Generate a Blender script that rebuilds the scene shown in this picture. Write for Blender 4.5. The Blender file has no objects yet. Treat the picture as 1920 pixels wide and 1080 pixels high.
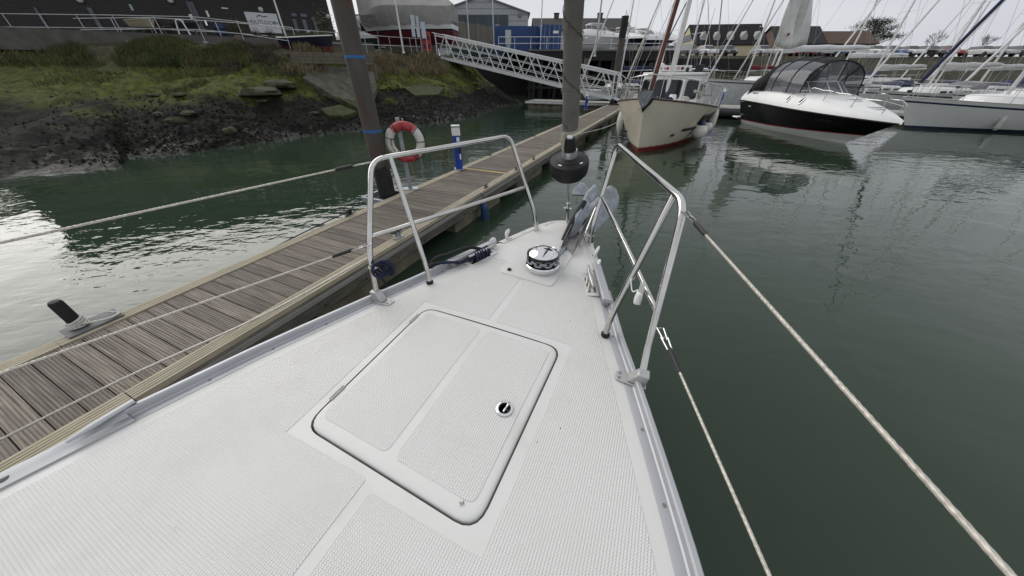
import bpy, math, random
from mathutils import Vector, Matrix, noise
R = math.radians
random.seed(7)
scene = bpy.context.scene
C = scene.collection
# ------------------------------------------------------------------ camera, sky, sun, exposure
EYE = 2.45                                   # metres above the water
FPX = 570.0                                  # focal length in pixels of the 1920 px wide frame
PITCH = math.atan((540 - 139) / FPX)
cam_d = bpy.data.cameras.new('camera'); cam = bpy.data.objects.new('camera', cam_d); C.objects.link(cam)
cam.location = (0, 0, EYE); cam.rotation_euler = (math.pi / 2 - PITCH, 0, 0)
cam_d.sensor_width = 36; cam_d.lens = 36 * FPX / 1920; cam_d.clip_start = .05; cam_d.clip_end = 2000
scene.camera = cam
SUN_AZ, SUN_EL = R(-48), R(33)               # azimuth from +Y towards +X
world = bpy.data.worlds.new('World'); scene.world = world; world.use_nodes = True
wn = world.node_tree.nodes; wl = world.node_tree.links
bg = wn['Background']; bg.inputs['Strength'].default_value = .1
sky = wn.new('ShaderNodeTexSky'); sky.sky_type = 'NISHITA'; sky.sun_disc = False
sky.sun_elevation = SUN_EL; sky.sun_rotation = SUN_AZ; sky.air_density = 1.5; sky.dust_density = 6
hs = wn.new('ShaderNodeHueSaturation'); hs.inputs['Saturation'].default_value = .3
wl.new(sky.outputs[0], hs.inputs['Color'])
tc = wn.new('ShaderNodeTexCoord'); mp = wn.new('ShaderNodeMapping'); mp.inputs['Scale'].default_value = (1.2, 1.2, 4)
ns = wn.new('ShaderNodeTexNoise'); ns.inputs['Scale'].default_value = 1.6; ns.inputs['Detail'].default_value = 6
wl.new(tc.outputs['Generated'], mp.inputs[0]); wl.new(mp.outputs[0], ns.inputs['Vector'])
cr = wn.new('ShaderNodeValToRGB'); cr.color_ramp.elements[0].position = .3; cr.color_ramp.elements[1].position = .72
cr.color_ramp.elements[0].color = (6.3, 6.55, 7.1, 1); cr.color_ramp.elements[1].color = (7.9, 8.1, 8.5, 1)
wl.new(ns.outputs['Fac'], cr.inputs[0])
mx = wn.new('ShaderNodeMix'); mx.data_type = 'RGBA'; mx.inputs['Factor'].default_value = .88
wl.new(hs.outputs[0], mx.inputs['A']); wl.new(cr.outputs[0], mx.inputs['B']); wl.new(mx.outputs['Result'], bg.inputs['Color'])
sl = bpy.data.lights.new('sun', 'SUN'); sun = bpy.data.objects.new('sun', sl); C.objects.link(sun)
sl.energy = 1.5; sl.angle = R(58); sl.color = (1, .96, .9)
sd = Vector((math.sin(SUN_AZ) * math.cos(SUN_EL), math.cos(SUN_AZ) * math.cos(SUN_EL), math.sin(SUN_EL)))
sun.rotation_euler = (-sd).to_track_quat('-Z', 'Y').to_euler()
scene.view_settings.view_transform = 'Standard'; scene.view_settings.look = 'None'
scene.view_settings.exposure = .06; scene.view_settings.gamma = 1
scene.render.engine = 'CYCLES'
scene.cycles.use_denoising = True
scene.cycles.max_bounces = 7; scene.cycles.glossy_bounces = 4; scene.cycles.transparent_max_bounces = 10
scene.cycles.caustics_reflective = False; scene.cycles.caustics_refractive = False

# ------------------------------------------------------------------ from photo pixel to place
CP, SP = math.cos(PITCH), math.sin(PITCH)
def ray(px, py):
    v = (540 - py) / FPX
    return Vector(((px - 960) / FPX, CP + SP * v, -SP + CP * v))
def P(px, py, z=0.):
    r = ray(px, py); s = (z - EYE) / r.z
    return Vector((r.x * s, r.y * s, z))
def PY(px, py, Y):
    r = ray(px, py); s = Y / r.y
    return Vector((r.x * s, Y, EYE + r.z * s))
def PW(px, py, p0, n):
    r = ray(px, py); o = Vector((0, 0, EYE)); s = (Vector(p0) - o).dot(n) / r.dot(n)
    return o + r * s
# ------------------------------------------------------------------ materials
def col4(c): return (c[0], c[1], c[2], 1)
MATS = {}
def mat(name, c, rough=.5, metal=0., var=.12, scale=6., c2=None, bump=0., bscale=40., coat=0., alpha=None, trans=0., ior=1.45, stretch=(1, 1, 1), detail=5, dirt=None, dirt_scale=3., dirt_amt=.5, rand=0., thr=(.35, .7)):
    if name in MATS: return MATS[name]
    m = bpy.data.materials.new(name); m.use_nodes = True; MATS[name] = m
    N = m.node_tree.nodes; Lk = m.node_tree.links; b = N['Principled BSDF']
    t = N.new('ShaderNodeTexCoord'); mpn = N.new('ShaderNodeMapping'); mpn.inputs['Scale'].default_value = stretch
    Lk.new(t.outputs['Object'], mpn.inputs[0])
    n1 = N.new('ShaderNodeTexNoise'); n1.inputs['Scale'].default_value = scale; n1.inputs['Detail'].default_value = detail
    Lk.new(mpn.outputs[0], n1.inputs['Vector'])
    rp = N.new('ShaderNodeValToRGB'); rp.color_ramp.elements[0].position = thr[0]; rp.color_ramp.elements[1].position = thr[1]
    if c2 is None:
        rp.color_ramp.elements[0].color = col4([x * (1 - var) for x in c]); rp.color_ramp.elements[1].color = col4([min(1, x * (1 + var)) for x in c])
    else:
        rp.color_ramp.elements[0].color = col4(c); rp.color_ramp.elements[1].color = col4(c2)
    Lk.new(n1.outputs['Fac'], rp.inputs[0]); out = rp.outputs[0]
    if rand:
        oi = N.new('ShaderNodeObjectInfo'); mr = N.new('ShaderNodeMapRange'); mr.inputs['To Min'].default_value = 1 - rand; mr.inputs['To Max'].default_value = 1 + rand
        Lk.new(oi.outputs['Random'], mr.inputs['Value'])
        h2 = N.new('ShaderNodeHueSaturation'); Lk.new(out, h2.inputs['Color']); Lk.new(mr.outputs[0], h2.inputs['Value']); out = h2.outputs[0]
    if dirt:
        n3 = N.new('ShaderNodeTexNoise'); n3.inputs['Scale'].default_value = dirt_scale; n3.inputs['Detail'].default_value = 8; n3.inputs['Roughness'].default_value = .65
        Lk.new(t.outputs['Object'], n3.inputs['Vector'])
        r3 = N.new('ShaderNodeValToRGB'); r3.color_ramp.elements[0].position = .48; r3.color_ramp.elements[1].position = .72
        r3.color_ramp.elements[0].color = (0, 0, 0, 1); r3.color_ramp.elements[1].color = (dirt_amt,) * 3 + (1,)
        Lk.new(n3.outputs['Fac'], r3.inputs[0])
        mm = N.new('ShaderNodeMix'); mm.data_type = 'RGBA'; Lk.new(r3.outputs[0], mm.inputs['Factor']); Lk.new(out, mm.inputs['A']); mm.inputs['B'].default_value = col4(dirt); out = mm.outputs['Result']
    Lk.new(out, b.inputs['Base Color'])
    b.inputs['Roughness'].default_value = rough; b.inputs['Metallic'].default_value = metal
    b.inputs['Coat Weight'].default_value = coat; b.inputs['IOR'].default_value = ior; b.inputs['Transmission Weight'].default_value = trans
    if alpha is not None: b.inputs['Alpha'].default_value = alpha
    if bump:
        n2 = N.new('ShaderNodeTexNoise'); n2.inputs['Scale'].default_value = bscale; n2.inputs['Detail'].default_value = 4
        Lk.new(mpn.outputs[0], n2.inputs['Vector'])
        bp = N.new('ShaderNodeBump'); bp.inputs['Strength'].default_value = bump; bp.inputs['Distance'].default_value = .01
        Lk.new(n2.outputs['Fac'], bp.inputs['Height']); Lk.new(bp.outputs[0], b.inputs['Normal'])
    return m
steel = mat('stainless steel', (.60, .59, .57), .08, 1., .1, 9, dirt=(.30, .23, .17), dirt_scale=18, dirt_amt=.3)
chrome = mat('chrome', (.75, .75, .75), .06, 1., .04)
galv = mat('galvanised steel', (.36, .385, .42), .58, .6, .16, 18, bump=.1)
alu = mat('anodised aluminium', (.60, .61, .63), .38, .85, .06, 20)
gel = mat('white gelcoat', (.685, .68, .655), .42, 0, .02, 3, dirt=(.50, .475, .41), dirt_scale=3.5, dirt_amt=.38)
gelp = mat('plain white gelcoat', (.78, .78, .77), .25, 0, .03, 3, coat=.2, dirt=(.55, .53, .48), dirt_scale=1.6, dirt_amt=.25)
black = mat('black plastic', (.014, .014, .016), .42, 0, .2, 10)
rubber = mat('black rubber', (.012, .012, .013), .7, 0, .2, 10)
whitep = mat('white plastic', (.78, .78, .77), .4, 0, .04, 5)
whitepaint = mat('white painted metal', (.70, .71, .71), .4, 0, .08, 5, dirt=(.4, .36, .3), dirt_scale=4, dirt_amt=.3)
navy = mat('navy fabric', (.012, .016, .045), .8, 0, .2, 8, bump=.2)
tape = mat('blue tape', (.03, .13, .36), .45, 0, .12, 8)
glassd = mat('dark window glass', (.02, .025, .03), .06, 0, .3, 1.5)
ropew = mat('white rope', (.55, .53, .48), .75, 0, .15, 60)
wire = mat('wire rope', (.52, .49, .43), .42, .35, .2, 90)
mastm = mat('mast aluminium', (.62, .62, .61), .35, .5, .08, 3)
riggm = mat('rigging wire', (.33, .33, .33), .4, .7, .1)
sailw = mat('white sailcloth', (.66, .66, .64), .75, 0, .08, 3, bump=.2, bscale=6)
teak = mat('weathered teak', (.22, .15, .09), .6, 0, .25, 8, stretch=(1, 12, 1))

# ------------------------------------------------------------------ mesh builder
MW = {}
class M:
    def __init__(s): s.v = []; s.f = []
    def add(s, vs, fs):
        o = len(s.v); s.v += [Vector(x) for x in vs]; s.f += [tuple(i + o for i in f) for f in fs]; return s
    def box(s, c, d, rot=None, taper=1.):
        c = Vector(c); vs = []
        for z in (-.5, .5):
            k = taper if z > 0 else 1.
            for x, y in ((-.5, -.5), (.5, -.5), (.5, .5), (-.5, .5)):
                p = Vector((x * d[0] * k, y * d[1] * k, z * d[2])); vs.append(c + (rot @ p if rot else p))
        return s.add(vs, [(3, 2, 1, 0), (4, 5, 6, 7), (0, 1, 5, 4), (1, 2, 6, 5), (2, 3, 7, 6), (3, 0, 4, 7)])
    def beam(s, a, b, w, h, up=(0, 0, 1)):
        a = Vector(a); b = Vector(b); d = (b - a).normalized(); x = d.cross(Vector(up))
        if x.length < 1e-4: x = d.cross(Vector((1, 0, 0)))
        x.normalize(); u = x.cross(d)
        vs = [p + x * i * w / 2 + u * j * h / 2 for p in (a, b) for i, j in ((-1, -1), (1, -1), (1, 1), (-1, 1))]
        return s.add(vs, [(0, 1, 2, 3), (7, 6, 5, 4), (0, 4, 5, 1), (1, 5, 6, 2), (2, 6, 7, 3), (3, 7, 4, 0)])
    def tube(s, pts, r, seg=8, closed=False, flat=1.):
        pts = [Vector(p) for p in pts]; n = len(pts); rs = r if isinstance(r, (list, tuple)) else [r] * n
        prev = None; vs = []
        for i, p in enumerate(pts):
            if closed: d = pts[(i + 1) % n] - pts[i - 1]
            else: d = pts[min(i + 1, n - 1)] - pts[max(i - 1, 0)]
            d.normalize()
            if prev is None:
                a = Vector((0, 0, 1)) if abs(d.z) < .9 else Vector((1, 0, 0)); x = d.cross(a).normalized()
            else:
                x = prev - d * prev.dot(d); x.normalize()
            prev = x; y = d.cross(x)
            for k in range(seg):
                t = 2 * math.pi * k / seg; vs.append(p + (x * math.cos(t) + y * math.sin(t) * flat) * rs[i])
        fs = []
        for i in range(n if closed else n - 1):
            j = (i + 1) % n
            for k in range(seg):
                l = (k + 1) % seg; fs.append((i * seg + k, i * seg + l, j * seg + l, j * seg + k))
        if not closed: fs += [tuple(range(seg - 1, -1, -1)), tuple((n - 1) * seg + k for k in range(seg))]
        return s.add(vs, fs)
    def lathe(s, prof, o=(0, 0, 0), rot=None, seg=20, cap=True):
        o = Vector(o); vs = []
        for r, z in prof:
            for k in range(seg):
                t = 2 * math.pi * k / seg; p = Vector((r * math.cos(t), r * math.sin(t), z)); vs.append(o + (rot @ p if rot else p))
        n = len(prof); fs = [(i * seg + k, i * seg + (k + 1) % seg, (i + 1) * seg + (k + 1) % seg, (i + 1) * seg + k) for i in range(n - 1) for k in range(seg)]
        if cap: fs += [tuple(range(seg - 1, -1, -1)), tuple((n - 1) * seg + k for k in range(seg))]
        return s.add(vs, fs)
    def prism(s, poly, ext):
        poly = [Vector(p) for p in poly]; e = Vector(ext); n = len(poly)
        return s.add(poly + [p + e for p in poly], [tuple(range(n - 1, -1, -1)), tuple(range(n, 2 * n))] + [(i, (i + 1) % n, n + (i + 1) % n, n + i) for i in range(n)])
    def loft(s, rows, close=False, cap=False):
        n = len(rows[0]); vs = [p for r in rows for p in r]; fs = []
        for i in range(len(rows) - 1):
            for k in range(n if close else n - 1):
                l = (k + 1) % n; fs.append((i * n + k, i * n + l, (i + 1) * n + l, (i + 1) * n + k))
        if cap: fs += [tuple(range(n - 1, -1, -1)), tuple((len(rows) - 1) * n + k for k in range(n))]
        return s.add(vs, fs)
    def torus(s, o, R1, r, rot=None, a0=0., a1=2 * math.pi, n=24, seg=10):
        o = Vector(o); full = abs(a1 - a0 - 2 * math.pi) < 1e-5; m = n if full else n + 1
        pts = []
        for i in range(m):
            t = a0 + (a1 - a0) * i / n; p = Vector((R1 * math.cos(t), R1 * math.sin(t), 0)); pts.append(o + (rot @ p if rot else p))
        return s.tube(pts, r, seg, closed=full)
    def obj(s, name, m, parent=None, smooth=True, world=False, bev=0., ang=40, thick=0.):
        vs = s.v
        if world and parent is not None:
            im = MW[parent.name].inverted(); vs = [im @ v for v in s.v]
        me = bpy.data.meshes.new(name); me.from_pydata([tuple(v) for v in vs], [], s.f); me.materials.append(m)
        if smooth:
            me.polygons.foreach_set('use_smooth', [True] * len(me.polygons)); me.set_sharp_from_angle(angle=R(ang))
        me.update()
        o = bpy.data.objects.new(name, me); C.objects.link(o)
        if parent is not None:
            o.parent = parent; MW[o.name] = MW[parent.name]
        else: MW[o.name] = Matrix()
        if thick:
            k = o.modifiers.new('thickness', 'SOLIDIFY'); k.thickness = thick; k.offset = 0
        if bev:
            k = o.modifiers.new('bevel', 'BEVEL'); k.width = bev; k.segments = 2; k.limit_method = 'ANGLE'
        return o
def strand(a, b, r, lobes=6, pitch=.075, step=.006, near=2.6):
    """laid wire rope: lobed section twisted along its length"""
    a = Vector(a); b = Vector(b); d = b - a; ln = d.length; d.normalize(); x = d.cross(Vector((0, 0, 1))).normalized(); y = d.cross(x); sg = lobes * 3; rows = []; t = 0.
    while t < ln:
        tw = 2 * math.pi * t / pitch; rows.append([a + d * t + (x * math.cos(2 * math.pi * k / sg + tw) + y * math.sin(2 * math.pi * k / sg + tw)) * r * (1.06 if k % 3 == 0 else (.98 if k % 3 == 1 else .90)) for k in range(sg)]); t += step if t < near else .1
    rows.append([p + d * (ln - t + step) for p in rows[-1]])
    return M().loft(rows, close=True, cap=True)
def tag(o, label=None, cat=None, group=None, kind=None):
    if label: o['label'] = label
    if cat: o['category'] = cat
    if group: o['group'] = group
    if kind: o['kind'] = kind
    return o
def thing(name, label, cat, loc=(0, 0, 0), rz=0., group=None):
    e = bpy.data.objects.new(name, None); C.objects.link(e); e.empty_display_size = .2
    e.location = loc; e.rotation_euler = (0, 0, rz)
    MW[e.name] = Matrix.Translation(Vector(loc)) @ Matrix.Rotation(rz, 4, 'Z')
    return tag(e, label, cat, group, 'thing')
def struct(name, b, m, **k):
    o = b.obj(name, m, **k); o['kind'] = 'structure'; return o
def copy_tree(o, loc=None, rz=None, parent=None, label=None):
    c = o.copy(); C.objects.link(c)
    if parent is not None: c.parent = parent
    if loc is not None: c.location = loc
    if rz is not None: c.rotation_euler = (0, 0, rz)
    if label: c['label'] = label
    for ch in o.children: copy_tree(ch, parent=c)
    return c
def inst(name, me, parent, loc=(0, 0, 0), rot=(0, 0, 0), scale=(1, 1, 1)):
    o = bpy.data.objects.new(name, me); C.objects.link(o); o.parent = parent; o.location = loc; o.rotation_euler = rot; o.scale = scale
    MW[o.name] = MW[parent.name]; return o
def curve(pts, n=8):
    """Catmull-Rom through the points."""
    p = [Vector(x) for x in pts]; p = [p[0] * 2 - p[1]] + p + [p[-1] * 2 - p[-2]]; out = []
    for i in range(1, len(p) - 2):
        for k in range(n):
            t = k / n; out.append(.5 * ((2 * p[i]) + (p[i + 1] - p[i - 1]) * t + (2 * p[i - 1] - 5 * p[i] + 4 * p[i + 1] - p[i + 2]) * t * t + (3 * p[i] - p[i - 1] - 3 * p[i + 1] + p[i + 2]) * t ** 3))
    return out + [p[-2]]
def fillet(pts, rad, n=6):
    p = [Vector(x) for x in pts]; out = [p[0]]
    for i in range(1, len(p) - 1):
        a = p[i - 1] - p[i]; b = p[i + 1] - p[i]; r = min(rad if not isinstance(rad, (list, tuple)) else rad[i - 1], a.length * .48, b.length * .48)
        a = p[i] + a.normalized() * r; b = p[i] + b.normalized() * r
        out += [a * (1 - t) ** 2 + p[i] * 2 * t * (1 - t) + b * t * t for t in [k / n for k in range(n + 1)]]
    return out + [p[-1]]
def lerp(a, b, t): return a + (b - a) * t
def text_mesh(name, body, size, m, parent, origin, xdir, ydir, ext=.002, align='CENTER'):
    cu = bpy.data.curves.new(name, 'FONT'); cu.body = body; cu.size = size; cu.align_x = align; cu.align_y = 'CENTER'; cu.extrude = ext; cu.resolution_u = 3
    t = bpy.data.objects.new(name, cu); C.objects.link(t); bpy.context.view_layer.update()
    me = bpy.data.meshes.new_from_object(t.evaluated_get(bpy.context.evaluated_depsgraph_get())); bpy.data.objects.remove(t)
    x = Vector(xdir).normalized(); y = Vector(ydir); y = (y - x * y.dot(x)).normalized(); z = x.cross(y)
    mm = Matrix((x, y, z)).transposed().to_4x4(); mm.translation = Vector(origin)
    me.transform(mm); me.materials.clear(); me.materials.append(m)
    o = bpy.data.objects.new(name, me); C.objects.link(o); o.parent = parent; MW[o.name] = MW[parent.name]; return o
# ------------------------------------------------------------------ water
def water_material():
    m = bpy.data.materials.new('harbour water'); m.use_nodes = True; N = m.node_tree.nodes; Lk = m.node_tree.links; b = N['Principled BSDF']
    b.inputs['Roughness'].default_value = .025; b.inputs['IOR'].default_value = 1.33
    t = N.new('ShaderNodeTexCoord')
    def nz(scale, stretch, rotz, detail, dist=0.):
        mp = N.new('ShaderNodeMapping'); mp.inputs['Scale'].default_value = stretch; mp.inputs['Rotation'].default_value = (0, 0, rotz)
        Lk.new(t.outputs['Object'], mp.inputs[0])
        n = N.new('ShaderNodeTexNoise'); n.inputs['Scale'].default_value = scale; n.inputs['Detail'].default_value = detail; n.inputs['Distortion'].default_value = dist
        Lk.new(mp.outputs[0], n.inputs['Vector']); return n.outputs['Fac']
    def math_(op, a, b_):
        n = N.new('ShaderNodeMath'); n.operation = op
        for i, q in enumerate((a, b_)):
            if isinstance(q, (int, float)): n.inputs[i].default_value = q
            else: Lk.new(q, n.inputs[i])
        return n.outputs[0]
    big = nz(.9, (1, 1.6, 1), .5, 2, .4); mid = nz(2.6, (1, 2.0, 1), .35, 2, .5); fine = nz(9, (1, 1.7, 1), -.2, 2, .2)
    patch = nz(.16, (1, 1, 1), 0, 2); 
    pr = N.new('ShaderNodeMapRange'); pr.inputs['From Min'].default_value = .38; pr.inputs['From Max'].default_value = .62; pr.inputs['To Min'].default_value = .12; pr.inputs['To Max'].default_value = 1.0
    Lk.new(patch, pr.inputs['Value'])
    h = math_('ADD', math_('MULTIPLY', big, .017), math_('MULTIPLY', math_('ADD', math_('MULTIPLY', mid, .0095), math_('MULTIPLY', fine, .0014)), pr.outputs[0]))
    bp = N.new('ShaderNodeBump'); bp.inputs['Strength'].default_value = 1; bp.inputs['Distance'].default_value = 1.0
    Lk.new(h, bp.inputs['Height']); Lk.new(bp.outputs[0], b.inputs['Normal'])
    cl = nz(.08, (1, 1, 1), 0, 3); rp = N.new('ShaderNodeValToRGB'); rp.color_ramp.elements[0].color = (.022, .037, .023, 1); rp.color_ramp.elements[1].color = (.033, .053, .034, 1)
    Lk.new(cl, rp.inputs[0]); Lk.new(rp.outputs[0], b.inputs['Base Color'])
    return m
w = M().add([(-400, -60, 0), (400, -60, 0), (400, 600, 0), (-400, 600, 0)], [(0, 1, 2, 3)])
struct('water', w, water_material(), smooth=False)

# ------------------------------------------------------------------ mud bank, crest and land
# pairs: foot of the bank at the water, top of the bank
bank_pairs = []
def bp_(sx, sy, crest): bank_pairs.append((P(sx, sy), Vector(crest)))
bank_pairs.append((Vector((-60, -8, 0)), Vector((-70, 16, 3.9))))
bank_pairs.append((Vector((-30, 3, 0)), Vector((-38, 20, 3.9))))
bp_(60, 330, (-27.5, 21.2, 3.9)); bp_(240, 297, (-21, 21.5, 3.88)); bp_(365, 285, (-17.2, 21.8, 3.84)); bp_(490, 267, (-14.6, 22.3, 3.70))
bp_(690, 240, (-11.7, 23.5, 3.45)); bp_(805, 231, (-9.8, 28.5, 3.45)); bp_(882, 220, (-7.0, 33.8, 3.60)); bp_(940, 200, (-4.4, 36.5, 3.3)); 
bank_pairs.append((PY(982, 184, 36), Vector((-3.9, 38.4, 2.7)))); bank_pairs.append((Vector((-1.5, 41, 0)), Vector((-4.4, 44, 2.6)))); bank_pairs.append((Vector((-3, 48, 0)), Vector((-6, 50, 3.2))))
bank_pairs[-3][0].z = 0
NU, NV = 420, 130
foot = curve([a for a, b in bank_pairs], 30); crest = curve([b for a, b in bank_pairs], 30)
def sample(pl, t):
    x = t * (len(pl) - 1); i = min(int(x), len(pl) - 2); return pl[i].lerp(pl[i + 1], x - i)
def fbm(p, o=4): return noise.fractal(p, 1.0, 2.0, o)
def bank_point(t, v):
    """v: 0 under water, .1 water's edge, 1 crest"""
    a = sample(foot, t); b = sample(crest, t); k = (v - .08) / .92
    p = a.lerp(b, k); zt = b.z
    z = zt * (k * .75 + .25 * k * k) if k > 0 else k * 6
    if k > .84: z = lerp(z, zt, (k - .84) / .16)
    amp = .5 * max(0, min(1, 1 - k)) + .12
    q = Vector((p.x, p.y, 0))
    mud = max(0, min(1, (1.5 - z) / .7))
    z += .30 * fbm(q * .45) * min(1, abs(k) * 6 + .2) + .05 * fbm(q * 1.7 + Vector((9, 2, 1)))
    z += mud * (.10 * fbm(q * 4.0, 3) + .07 * abs(noise.noise(q * 9)))  + (1 - mud) * (.05 * fbm(q * 4.5, 3) + .05 * abs(noise.noise(q * 2.3)))
    return Vector((p.x, p.y, z))
ts = []
for i in range(NU + 1):
    ts.append(.09 + .88 * i / NU)
ts = [0, .03, .06] + ts + [1.0]
bm_ = M().loft([[bank_point(t, j / NV) for j in range(NV + 1)] for t in ts])
def bank_material():
    m = bpy.data.materials.new('tidal mud and turf'); m.use_nodes = True; N = m.node_tree.nodes; Lk = m.node_tree.links; b = N['Principled BSDF']
    t = N.new('ShaderNodeTexCoord')
    def nz(s, d=6, ro=.6):
        n = N.new('ShaderNodeTexNoise'); n.inputs['Scale'].default_value = s; n.inputs['Detail'].default_value = d; n.inputs['Roughness'].default_value = ro; Lk.new(t.outputs['Object'], n.inputs['Vector']); return n.outputs['Fac']
    sx = N.new('ShaderNodeSeparateXYZ'); Lk.new(t.outputs['Object'], sx.inputs[0])
    def ma(op, a, b_, c_=None):
        n = N.new('ShaderNodeMath'); n.operation = op
        for i, q in enumerate((a, b_) if c_ is None else (a, b_, c_)):
            if isinstance(q, (int, float)): n.inputs[i].default_value = q
            else: Lk.new(q, n.inputs[i])
        return n.outputs[0]
    def ramp(f, els):
        r = N.new('ShaderNodeValToRGB'); e = r.color_ramp.elements
        while len(e) < len(els): e.new(.5)
        for q, (pos, c) in zip(e, els): q.position = pos; q.color = col4(c)
        Lk.new(f, r.inputs[0]); return r.outputs[0]
    zz = ma('ADD', sx.outputs['Z'], ma('MULTIPLY', ma('SUBTRACT', nz(.55), .5), 2.6))
    zz = ma('ADD', zz, ma('MULTIPLY', ma('SUBTRACT', nz(4), .5), .7))
    mud = ramp(nz(7, 8, .7), [(.38, (.004, .004, .0035)), (.58, (.011, .010, .008)), (.8, (.034, .030, .022))])
    alg = ramp(nz(3.2, 8, .7), [(.3, (.012, .015, .005)), (.48, (.058, .069, .010)), (.64, (.115, .12, .02)), (.8, (.14, .125, .065))])
    soil = ramp(nz(4.5, 8, .7), [(.3, (.024, .026, .012)), (.52, (.066, .060, .034)), (.75, (.12, .105, .07))])
    f1 = ramp(ma('DIVIDE', zz, 4.0), [(.30, (0, 0, 0)), (.44, (1, 1, 1))]); f2 = ramp(ma('DIVIDE', zz, 4.0), [(.66, (0, 0, 0)), (.82, (1, 1, 1))])
    def mix(f, a, c):
        n = N.new('ShaderNodeMix'); n.data_type = 'RGBA'; Lk.new(f, n.inputs['Factor']); Lk.new(a, n.inputs['A']); Lk.new(c, n.inputs['B']); return n.outputs['Result']
    c = mix(f2, mix(f1, mud, alg), soil); Lk.new(c, b.inputs['Base Color'])
    wet = ramp(ma('ADD', ma('DIVIDE', zz, 4.0), ma('MULTIPLY', nz(2.2, 5), .12)), [(.06, (.30, .30, .30)), (.14, (.75, .75, .75))]); pud = ma('MULTIPLY', ramp(nz(1.3, 4), [(.60, (0, 0, 0)), (.66, (1, 1, 1))]), ramp(sx.outputs['Z'], [(.35, (1, 1, 1)), (.75, (0, 0, 0))])); Lk.new(ma('MULTIPLY', wet, ma('SUBTRACT', 1.0, ma('MULTIPLY', pud, .6))), b.inputs['Roughness']); b.inputs['Specular IOR Level'].default_value = .16
    bp = N.new('ShaderNodeBump'); bp.inputs['Strength'].default_value = .9; bp.inputs['Distance'].default_value = .06
    Lk.new(nz(16, 6, .7), bp.inputs['Height']); Lk.new(bp.outputs[0], b.inputs['Normal'])
    return m
bank = struct('mud_bank', bm_, bank_material(), smooth=True, ang=80)
tag(bank, 'sloping tidal bank of dark mud, green algae and rough turf')
# land behind: promenade and yard on the left, quay land further back, all one sheet at walking level
landm = mat('tarmac and gravel yard', (.11, .105, .095), .9, 0, .25, 1.2, bump=.4, bscale=30)
cl = [crest[int(i * (len(crest) - 1) / 60)] for i in range(61)]
lm = M().loft([[Vector((p.x, p.y, p.z - .02)) for p in cl], [Vector((p.x - 3, p.y + 7, max(p.z, 3.3) + .35)) for p in cl], [Vector((p.x * 1.5 - 12, max(p.y + 80, 120), 4.75)) for p in cl], [Vector((p.x * 6 - 40, 560, 4.75)) for p in cl]])
struct('yard_ground', lm, landm, smooth=True)
LAND_Z = 4.75
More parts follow.
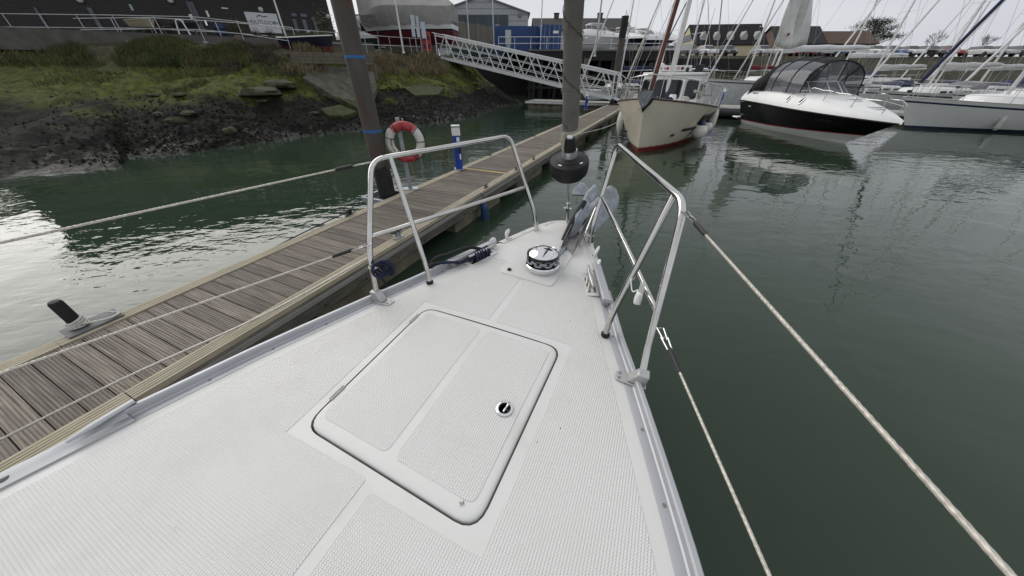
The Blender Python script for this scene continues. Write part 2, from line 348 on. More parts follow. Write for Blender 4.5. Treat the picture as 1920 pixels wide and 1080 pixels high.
# ------------------------------------------------------------------ pontoon
PD = Vector((.41, .912, 0)).normalized(); PR = Vector((PD.y, -PD.x, 0)); PRZ = math.atan2(-PD.x, PD.y)
PXC, PWID, PZ = -3.79, 1.44, .5
def PL(lx, ly, z=PZ): return PR * (PXC + lx) + PD * ly + Vector((0, 0, z))
def plocal(v): return Vector((v.dot(PR) - PXC, v.dot(PD), v.z))
pont = thing('walkway_pontoon', 'long grey floating pontoon with cross planks and beige ribbed edges', 'pontoon', PL(0, 0, 0), PRZ)
plankm = bpy.data.materials.new('grooved weathered decking'); plankm.use_nodes = True
def plank_nodes(m):
    N = m.node_tree.nodes; Lk = m.node_tree.links; b = N['Principled BSDF']; t = N.new('ShaderNodeTexCoord'); oi = N.new('ShaderNodeObjectInfo')
    mp = N.new('ShaderNodeMapping'); mp.inputs['Scale'].default_value = (1.2, 34, 6); ad = N.new('ShaderNodeVectorMath'); ad.operation = 'ADD'
    sc = N.new('ShaderNodeVectorMath'); sc.operation = 'SCALE'; cx = N.new('ShaderNodeCombineXYZ')
    for i in range(3): Lk.new(oi.outputs['Random'], cx.inputs[i])
    Lk.new(cx.outputs[0], sc.inputs[0]); sc.inputs['Scale'].default_value = 37
    Lk.new(t.outputs['Object'], mp.inputs[0]); Lk.new(mp.outputs[0], ad.inputs[0]); Lk.new(sc.outputs[0], ad.inputs[1])
    n = N.new('ShaderNodeTexNoise'); n.inputs['Scale'].default_value = 2.2; n.inputs['Detail'].default_value = 7; Lk.new(ad.outputs[0], n.inputs['Vector'])
    r = N.new('ShaderNodeValToRGB'); r.color_ramp.elements[0].position = .3; r.color_ramp.elements[1].position = .72
    r.color_ramp.elements[0].color = (.104, .083, .065, 1); r.color_ramp.elements[1].color = (.29, .252, .212, 1); Lk.new(n.outputs['Fac'], r.inputs[0])
    hs = N.new('ShaderNodeHueSaturation'); mr = N.new('ShaderNodeMapRange'); mr.inputs['To Min'].default_value = .72; mr.inputs['To Max'].default_value = 1.18
    Lk.new(oi.outputs['Random'], mr.inputs['Value']); Lk.new(mr.outputs[0], hs.inputs['Value']); Lk.new(r.outputs[0], hs.inputs['Color'])
    # pale droppings, small and scattered
    v = N.new('ShaderNodeTexVoronoi'); v.inputs['Scale'].default_value = 7; a2 = N.new('ShaderNodeVectorMath'); a2.operation = 'ADD'
    Lk.new(t.outputs['Object'], a2.inputs[0]); Lk.new(sc.outputs[0], a2.inputs[1]); Lk.new(a2.outputs[0], v.inputs['Vector'])
    lt = N.new('ShaderNodeMath'); lt.operation = 'LESS_THAN'; lt.inputs[1].default_value = .05; Lk.new(v.outputs['Distance'], lt.inputs[0])
    vc = N.new('ShaderNodeSeparateColor'); Lk.new(v.outputs['Color'], vc.inputs[0]); l2 = N.new('ShaderNodeMath'); l2.operation = 'LESS_THAN'; l2.inputs[1].default_value = .10; Lk.new(vc.outputs[0], l2.inputs[0])
    mu = N.new('ShaderNodeMath'); mu.operation = 'MULTIPLY'; Lk.new(lt.outputs[0], mu.inputs[0]); Lk.new(l2.outputs[0], mu.inputs[1])
    mx = N.new('ShaderNodeMix'); mx.data_type = 'RGBA'; Lk.new(mu.outputs[0], mx.inputs['Factor']); Lk.new(hs.outputs[0], mx.inputs['A']); mx.inputs['B'].default_value = (.55, .53, .47, 1)
    Lk.new(mx.outputs['Result'], b.inputs['Base Color']); b.inputs['Roughness'].default_value = .72
    bp = N.new('ShaderNodeBump'); bp.inputs['Strength'].default_value = .35; bp.inputs['Distance'].default_value = .004; Lk.new(n.outputs['Fac'], bp.inputs['Height']); Lk.new(bp.outputs[0], b.inputs['Normal'])
plank_nodes(plankm)
EW = .15                                       # ribbed edge strip
inner = PWID - 2 * EW - .02
def plank_profile(pw, grooves):
    """top outline of a grooved board across its width (local y), z from 0"""
    pr = [(-pw / 2, -.028), (-pw / 2, -.003), (-pw / 2 + .003, 0)]
    n = grooves
    for g in range(n):
        y = -pw / 2 + pw * (g + .5) / n; hw = pw / n * .2
        pr += [(y - hw, 0), (y - hw * .7, -.005), (y + hw * .7, -.005), (y + hw, 0)]
    return pr + [(pw / 2 - .003, 0), (pw / 2, -.003), (pw / 2, -.028)]
pw = .141; pitch = .148
prof = plank_profile(pw, 7)
pb = M().prism([(-inner / 2, y, z) for y, z in prof], (inner, 0, 0))
me0 = pb.obj('plank', plankm, pont, smooth=False); meP = me0.data
k0 = -36; count = 0
bpy.data.objects.remove(me0)
LAST = 29.0
ly = -4.6
while ly < LAST:
    inst('plank', meP, pont, (random.uniform(-.004, .004), ly, PZ + random.uniform(-.0025, .0015)), (0, 0, random.uniform(-.002, .002))); ly += pitch
ribm = mat('beige ribbed timber edging', (.43, .385, .29), .7, 0, .16, 4, stretch=(8, 1, 8), dirt=(.30, .29, .18), dirt_scale=1.3, dirt_amt=.55, rand=.08, bump=.15)
def edge_profile():
    n = 5; w = EW; pr = [(-w / 2, -.05), (-w / 2, 0)]
    for g in range(1, n):
        y = -w / 2 + w * g / n; pr += [(y - .008, 0), (y - .004, -.007), (y + .004, -.007), (y + .008, 0)]
    return pr + [(w / 2, 0), (w / 2, -.05)]
for sx in (-1, 1):
    a = -4.7
    while a < LAST:
        ln = min(2.4, LAST - a)
        M().prism([(x + sx * (PWID / 2 - EW / 2), a, PZ + .012 + z) for x, z in edge_profile()], (0, ln - .006, 0)).obj('edge_strip', ribm, pont, smooth=False); a += 2.4
sidem = mat('grey weathered side timber', (.115, .105, .092), .8, 0, .3, 5, stretch=(6, 1, 6), bump=.3, dirt=(.05, .055, .035), dirt_scale=2, dirt_amt=.7)
floatm = mat('stained concrete float', (.155, .145, .10), .85, 0, .3, 3, bump=.4, dirt=(.035, .04, .018), dirt_scale=1.6, dirt_amt=.85)
for sx in (-1, 1):
    a = -4.7
    while a < LAST:
        ln = min(4.8, LAST - a)
        s_ = M().box((sx * (PWID / 2 + .012), a + ln / 2, PZ - .14), (.05, ln - .01, .2)).obj('side_beam', sidem, pont, smooth=False, bev=.004)
        M().box((sx * (PWID / 2 + .043), a + ln / 2, PZ - .075), (.012, ln - .02, .05)).obj('rub_strip', mat('grey rubbing strip', (.25, .245, .23), .6, 0, .1), s_, smooth=False)
        for q in range(int(ln / .6)):
            M().lathe([(.012, 0), (.012, .008), (.006, .012)], (sx * (PWID / 2 + .037), a + .3 + q * .6, PZ - .19), Matrix.Rotation(sx * math.pi / 2, 3, 'Y'), 8).obj('bolt', rubber, s_)
        a += 4.8
a = -4.3
while a < LAST - 1:
    M().box((0, a + .95, .08), (PWID - .12, 1.9, .5)).obj('float_block', floatm, pont, smooth=False, bev=.03); a += 2.9
M().box((0, 12.2, PZ - .09), (PWID - .1, 33.7, .12)).obj('deck_frame', rubber, pont, smooth=False)
# hinge strip in worn yellow where two sections meet
q = plocal(P(950, 326, PZ))
M().box((0, q.y, PZ + .006), (inner, .1, .012)).obj('joint_strip', mat('worn yellow joint strip', (.38, .27, .11), .7, 0, .2, 8), pont, smooth=False)
# cleats bolted to the edges
cleatm = mat('dark cast cleat', (.10, .10, .10), .5, .6, .2, 20)
def cleat_geo():
    b = M(); b.box((0, 0, .005), (.035, .13, .01))
    for y in (-.028, .028): b.lathe([(.014, .008), (.011, .045)], (0, y, 0), seg=8)
    b.tube([(0, -.11, .066), (0, -.06, .056), (0, 0, .053), (0, .06, .056), (0, .11, .066)], [.007, .011, .012, .011, .007], 8); return b
cm = cleat_geo().obj('cleat', cleatm, pont); cme = cm.data
spots = [(905, 291, -1), (1045, 226, -1), (997, 256, -1), (935, 356, 1), (992, 322, 1), (1020, 302, 1)]
for i, (x, y, s) in enumerate(spots):
    q = plocal(P(x, y, PZ)); l_ = (s * (PWID / 2 - .05), q.y, PZ + .012)
    if i == 0: cm.location = l_
    else: inst('cleat', cme, pont, l_)
for yy in (19.5, 23.5, 26.8):
    for s in (-1, 1): inst('cleat', cme, pont, (s * (PWID / 2 - .05), yy, PZ + .012))
# the large cleat with black line on the far edge
q = plocal(P(645, 402, PZ))
kx = inst('cleat', cme, pont, (-(PWID / 2 - .01), q.y, PZ + .012), (0, 0, .25), (1.35, 1.35, 1.35))
b = M()
for i in range(5):
    b.torus((0, -.03 + .015 * i, .055), .028, .009, Matrix.Rotation(math.pi / 2, 3, 'X') @ Matrix.Rotation(random.uniform(-.3, .3), 3, 'Y'), n=12, seg=6)
c0 = PL(-(PWID / 2 - .01), q.y, PZ + .012)
br = thing('mooring_line', 'black line turned round the cleat beside the pile, running along the pontoon edge', 'rope', c0, PRZ)
b.obj('rope_turns', rubber, br)
M().tube(curve([(-.01, .02, .05), (-.03, -.5, .03), (-.075, -1.4, -.05), (-.085, -2.6, -.2)], 5), .008, 6).obj('rope_tail', rubber, br)
# cross pontoon with the gangway landing
XP0 = 29.05
xp = thing('cross_pontoon', 'pale concrete cross pontoon at the foot of the white gangway', 'pontoon', PL(0, XP0, 0), PRZ)
concm = mat('pale concrete deck', (.33, .32, .29), .85, 0, .12, 3, dirt=(.2, .19, .16), dirt_scale=1, dirt_amt=.5)
for i in range(11):
    M().box((-6 + i * 4.0, 1.3, .42), (3.97, 2.6, .2)).obj('deck_slab', concm, xp, smooth=False, bev=.01)
    M().box((-6 + i * 4.0, 1.3, .06), (3.6, 2.3, .52)).obj('float_block', floatm, xp, smooth=False)
    M().box((-6 + i * 4.0, -.02, .44), (3.97, .05, .12)).obj('fender_strip', whitepaint, xp, smooth=False)

# ------------------------------------------------------------------ piles
def pile(name, label, base, r, top, m, bands=(), collar=False, group=None, lean=(0, 0)):
    t = thing(name, label, 'pile', base, 0, group)
    M().tube([(0, 0, -1.5), (lean[0] * .3, lean[1] * .3, top * .3), (lean[0], lean[1], top)], r, 24).obj('shaft', m, t)
    for z in bands:
        k = z / top; b = M().tube([(lean[0] * k, lean[1] * k, z - .018), (lean[0] * k, lean[1] * k, z + .018)], r + .004, 24); b.obj('tape_band', tape, t)
    return t
pilem = mat('weathered steel pile', (.078, .070, .062), .65, .15, .22, 2.5, bump=.3, bscale=12, stretch=(3, 3, .5), dirt=(.10, .045, .022), dirt_scale=2.6, dirt_amt=.7)
# the pile is set just outside the pontoon edge
q = plocal(P(735, 365, .5)); pb_ = PL(-(PWID / 2 + .23), q.y, 0)
def z_at(px, py, p): return PY(px, py, p.y).z
steel_pile = thing('mooring_pile', 'tall brown steel pile with blue tape bands beside the lifebuoy', 'pile', pb_)
topz = 6.5
M().lathe([(.15, -1.5), (.15, topz)], seg=32).obj('shaft', pilem, steel_pile)
weedm = mat('black weed growth', (.012, .013, .010), .6, 0, .4, 6, bump=.8, bscale=25)
ba = M(); rows = []
for i in range(12):
    z = -.4 + i * .13; rows.append([(math.cos(2 * math.pi * k / 32) * (.157 + .012 * noise.noise(Vector((k * .6, z * 6, 3))) + (0 if i < 11 else -.01)), math.sin(2 * math.pi * k / 32) * (.157 + .01 * noise.noise(Vector((k * .7, z * 5, 8)))), z + .14 * noise.noise(Vector((k * .5, 1, 4))) * (i == 11)) for k in range(32)])
ba.loft(rows, close=True).obj('weed_band', weedm, steel_pile)
for py in (107, 245):
    z = z_at(690 if py < 200 else 712, py, pb_); M().lathe([(.1535, z - .02), (.1535, z + .02)], seg=32, cap=False).obj('tape_band', tape, steel_pile)
b = M(); 
for a, c in (((-.36, -.3), (-.36, .3)), ((-.36, .3), (.22, .3)), ((-.36, -.3), (.22, -.3))):
    b.beam((a[0], a[1], PZ - .06), (c[0], c[1], PZ - .06), .05, .09)
pg = b.obj('guide_frame', galv, steel_pile, smooth=False); pg.rotation_euler = (0, 0, PRZ)
for yy in (-.25, .25):
    rr = M().tube([(-.3, yy, PZ - .04), (.2, yy, PZ - .04)], .035, 10).obj('guide_roller', rubber, steel_pile); rr.rotation_euler = (0, 0, PRZ)

# ------------------------------------------------------------------ lifebuoy and its post
lb = plocal(P(770, 355, PZ)); lbp = PL(lb.x, lb.y, PZ)
post = thing('lifebuoy_post', 'grey galvanised post on a base plate at the pontoon edge, carrying the lifebuoy', 'post', lbp, R(12))
M().box((0, 0, .02), (.3, .2, .012)).obj('base_plate', galv, post, smooth=False)
M().box((0, 0, .66), (.07, .055, 1.28)).obj('upright', galv, post, smooth=False, bev=.006)
M().box((.09, -.045, 1.19), (.025, .05, .2)).obj('hook', galv, post, smooth=False, bev=.004)
M().beam((0, -.04, 1.24), (.09, -.045, 1.24), .02, .02).obj('bracket', galv, post, smooth=False)
redm = mat('faded red lifebuoy', (.36, .035, .045), .6, 0, .2, 9, dirt=(.5, .3, .28), dirt_scale=9, dirt_amt=.3)
lbw = mat('dirty white lifebuoy', (.66, .64, .6), .6, 0, .1, 7, dirt=(.22, .2, .15), dirt_scale=7, dirt_amt=.6)
ring_c = PY(760, 267, lbp.y - .1)
ring = thing('lifebuoy', 'red and white lifebuoy ring hanging on the grey pontoon post', 'lifebuoy', ring_c, R(10))
rt = Matrix.Rotation(R(90), 3, 'X') @ Matrix.Rotation(R(-8), 3, 'Z')
RR, rr_ = .278, .076
for i in range(4):
    a0 = R(90 * i + 52); seg_red = (i % 2 == 0)
    M().torus((0, 0, 0), RR, rr_, rt, a0, a0 + R(84 if seg_red else 96) - 0, 18, 14).obj('ring_segment', redm if seg_red else lbw, ring)
    ring.children[-1].rotation_euler = (0, 0, 0)
b = M()
for a in (R(10), R(52), R(128), R(170), R(232), R(308)):
    p0 = rt @ Vector((RR * math.cos(a), RR * math.sin(a), 0)); tdir = rt @ Vector((-math.sin(a), math.cos(a), 0))
    q4 = tdir.to_track_quat('Z', 'Y').to_matrix(); M().torus(p0, rr_ + .005, .006, q4, n=16, seg=6).obj('rope_lashing', rubber, ring)
for a0, a1 in ((10, 52), (128, 170), (170, 232), (308, 370)):
    pts = []
    for k in range(9):
        a = R(lerp(a0, a1, k / 8)); rad = RR + rr_ + .004 + .02 * math.sin(math.pi * k / 8); pts.append(rt @ Vector((rad * math.cos(a), rad * math.sin(a), .02)))
    M().tube(pts, .006, 6).obj('grab_line', rubber, ring)
def arc_text(word, a_mid, step, size, rad):
    n = len(word)
    for i, ch in enumerate(word):
        a = R(a_mid + step * (i - (n - 1) / 2)); p0 = rt @ Vector((rad * math.cos(a), rad * math.sin(a), rr_ * .93))
        xd = rt @ Vector((-math.sin(a), math.cos(a), 0)); yd = rt @ Vector((-math.cos(a), -math.sin(a), 0))
        text_mesh('letter', ch, size, rubber, ring, p0, xd, yd, .004)
arc_text('PREMIUM', 196, 7.5, .05, RR - .03); arc_text('HT', 218, 8, .05, RR + .03)
b = M().tube(curve([(.02, -.05, -.35), (.05, -.02, -.5), (.03, 0, -.62), (.06, .02, -.75)], 5), .008, 6); b.obj('tail_rope', mat('ochre rope', (.35, .2, .06), .8), ring)

# ------------------------------------------------------------------ service pedestals
bluem = mat('royal blue pedestal', (.012, .055, .36), .4, 0, .1, 3, coat=.2)
def pedestal(label, loc, rz, h=1.0, lean=0.):
    t = thing('service_pedestal', label, 'pedestal', loc, rz, 'blue service pedestals on the pontoons')
    M().box((0, 0, h * .39), (.17, .15, h * .78)).obj('body', bluem, t, smooth=False, bev=.01)
    M().box((-.03, -.078, h * .38), (.006, .006, h * .74)).obj('seam', black, t, smooth=False)
    M().box((0, 0, h * .87), (.19, .17, h * .18)).obj('lamp_head', whitep, t, smooth=False, bev=.008)
    M().box((0, 0, h * .97), (.205, .185, .02)).obj('cap_plate', mat('grey cap', (.2, .2, .2), .5), t, smooth=False)
    M().box((0, 0, h * .985), (.19, .17, .02)).obj('cap', whitep, t, smooth=False, bev=.006)
    M().box((.03, -.08, h * .70), (.07, .012, .09)).obj('meter_label', whitep, t, smooth=False)
    M().box((.045, -.082, h * .45), (.07, .03, .1)).obj('socket', black, t, smooth=False, bev=.006)
    M().box((.05, -.08, h * .31), (.035, .01, .12)).obj('notice', whitep, t, smooth=False)
    M().box((0, 0, .01), (.24, .22, .02)).obj('foot_plate', galv, t, smooth=False)
    t.rotation_euler = (0, lean, rz); return t
q = plocal(P(861, 318, PZ)); pedestal('blue and white service pedestal next to the lifebuoy post', PL(-(PWID / 2 - .07), q.y, PZ + .012), R(12), .98)
q = plocal(P(1098, 206, PZ)); pedestal('blue service pedestal on the pontoon in front of the gangway foot', PL(q.x, q.y, PZ + .012), R(5), .97)
q = P(1346, 200, .52); pedestal('blue service pedestal leaning beside the white yacht on the cross pontoon', q, R(30), 1.15, R(10))

# ------------------------------------------------------------------ bollard at the near end, with its plate and rope
q = plocal(P(262, 585, PZ)); bl = thing('mooring_bollard', 'dark mooring post on a grey plate tied with white rope', 'bollard', PL(q.x - .10, q.y - .22, PZ + .02), PRZ)
M().box((-.04, -.05, .004), (.22, .36, .012)).obj('base_plate', mat('dull zinc plate', (.17, .175, .18), .7, .3, .15, 8), bl, smooth=False)
M().lathe([(.045, 0), (.045, .28), (.036, .30)], (-.06, -.12, 0), seg=16).obj('post', rubber, bl)
b = M()
for i in range(4): b.torus((-.06, -.12, .03 + i * .02), .057, .011, Matrix.Rotation(.1 * i, 3, 'X'), n=18, seg=6)
b.tube(curve([(0, -.1, .05), (.06, .02, .03), (.02, .12, .02), (-.06, .06, .05)], 5), .011, 6)
b.obj('rope_turns', ropew, bl)
# flat blue fender hanging from the pontoon side
q = plocal(P(945, 372, PZ)); fp = PL(PWID / 2 + .13, q.y, 0)
fd = thing('fender', 'dark blue cylindrical fender hanging on the pontoon side', 'fender', fp, PRZ)
fm = mat('blue fender vinyl', (.012, .045, .11), .42, 0, .12, 6, dirt=(.05, .07, .08), dirt_scale=8, dirt_amt=.4)
M().lathe([(.012, .40), (.03, .36), (.07, .31), (.085, .25), (.085, -.12), (.075, -.2), (.03, -.25), (.01, -.27)], seg=16).obj('body', fm, fd)
M().tube([(0, 0, .38), (-.02, 0, .5), (-.09, 0, .52)], .01, 6).obj('lanyard', rubber, fd)
# ------------------------------------------------------------------ the yacht we stand on
DZ = 1.35
CD = Vector((.405, .914, 0)).normalized(); YO = Vector((-.12, 1.19, 0)); YRZ = math.atan2(-CD.x, CD.y)
yacht = thing('sailing_yacht', 'white sailing yacht foredeck with steel pulpit, locker hatch and furled grey headsail', 'yacht', YO, YRZ)
YI = MW[yacht.name].inverted()
def L(px, py, z=DZ): return YI @ P(px, py, z)          # local: x starboard, y forward
def W2L(p): return YI @ Vector(p)
outline = [(1.56, 0.), (1.545, .06), (1.50, .13), (1.40, .195), (1.25, .265), (1.0, .36), (.7, .465), (.4, .57), (.2, .635), (-.1, .755), (-.4, .865), (-.63, .945), (-1.02, 1.06), (-1.6, 1.22), (-2.4, 1.42), (-3.4, 1.60), (-4.6, 1.74)]
def halfw(u):
    if u >= outline[0][0]: return 0.
    for (u0, w0), (u1, w1) in zip(outline, outline[1:]):
        if u1 <= u <= u0: return lerp(w1, w0, (u - u1) / (u0 - u1))
    return outline[-1][1]
us = [p[0] for p in outline]
fine = []
for a, b_ in zip(us, us[1:]):
    n = max(1, int((a - b_) / .12)); fine += [lerp(a, b_, k / n) for k in range(n)]
fine.append(us[-1])
def camber(u, w): 
    h = max(.2, halfw(u)); return DZ + .022 * (1 - (w / h) ** 2) * min(1, h / .6) - .022 * 0
# hull
hullm = mat('white yacht hull gelcoat', (.74, .74, .73), .18, 0, .03, 2, coat=.4)
rows = []
for k in range(9):
    t = k / 8; z = lerp(DZ - .012, -.35, t); r = []
    for s in (-1, 1):
        seq = fine if s < 0 else list(reversed(fine))[:]
        for u in (list(reversed(fine)) if s < 0 else fine):
            r.append((s * (halfw(u) + .012) * (1 - .10 * t - .35 * t ** 3), u - .05 * t * (u > 1) - .10 * t * max(0, u), z))
    rows.append(r)
hb = M().loft(rows)
n = len(rows[0]); hb.f.append(tuple(i * n for i in range(9)) + tuple(i * n + n - 1 for i in range(8, -1, -1)))
hb.obj('hull', hullm, yacht)
# hatch recess corners in local coordinates
HC = [L(800, 580), L(1053, 658), L(893, 1008), L(572, 805)]     # fore-port, fore-stbd, aft-stbd, aft-port
hy1 = (HC[0].y + HC[1].y) / 2; hy0 = (HC[2].y + HC[3].y) / 2
HX = {}
HX['fp'], HX['fs'], HX['as'], HX['ap'] = HC
def shrink(poly, d):
    """offset a convex polygon inwards (d>0), local xy"""
    n = len(poly); out = []; cx = sum((p for p in poly), Vector()) / n
    for i in range(n):
        a = poly[i - 1]; b = poly[i]; c = poly[(i + 1) % n]
        def ln(p, q):
            e = (q - p).normalized(); nn = Vector((-e.y, e.x, 0))
            if nn.dot(cx - p) < 0: nn = -nn
            return p + nn * d, e
        p1, e1 = ln(a, b); p2, e2 = ln(b, c); den = e1.x * e2.y - e1.y * e2.x
        if abs(den) < 1e-6: out.append(b + (p1 - a)); continue
        t = ((p2.x - p1.x) * e2.y - (p2.y - p1.y) * e2.x) / den; out.append(Vector((p1.x + e1.x * t, p1.y + e1.y * t, 0)))
    return out
def rounded(poly, r, n=5):
    out = []; m = len(poly)
    for i in range(m):
        b = poly[i]; a = poly[i - 1] - b; c = poly[(i + 1) % m] - b; rr = min(r, a.length * .45, c.length * .45)
        a = b + a.normalized() * rr; c = b + c.normalized() * rr
        out += [a * (1 - t) ** 2 + b * 2 * t * (1 - t) + c * t * t for t in [k / n for k in range(n + 1)]]
    return out
hatch_poly = [Vector((p.x, p.y, 0)) for p in (HX['fp'], HX['fs'], HX['as'], HX['ap'])]
gap_out = rounded(hatch_poly, .075)
# deck: rings from the hatch opening out to the deck edge
def centre_z(u): return DZ + .022 * min(1, halfw(u) / .6)
cz = sum((p for p in hatch_poly), Vector()) / 4
edge_poly = [Vector((halfw(u) - .004, u, 0)) for u in fine] + [Vector((-halfw(u) + .004, u, 0)) for u in reversed(fine)]
def cast(poly, ang):
    d = Vector((math.cos(ang), math.sin(ang), 0)); best = None
    for i in range(len(poly)):
        p = poly[i] - cz; q = poly[(i + 1) % len(poly)] - cz; e = q - p; den = d.x * e.y - d.y * e.x
        if abs(den) < 1e-12: continue
        t = (p.x * e.y - p.y * e.x) / den; k = (p.x * d.y - p.y * d.x) / den
        if t > 0 and -1e-6 <= k <= 1 + 1e-6: best = t if best is None else max(best, t)
    return cz + d * best
angs = sorted([math.atan2((p - cz).y, (p - cz).x) + 1e-5 for p in gap_out + edge_poly] + [i * math.pi / 90 for i in range(-90, 90)])
rows = []
for k in range(15):
    f = (k / 14) ** 1.3; r = []
    for a in angs:
        p = cast(gap_out, a).lerp(cast(edge_poly, a), f); r.append(Vector((p.x, p.y, camber(p.y, p.x))))
    rows.append(r)
deck = M().loft(rows, close=True).obj('deck', gel, yacht, ang=35)
# gutter under the hatch
rim = [Vector((p.x, p.y, 0)) for p in gap_out]
def dz_at(p): return camber(p.y, p.x)
gut = mat('grimy hatch gutter', (.40, .36, .30), .6, 0, .3, 12)
g0 = [Vector((p.x, p.y, dz_at(p) - .004)) for p in rim]; g1 = [Vector((p.x, p.y, dz_at(p) - .045)) for p in rim]
inn = [cz + (p - cz) * .9 for p in rim]; g2 = [Vector((p.x, p.y, dz_at(p) - .047)) for p in inn]
M().loft([g0, g1, g2], close=True, cap=False).obj('hatch_gutter', gut, yacht)
# non-slip: small raised diamonds, material relief on thin raised panels
def nonslip_material():
    m = bpy.data.materials.new('moulded non-slip gelcoat'); m.use_nodes = True; N = m.node_tree.nodes; Lk = m.node_tree.links; b = N['Principled BSDF']
    t = N.new('ShaderNodeTexCoord'); s = N.new('ShaderNodeSeparateXYZ'); Lk.new(t.outputs['Object'], s.inputs[0])
    def ma(op, a, b_=None):
        n = N.new('ShaderNodeMath'); n.operation = op
        for i, q in enumerate((a, b_)):
            if q is None: continue
            if isinstance(q, (int, float)): n.inputs[i].default_value = q
            else: Lk.new(q, n.inputs[i])
        return n.outputs[0]
    p = .0088
    a = ma('COSINE', ma('MULTIPLY', s.outputs['X'], 2 * math.pi / p)); c = ma('COSINE', ma('MULTIPLY', s.outputs['Y'], 2 * math.pi / p))
    h = ma('MULTIPLY', ma('ADD', ma('ADD', a, c), 2.0), .25)
    mr = N.new('ShaderNodeMapRange'); mr.interpolation_type = 'SMOOTHSTEP'; mr.inputs['From Min'].default_value = .3; mr.inputs['From Max'].default_value = .85; Lk.new(h, mr.inputs['Value'])
    bp = N.new('ShaderNodeBump'); bp.inputs['Strength'].default_value = 1.0; bp.inputs['Distance'].default_value = .0026; Lk.new(mr.outputs[0], bp.inputs['Height']); Lk.new(bp.outputs[0], b.inputs['Normal'])
    n1 = N.new('ShaderNodeTexNoise'); n1.inputs['Scale'].default_value = 3.2; n1.inputs['Detail'].default_value = 7; Lk.new(t.outputs['Object'], n1.inputs['Vector'])
    r1 = N.new('ShaderNodeValToRGB'); r1.color_ramp.elements[0].position = .35; r1.color_ramp.elements[1].position = .75
    r1.color_ramp.elements[0].color = (.84, .835, .815, 1); r1.color_ramp.elements[1].color = (.78, .77, .74, 1); Lk.new(n1.outputs['Fac'], r1.inputs[0])
    gr = N.new('ShaderNodeMix'); gr.data_type = 'RGBA'; Lk.new(mr.outputs[0], gr.inputs['Factor']); gr.inputs['A'].default_value = (.73, .715, .685, 1); Lk.new(r1.outputs[0], gr.inputs['B'])
    n5 = N.new('ShaderNodeTexNoise'); n5.inputs['Scale'].default_value = 1.1; n5.inputs['Detail'].default_value = 9; n5.inputs['Roughness'].default_value = .68; Lk.new(t.outputs['Object'], n5.inputs['Vector'])
    r5 = N.new('ShaderNodeValToRGB'); r5.color_ramp.elements[0].position = .47; r5.color_ramp.elements[1].position = .70; r5.color_ramp.elements[0].color = (0, 0, 0, 1); r5.color_ramp.elements[1].color = (.55, .55, .55, 1); Lk.new(n5.outputs['Fac'], r5.inputs[0])
    g5 = N.new('ShaderNodeMix'); g5.data_type = 'RGBA'; Lk.new(r5.outputs[0], g5.inputs['Factor']); Lk.new(gr.outputs['Result'], g5.inputs['A']); g5.inputs['B'].default_value = (.60, .575, .51, 1); gr = g5
    # scattered specks of dirt
    v = N.new('ShaderNodeTexVoronoi'); v.inputs['Scale'].default_value = 16; Lk.new(t.outputs['Object'], v.inputs['Vector'])
    sc = N.new('ShaderNodeSeparateColor'); Lk.new(v.outputs['Color'], sc.inputs[0])
    sp = ma('MULTIPLY', ma('LESS_THAN', v.outputs['Distance'], .05), ma('LESS_THAN', sc.outputs[0], .09))
    m2 = N.new('ShaderNodeMix'); m2.data_type = 'RGBA'; Lk.new(sp, m2.inputs['Factor']); Lk.new(gr.outputs['Result'], m2.inputs['A']); m2.inputs['B'].default_value = (.12, .09, .06, 1)
    Lk.new(m2.outputs['Result'], b.inputs['Base Color']); b.inputs['Roughness'].default_value = .33
    return m
nsm = nonslip_material()
def panel(poly, name='nonslip_panel', parent=None, h=.0022, r=.03, zf=None, nsub=18, m=None):
    """thin raised panel that follows the cambered deck: fan of rings shrunk to the centre"""
    zf = zf or dz_at
    pl = rounded(poly, r, 4); c = sum(pl, Vector()) / len(pl); dense = []
    for i in range(len(pl)):
        a = pl[i]; b = pl[(i + 1) % len(pl)]; n = max(1, int((b - a).length / .08)); dense += [a.lerp(b, k / n) for k in range(n)]
    rows = [[Vector((p.x, p.y, zf(p) - .002)) for p in dense]]
    edge = [p + (c - p).normalized() * .003 for p in dense]
    rows.append([Vector((p.x, p.y, zf(p) + h)) for p in edge])
    for k in range(1, nsub):
        q = [c.lerp(p, 1 - k / nsub) for p in edge]; rows.append([Vector((p.x, p.y, zf(p) + h)) for p in q])
    b = M().loft(rows, close=True); n = len(dense); b.v.append(Vector((c.x, c.y, zf(c) + h))); o = len(b.v) - 1; base = (len(rows) - 1) * n
    b.f += [(base + i, base + (i + 1) % n, o) for i in range(n)]
    return b.obj(name, m or nsm, parent or yacht, ang=22)
def V(x, y): return Vector((x, y, 0))
fp, fs, as_, ap = hatch_poly; mg = .038
ctr0 = (as_.x + ap.x) / 2; ctr1 = (fp.x + fs.x) / 2
edge_m = .105                                         # smooth margin inside the toe rail
def side_edge(s, u0, u1, n=8): return [V(s * (halfw(lerp(u0, u1, k / n)) - edge_m), lerp(u0, u1, k / n)) for k in range(n + 1)]
sw = .019
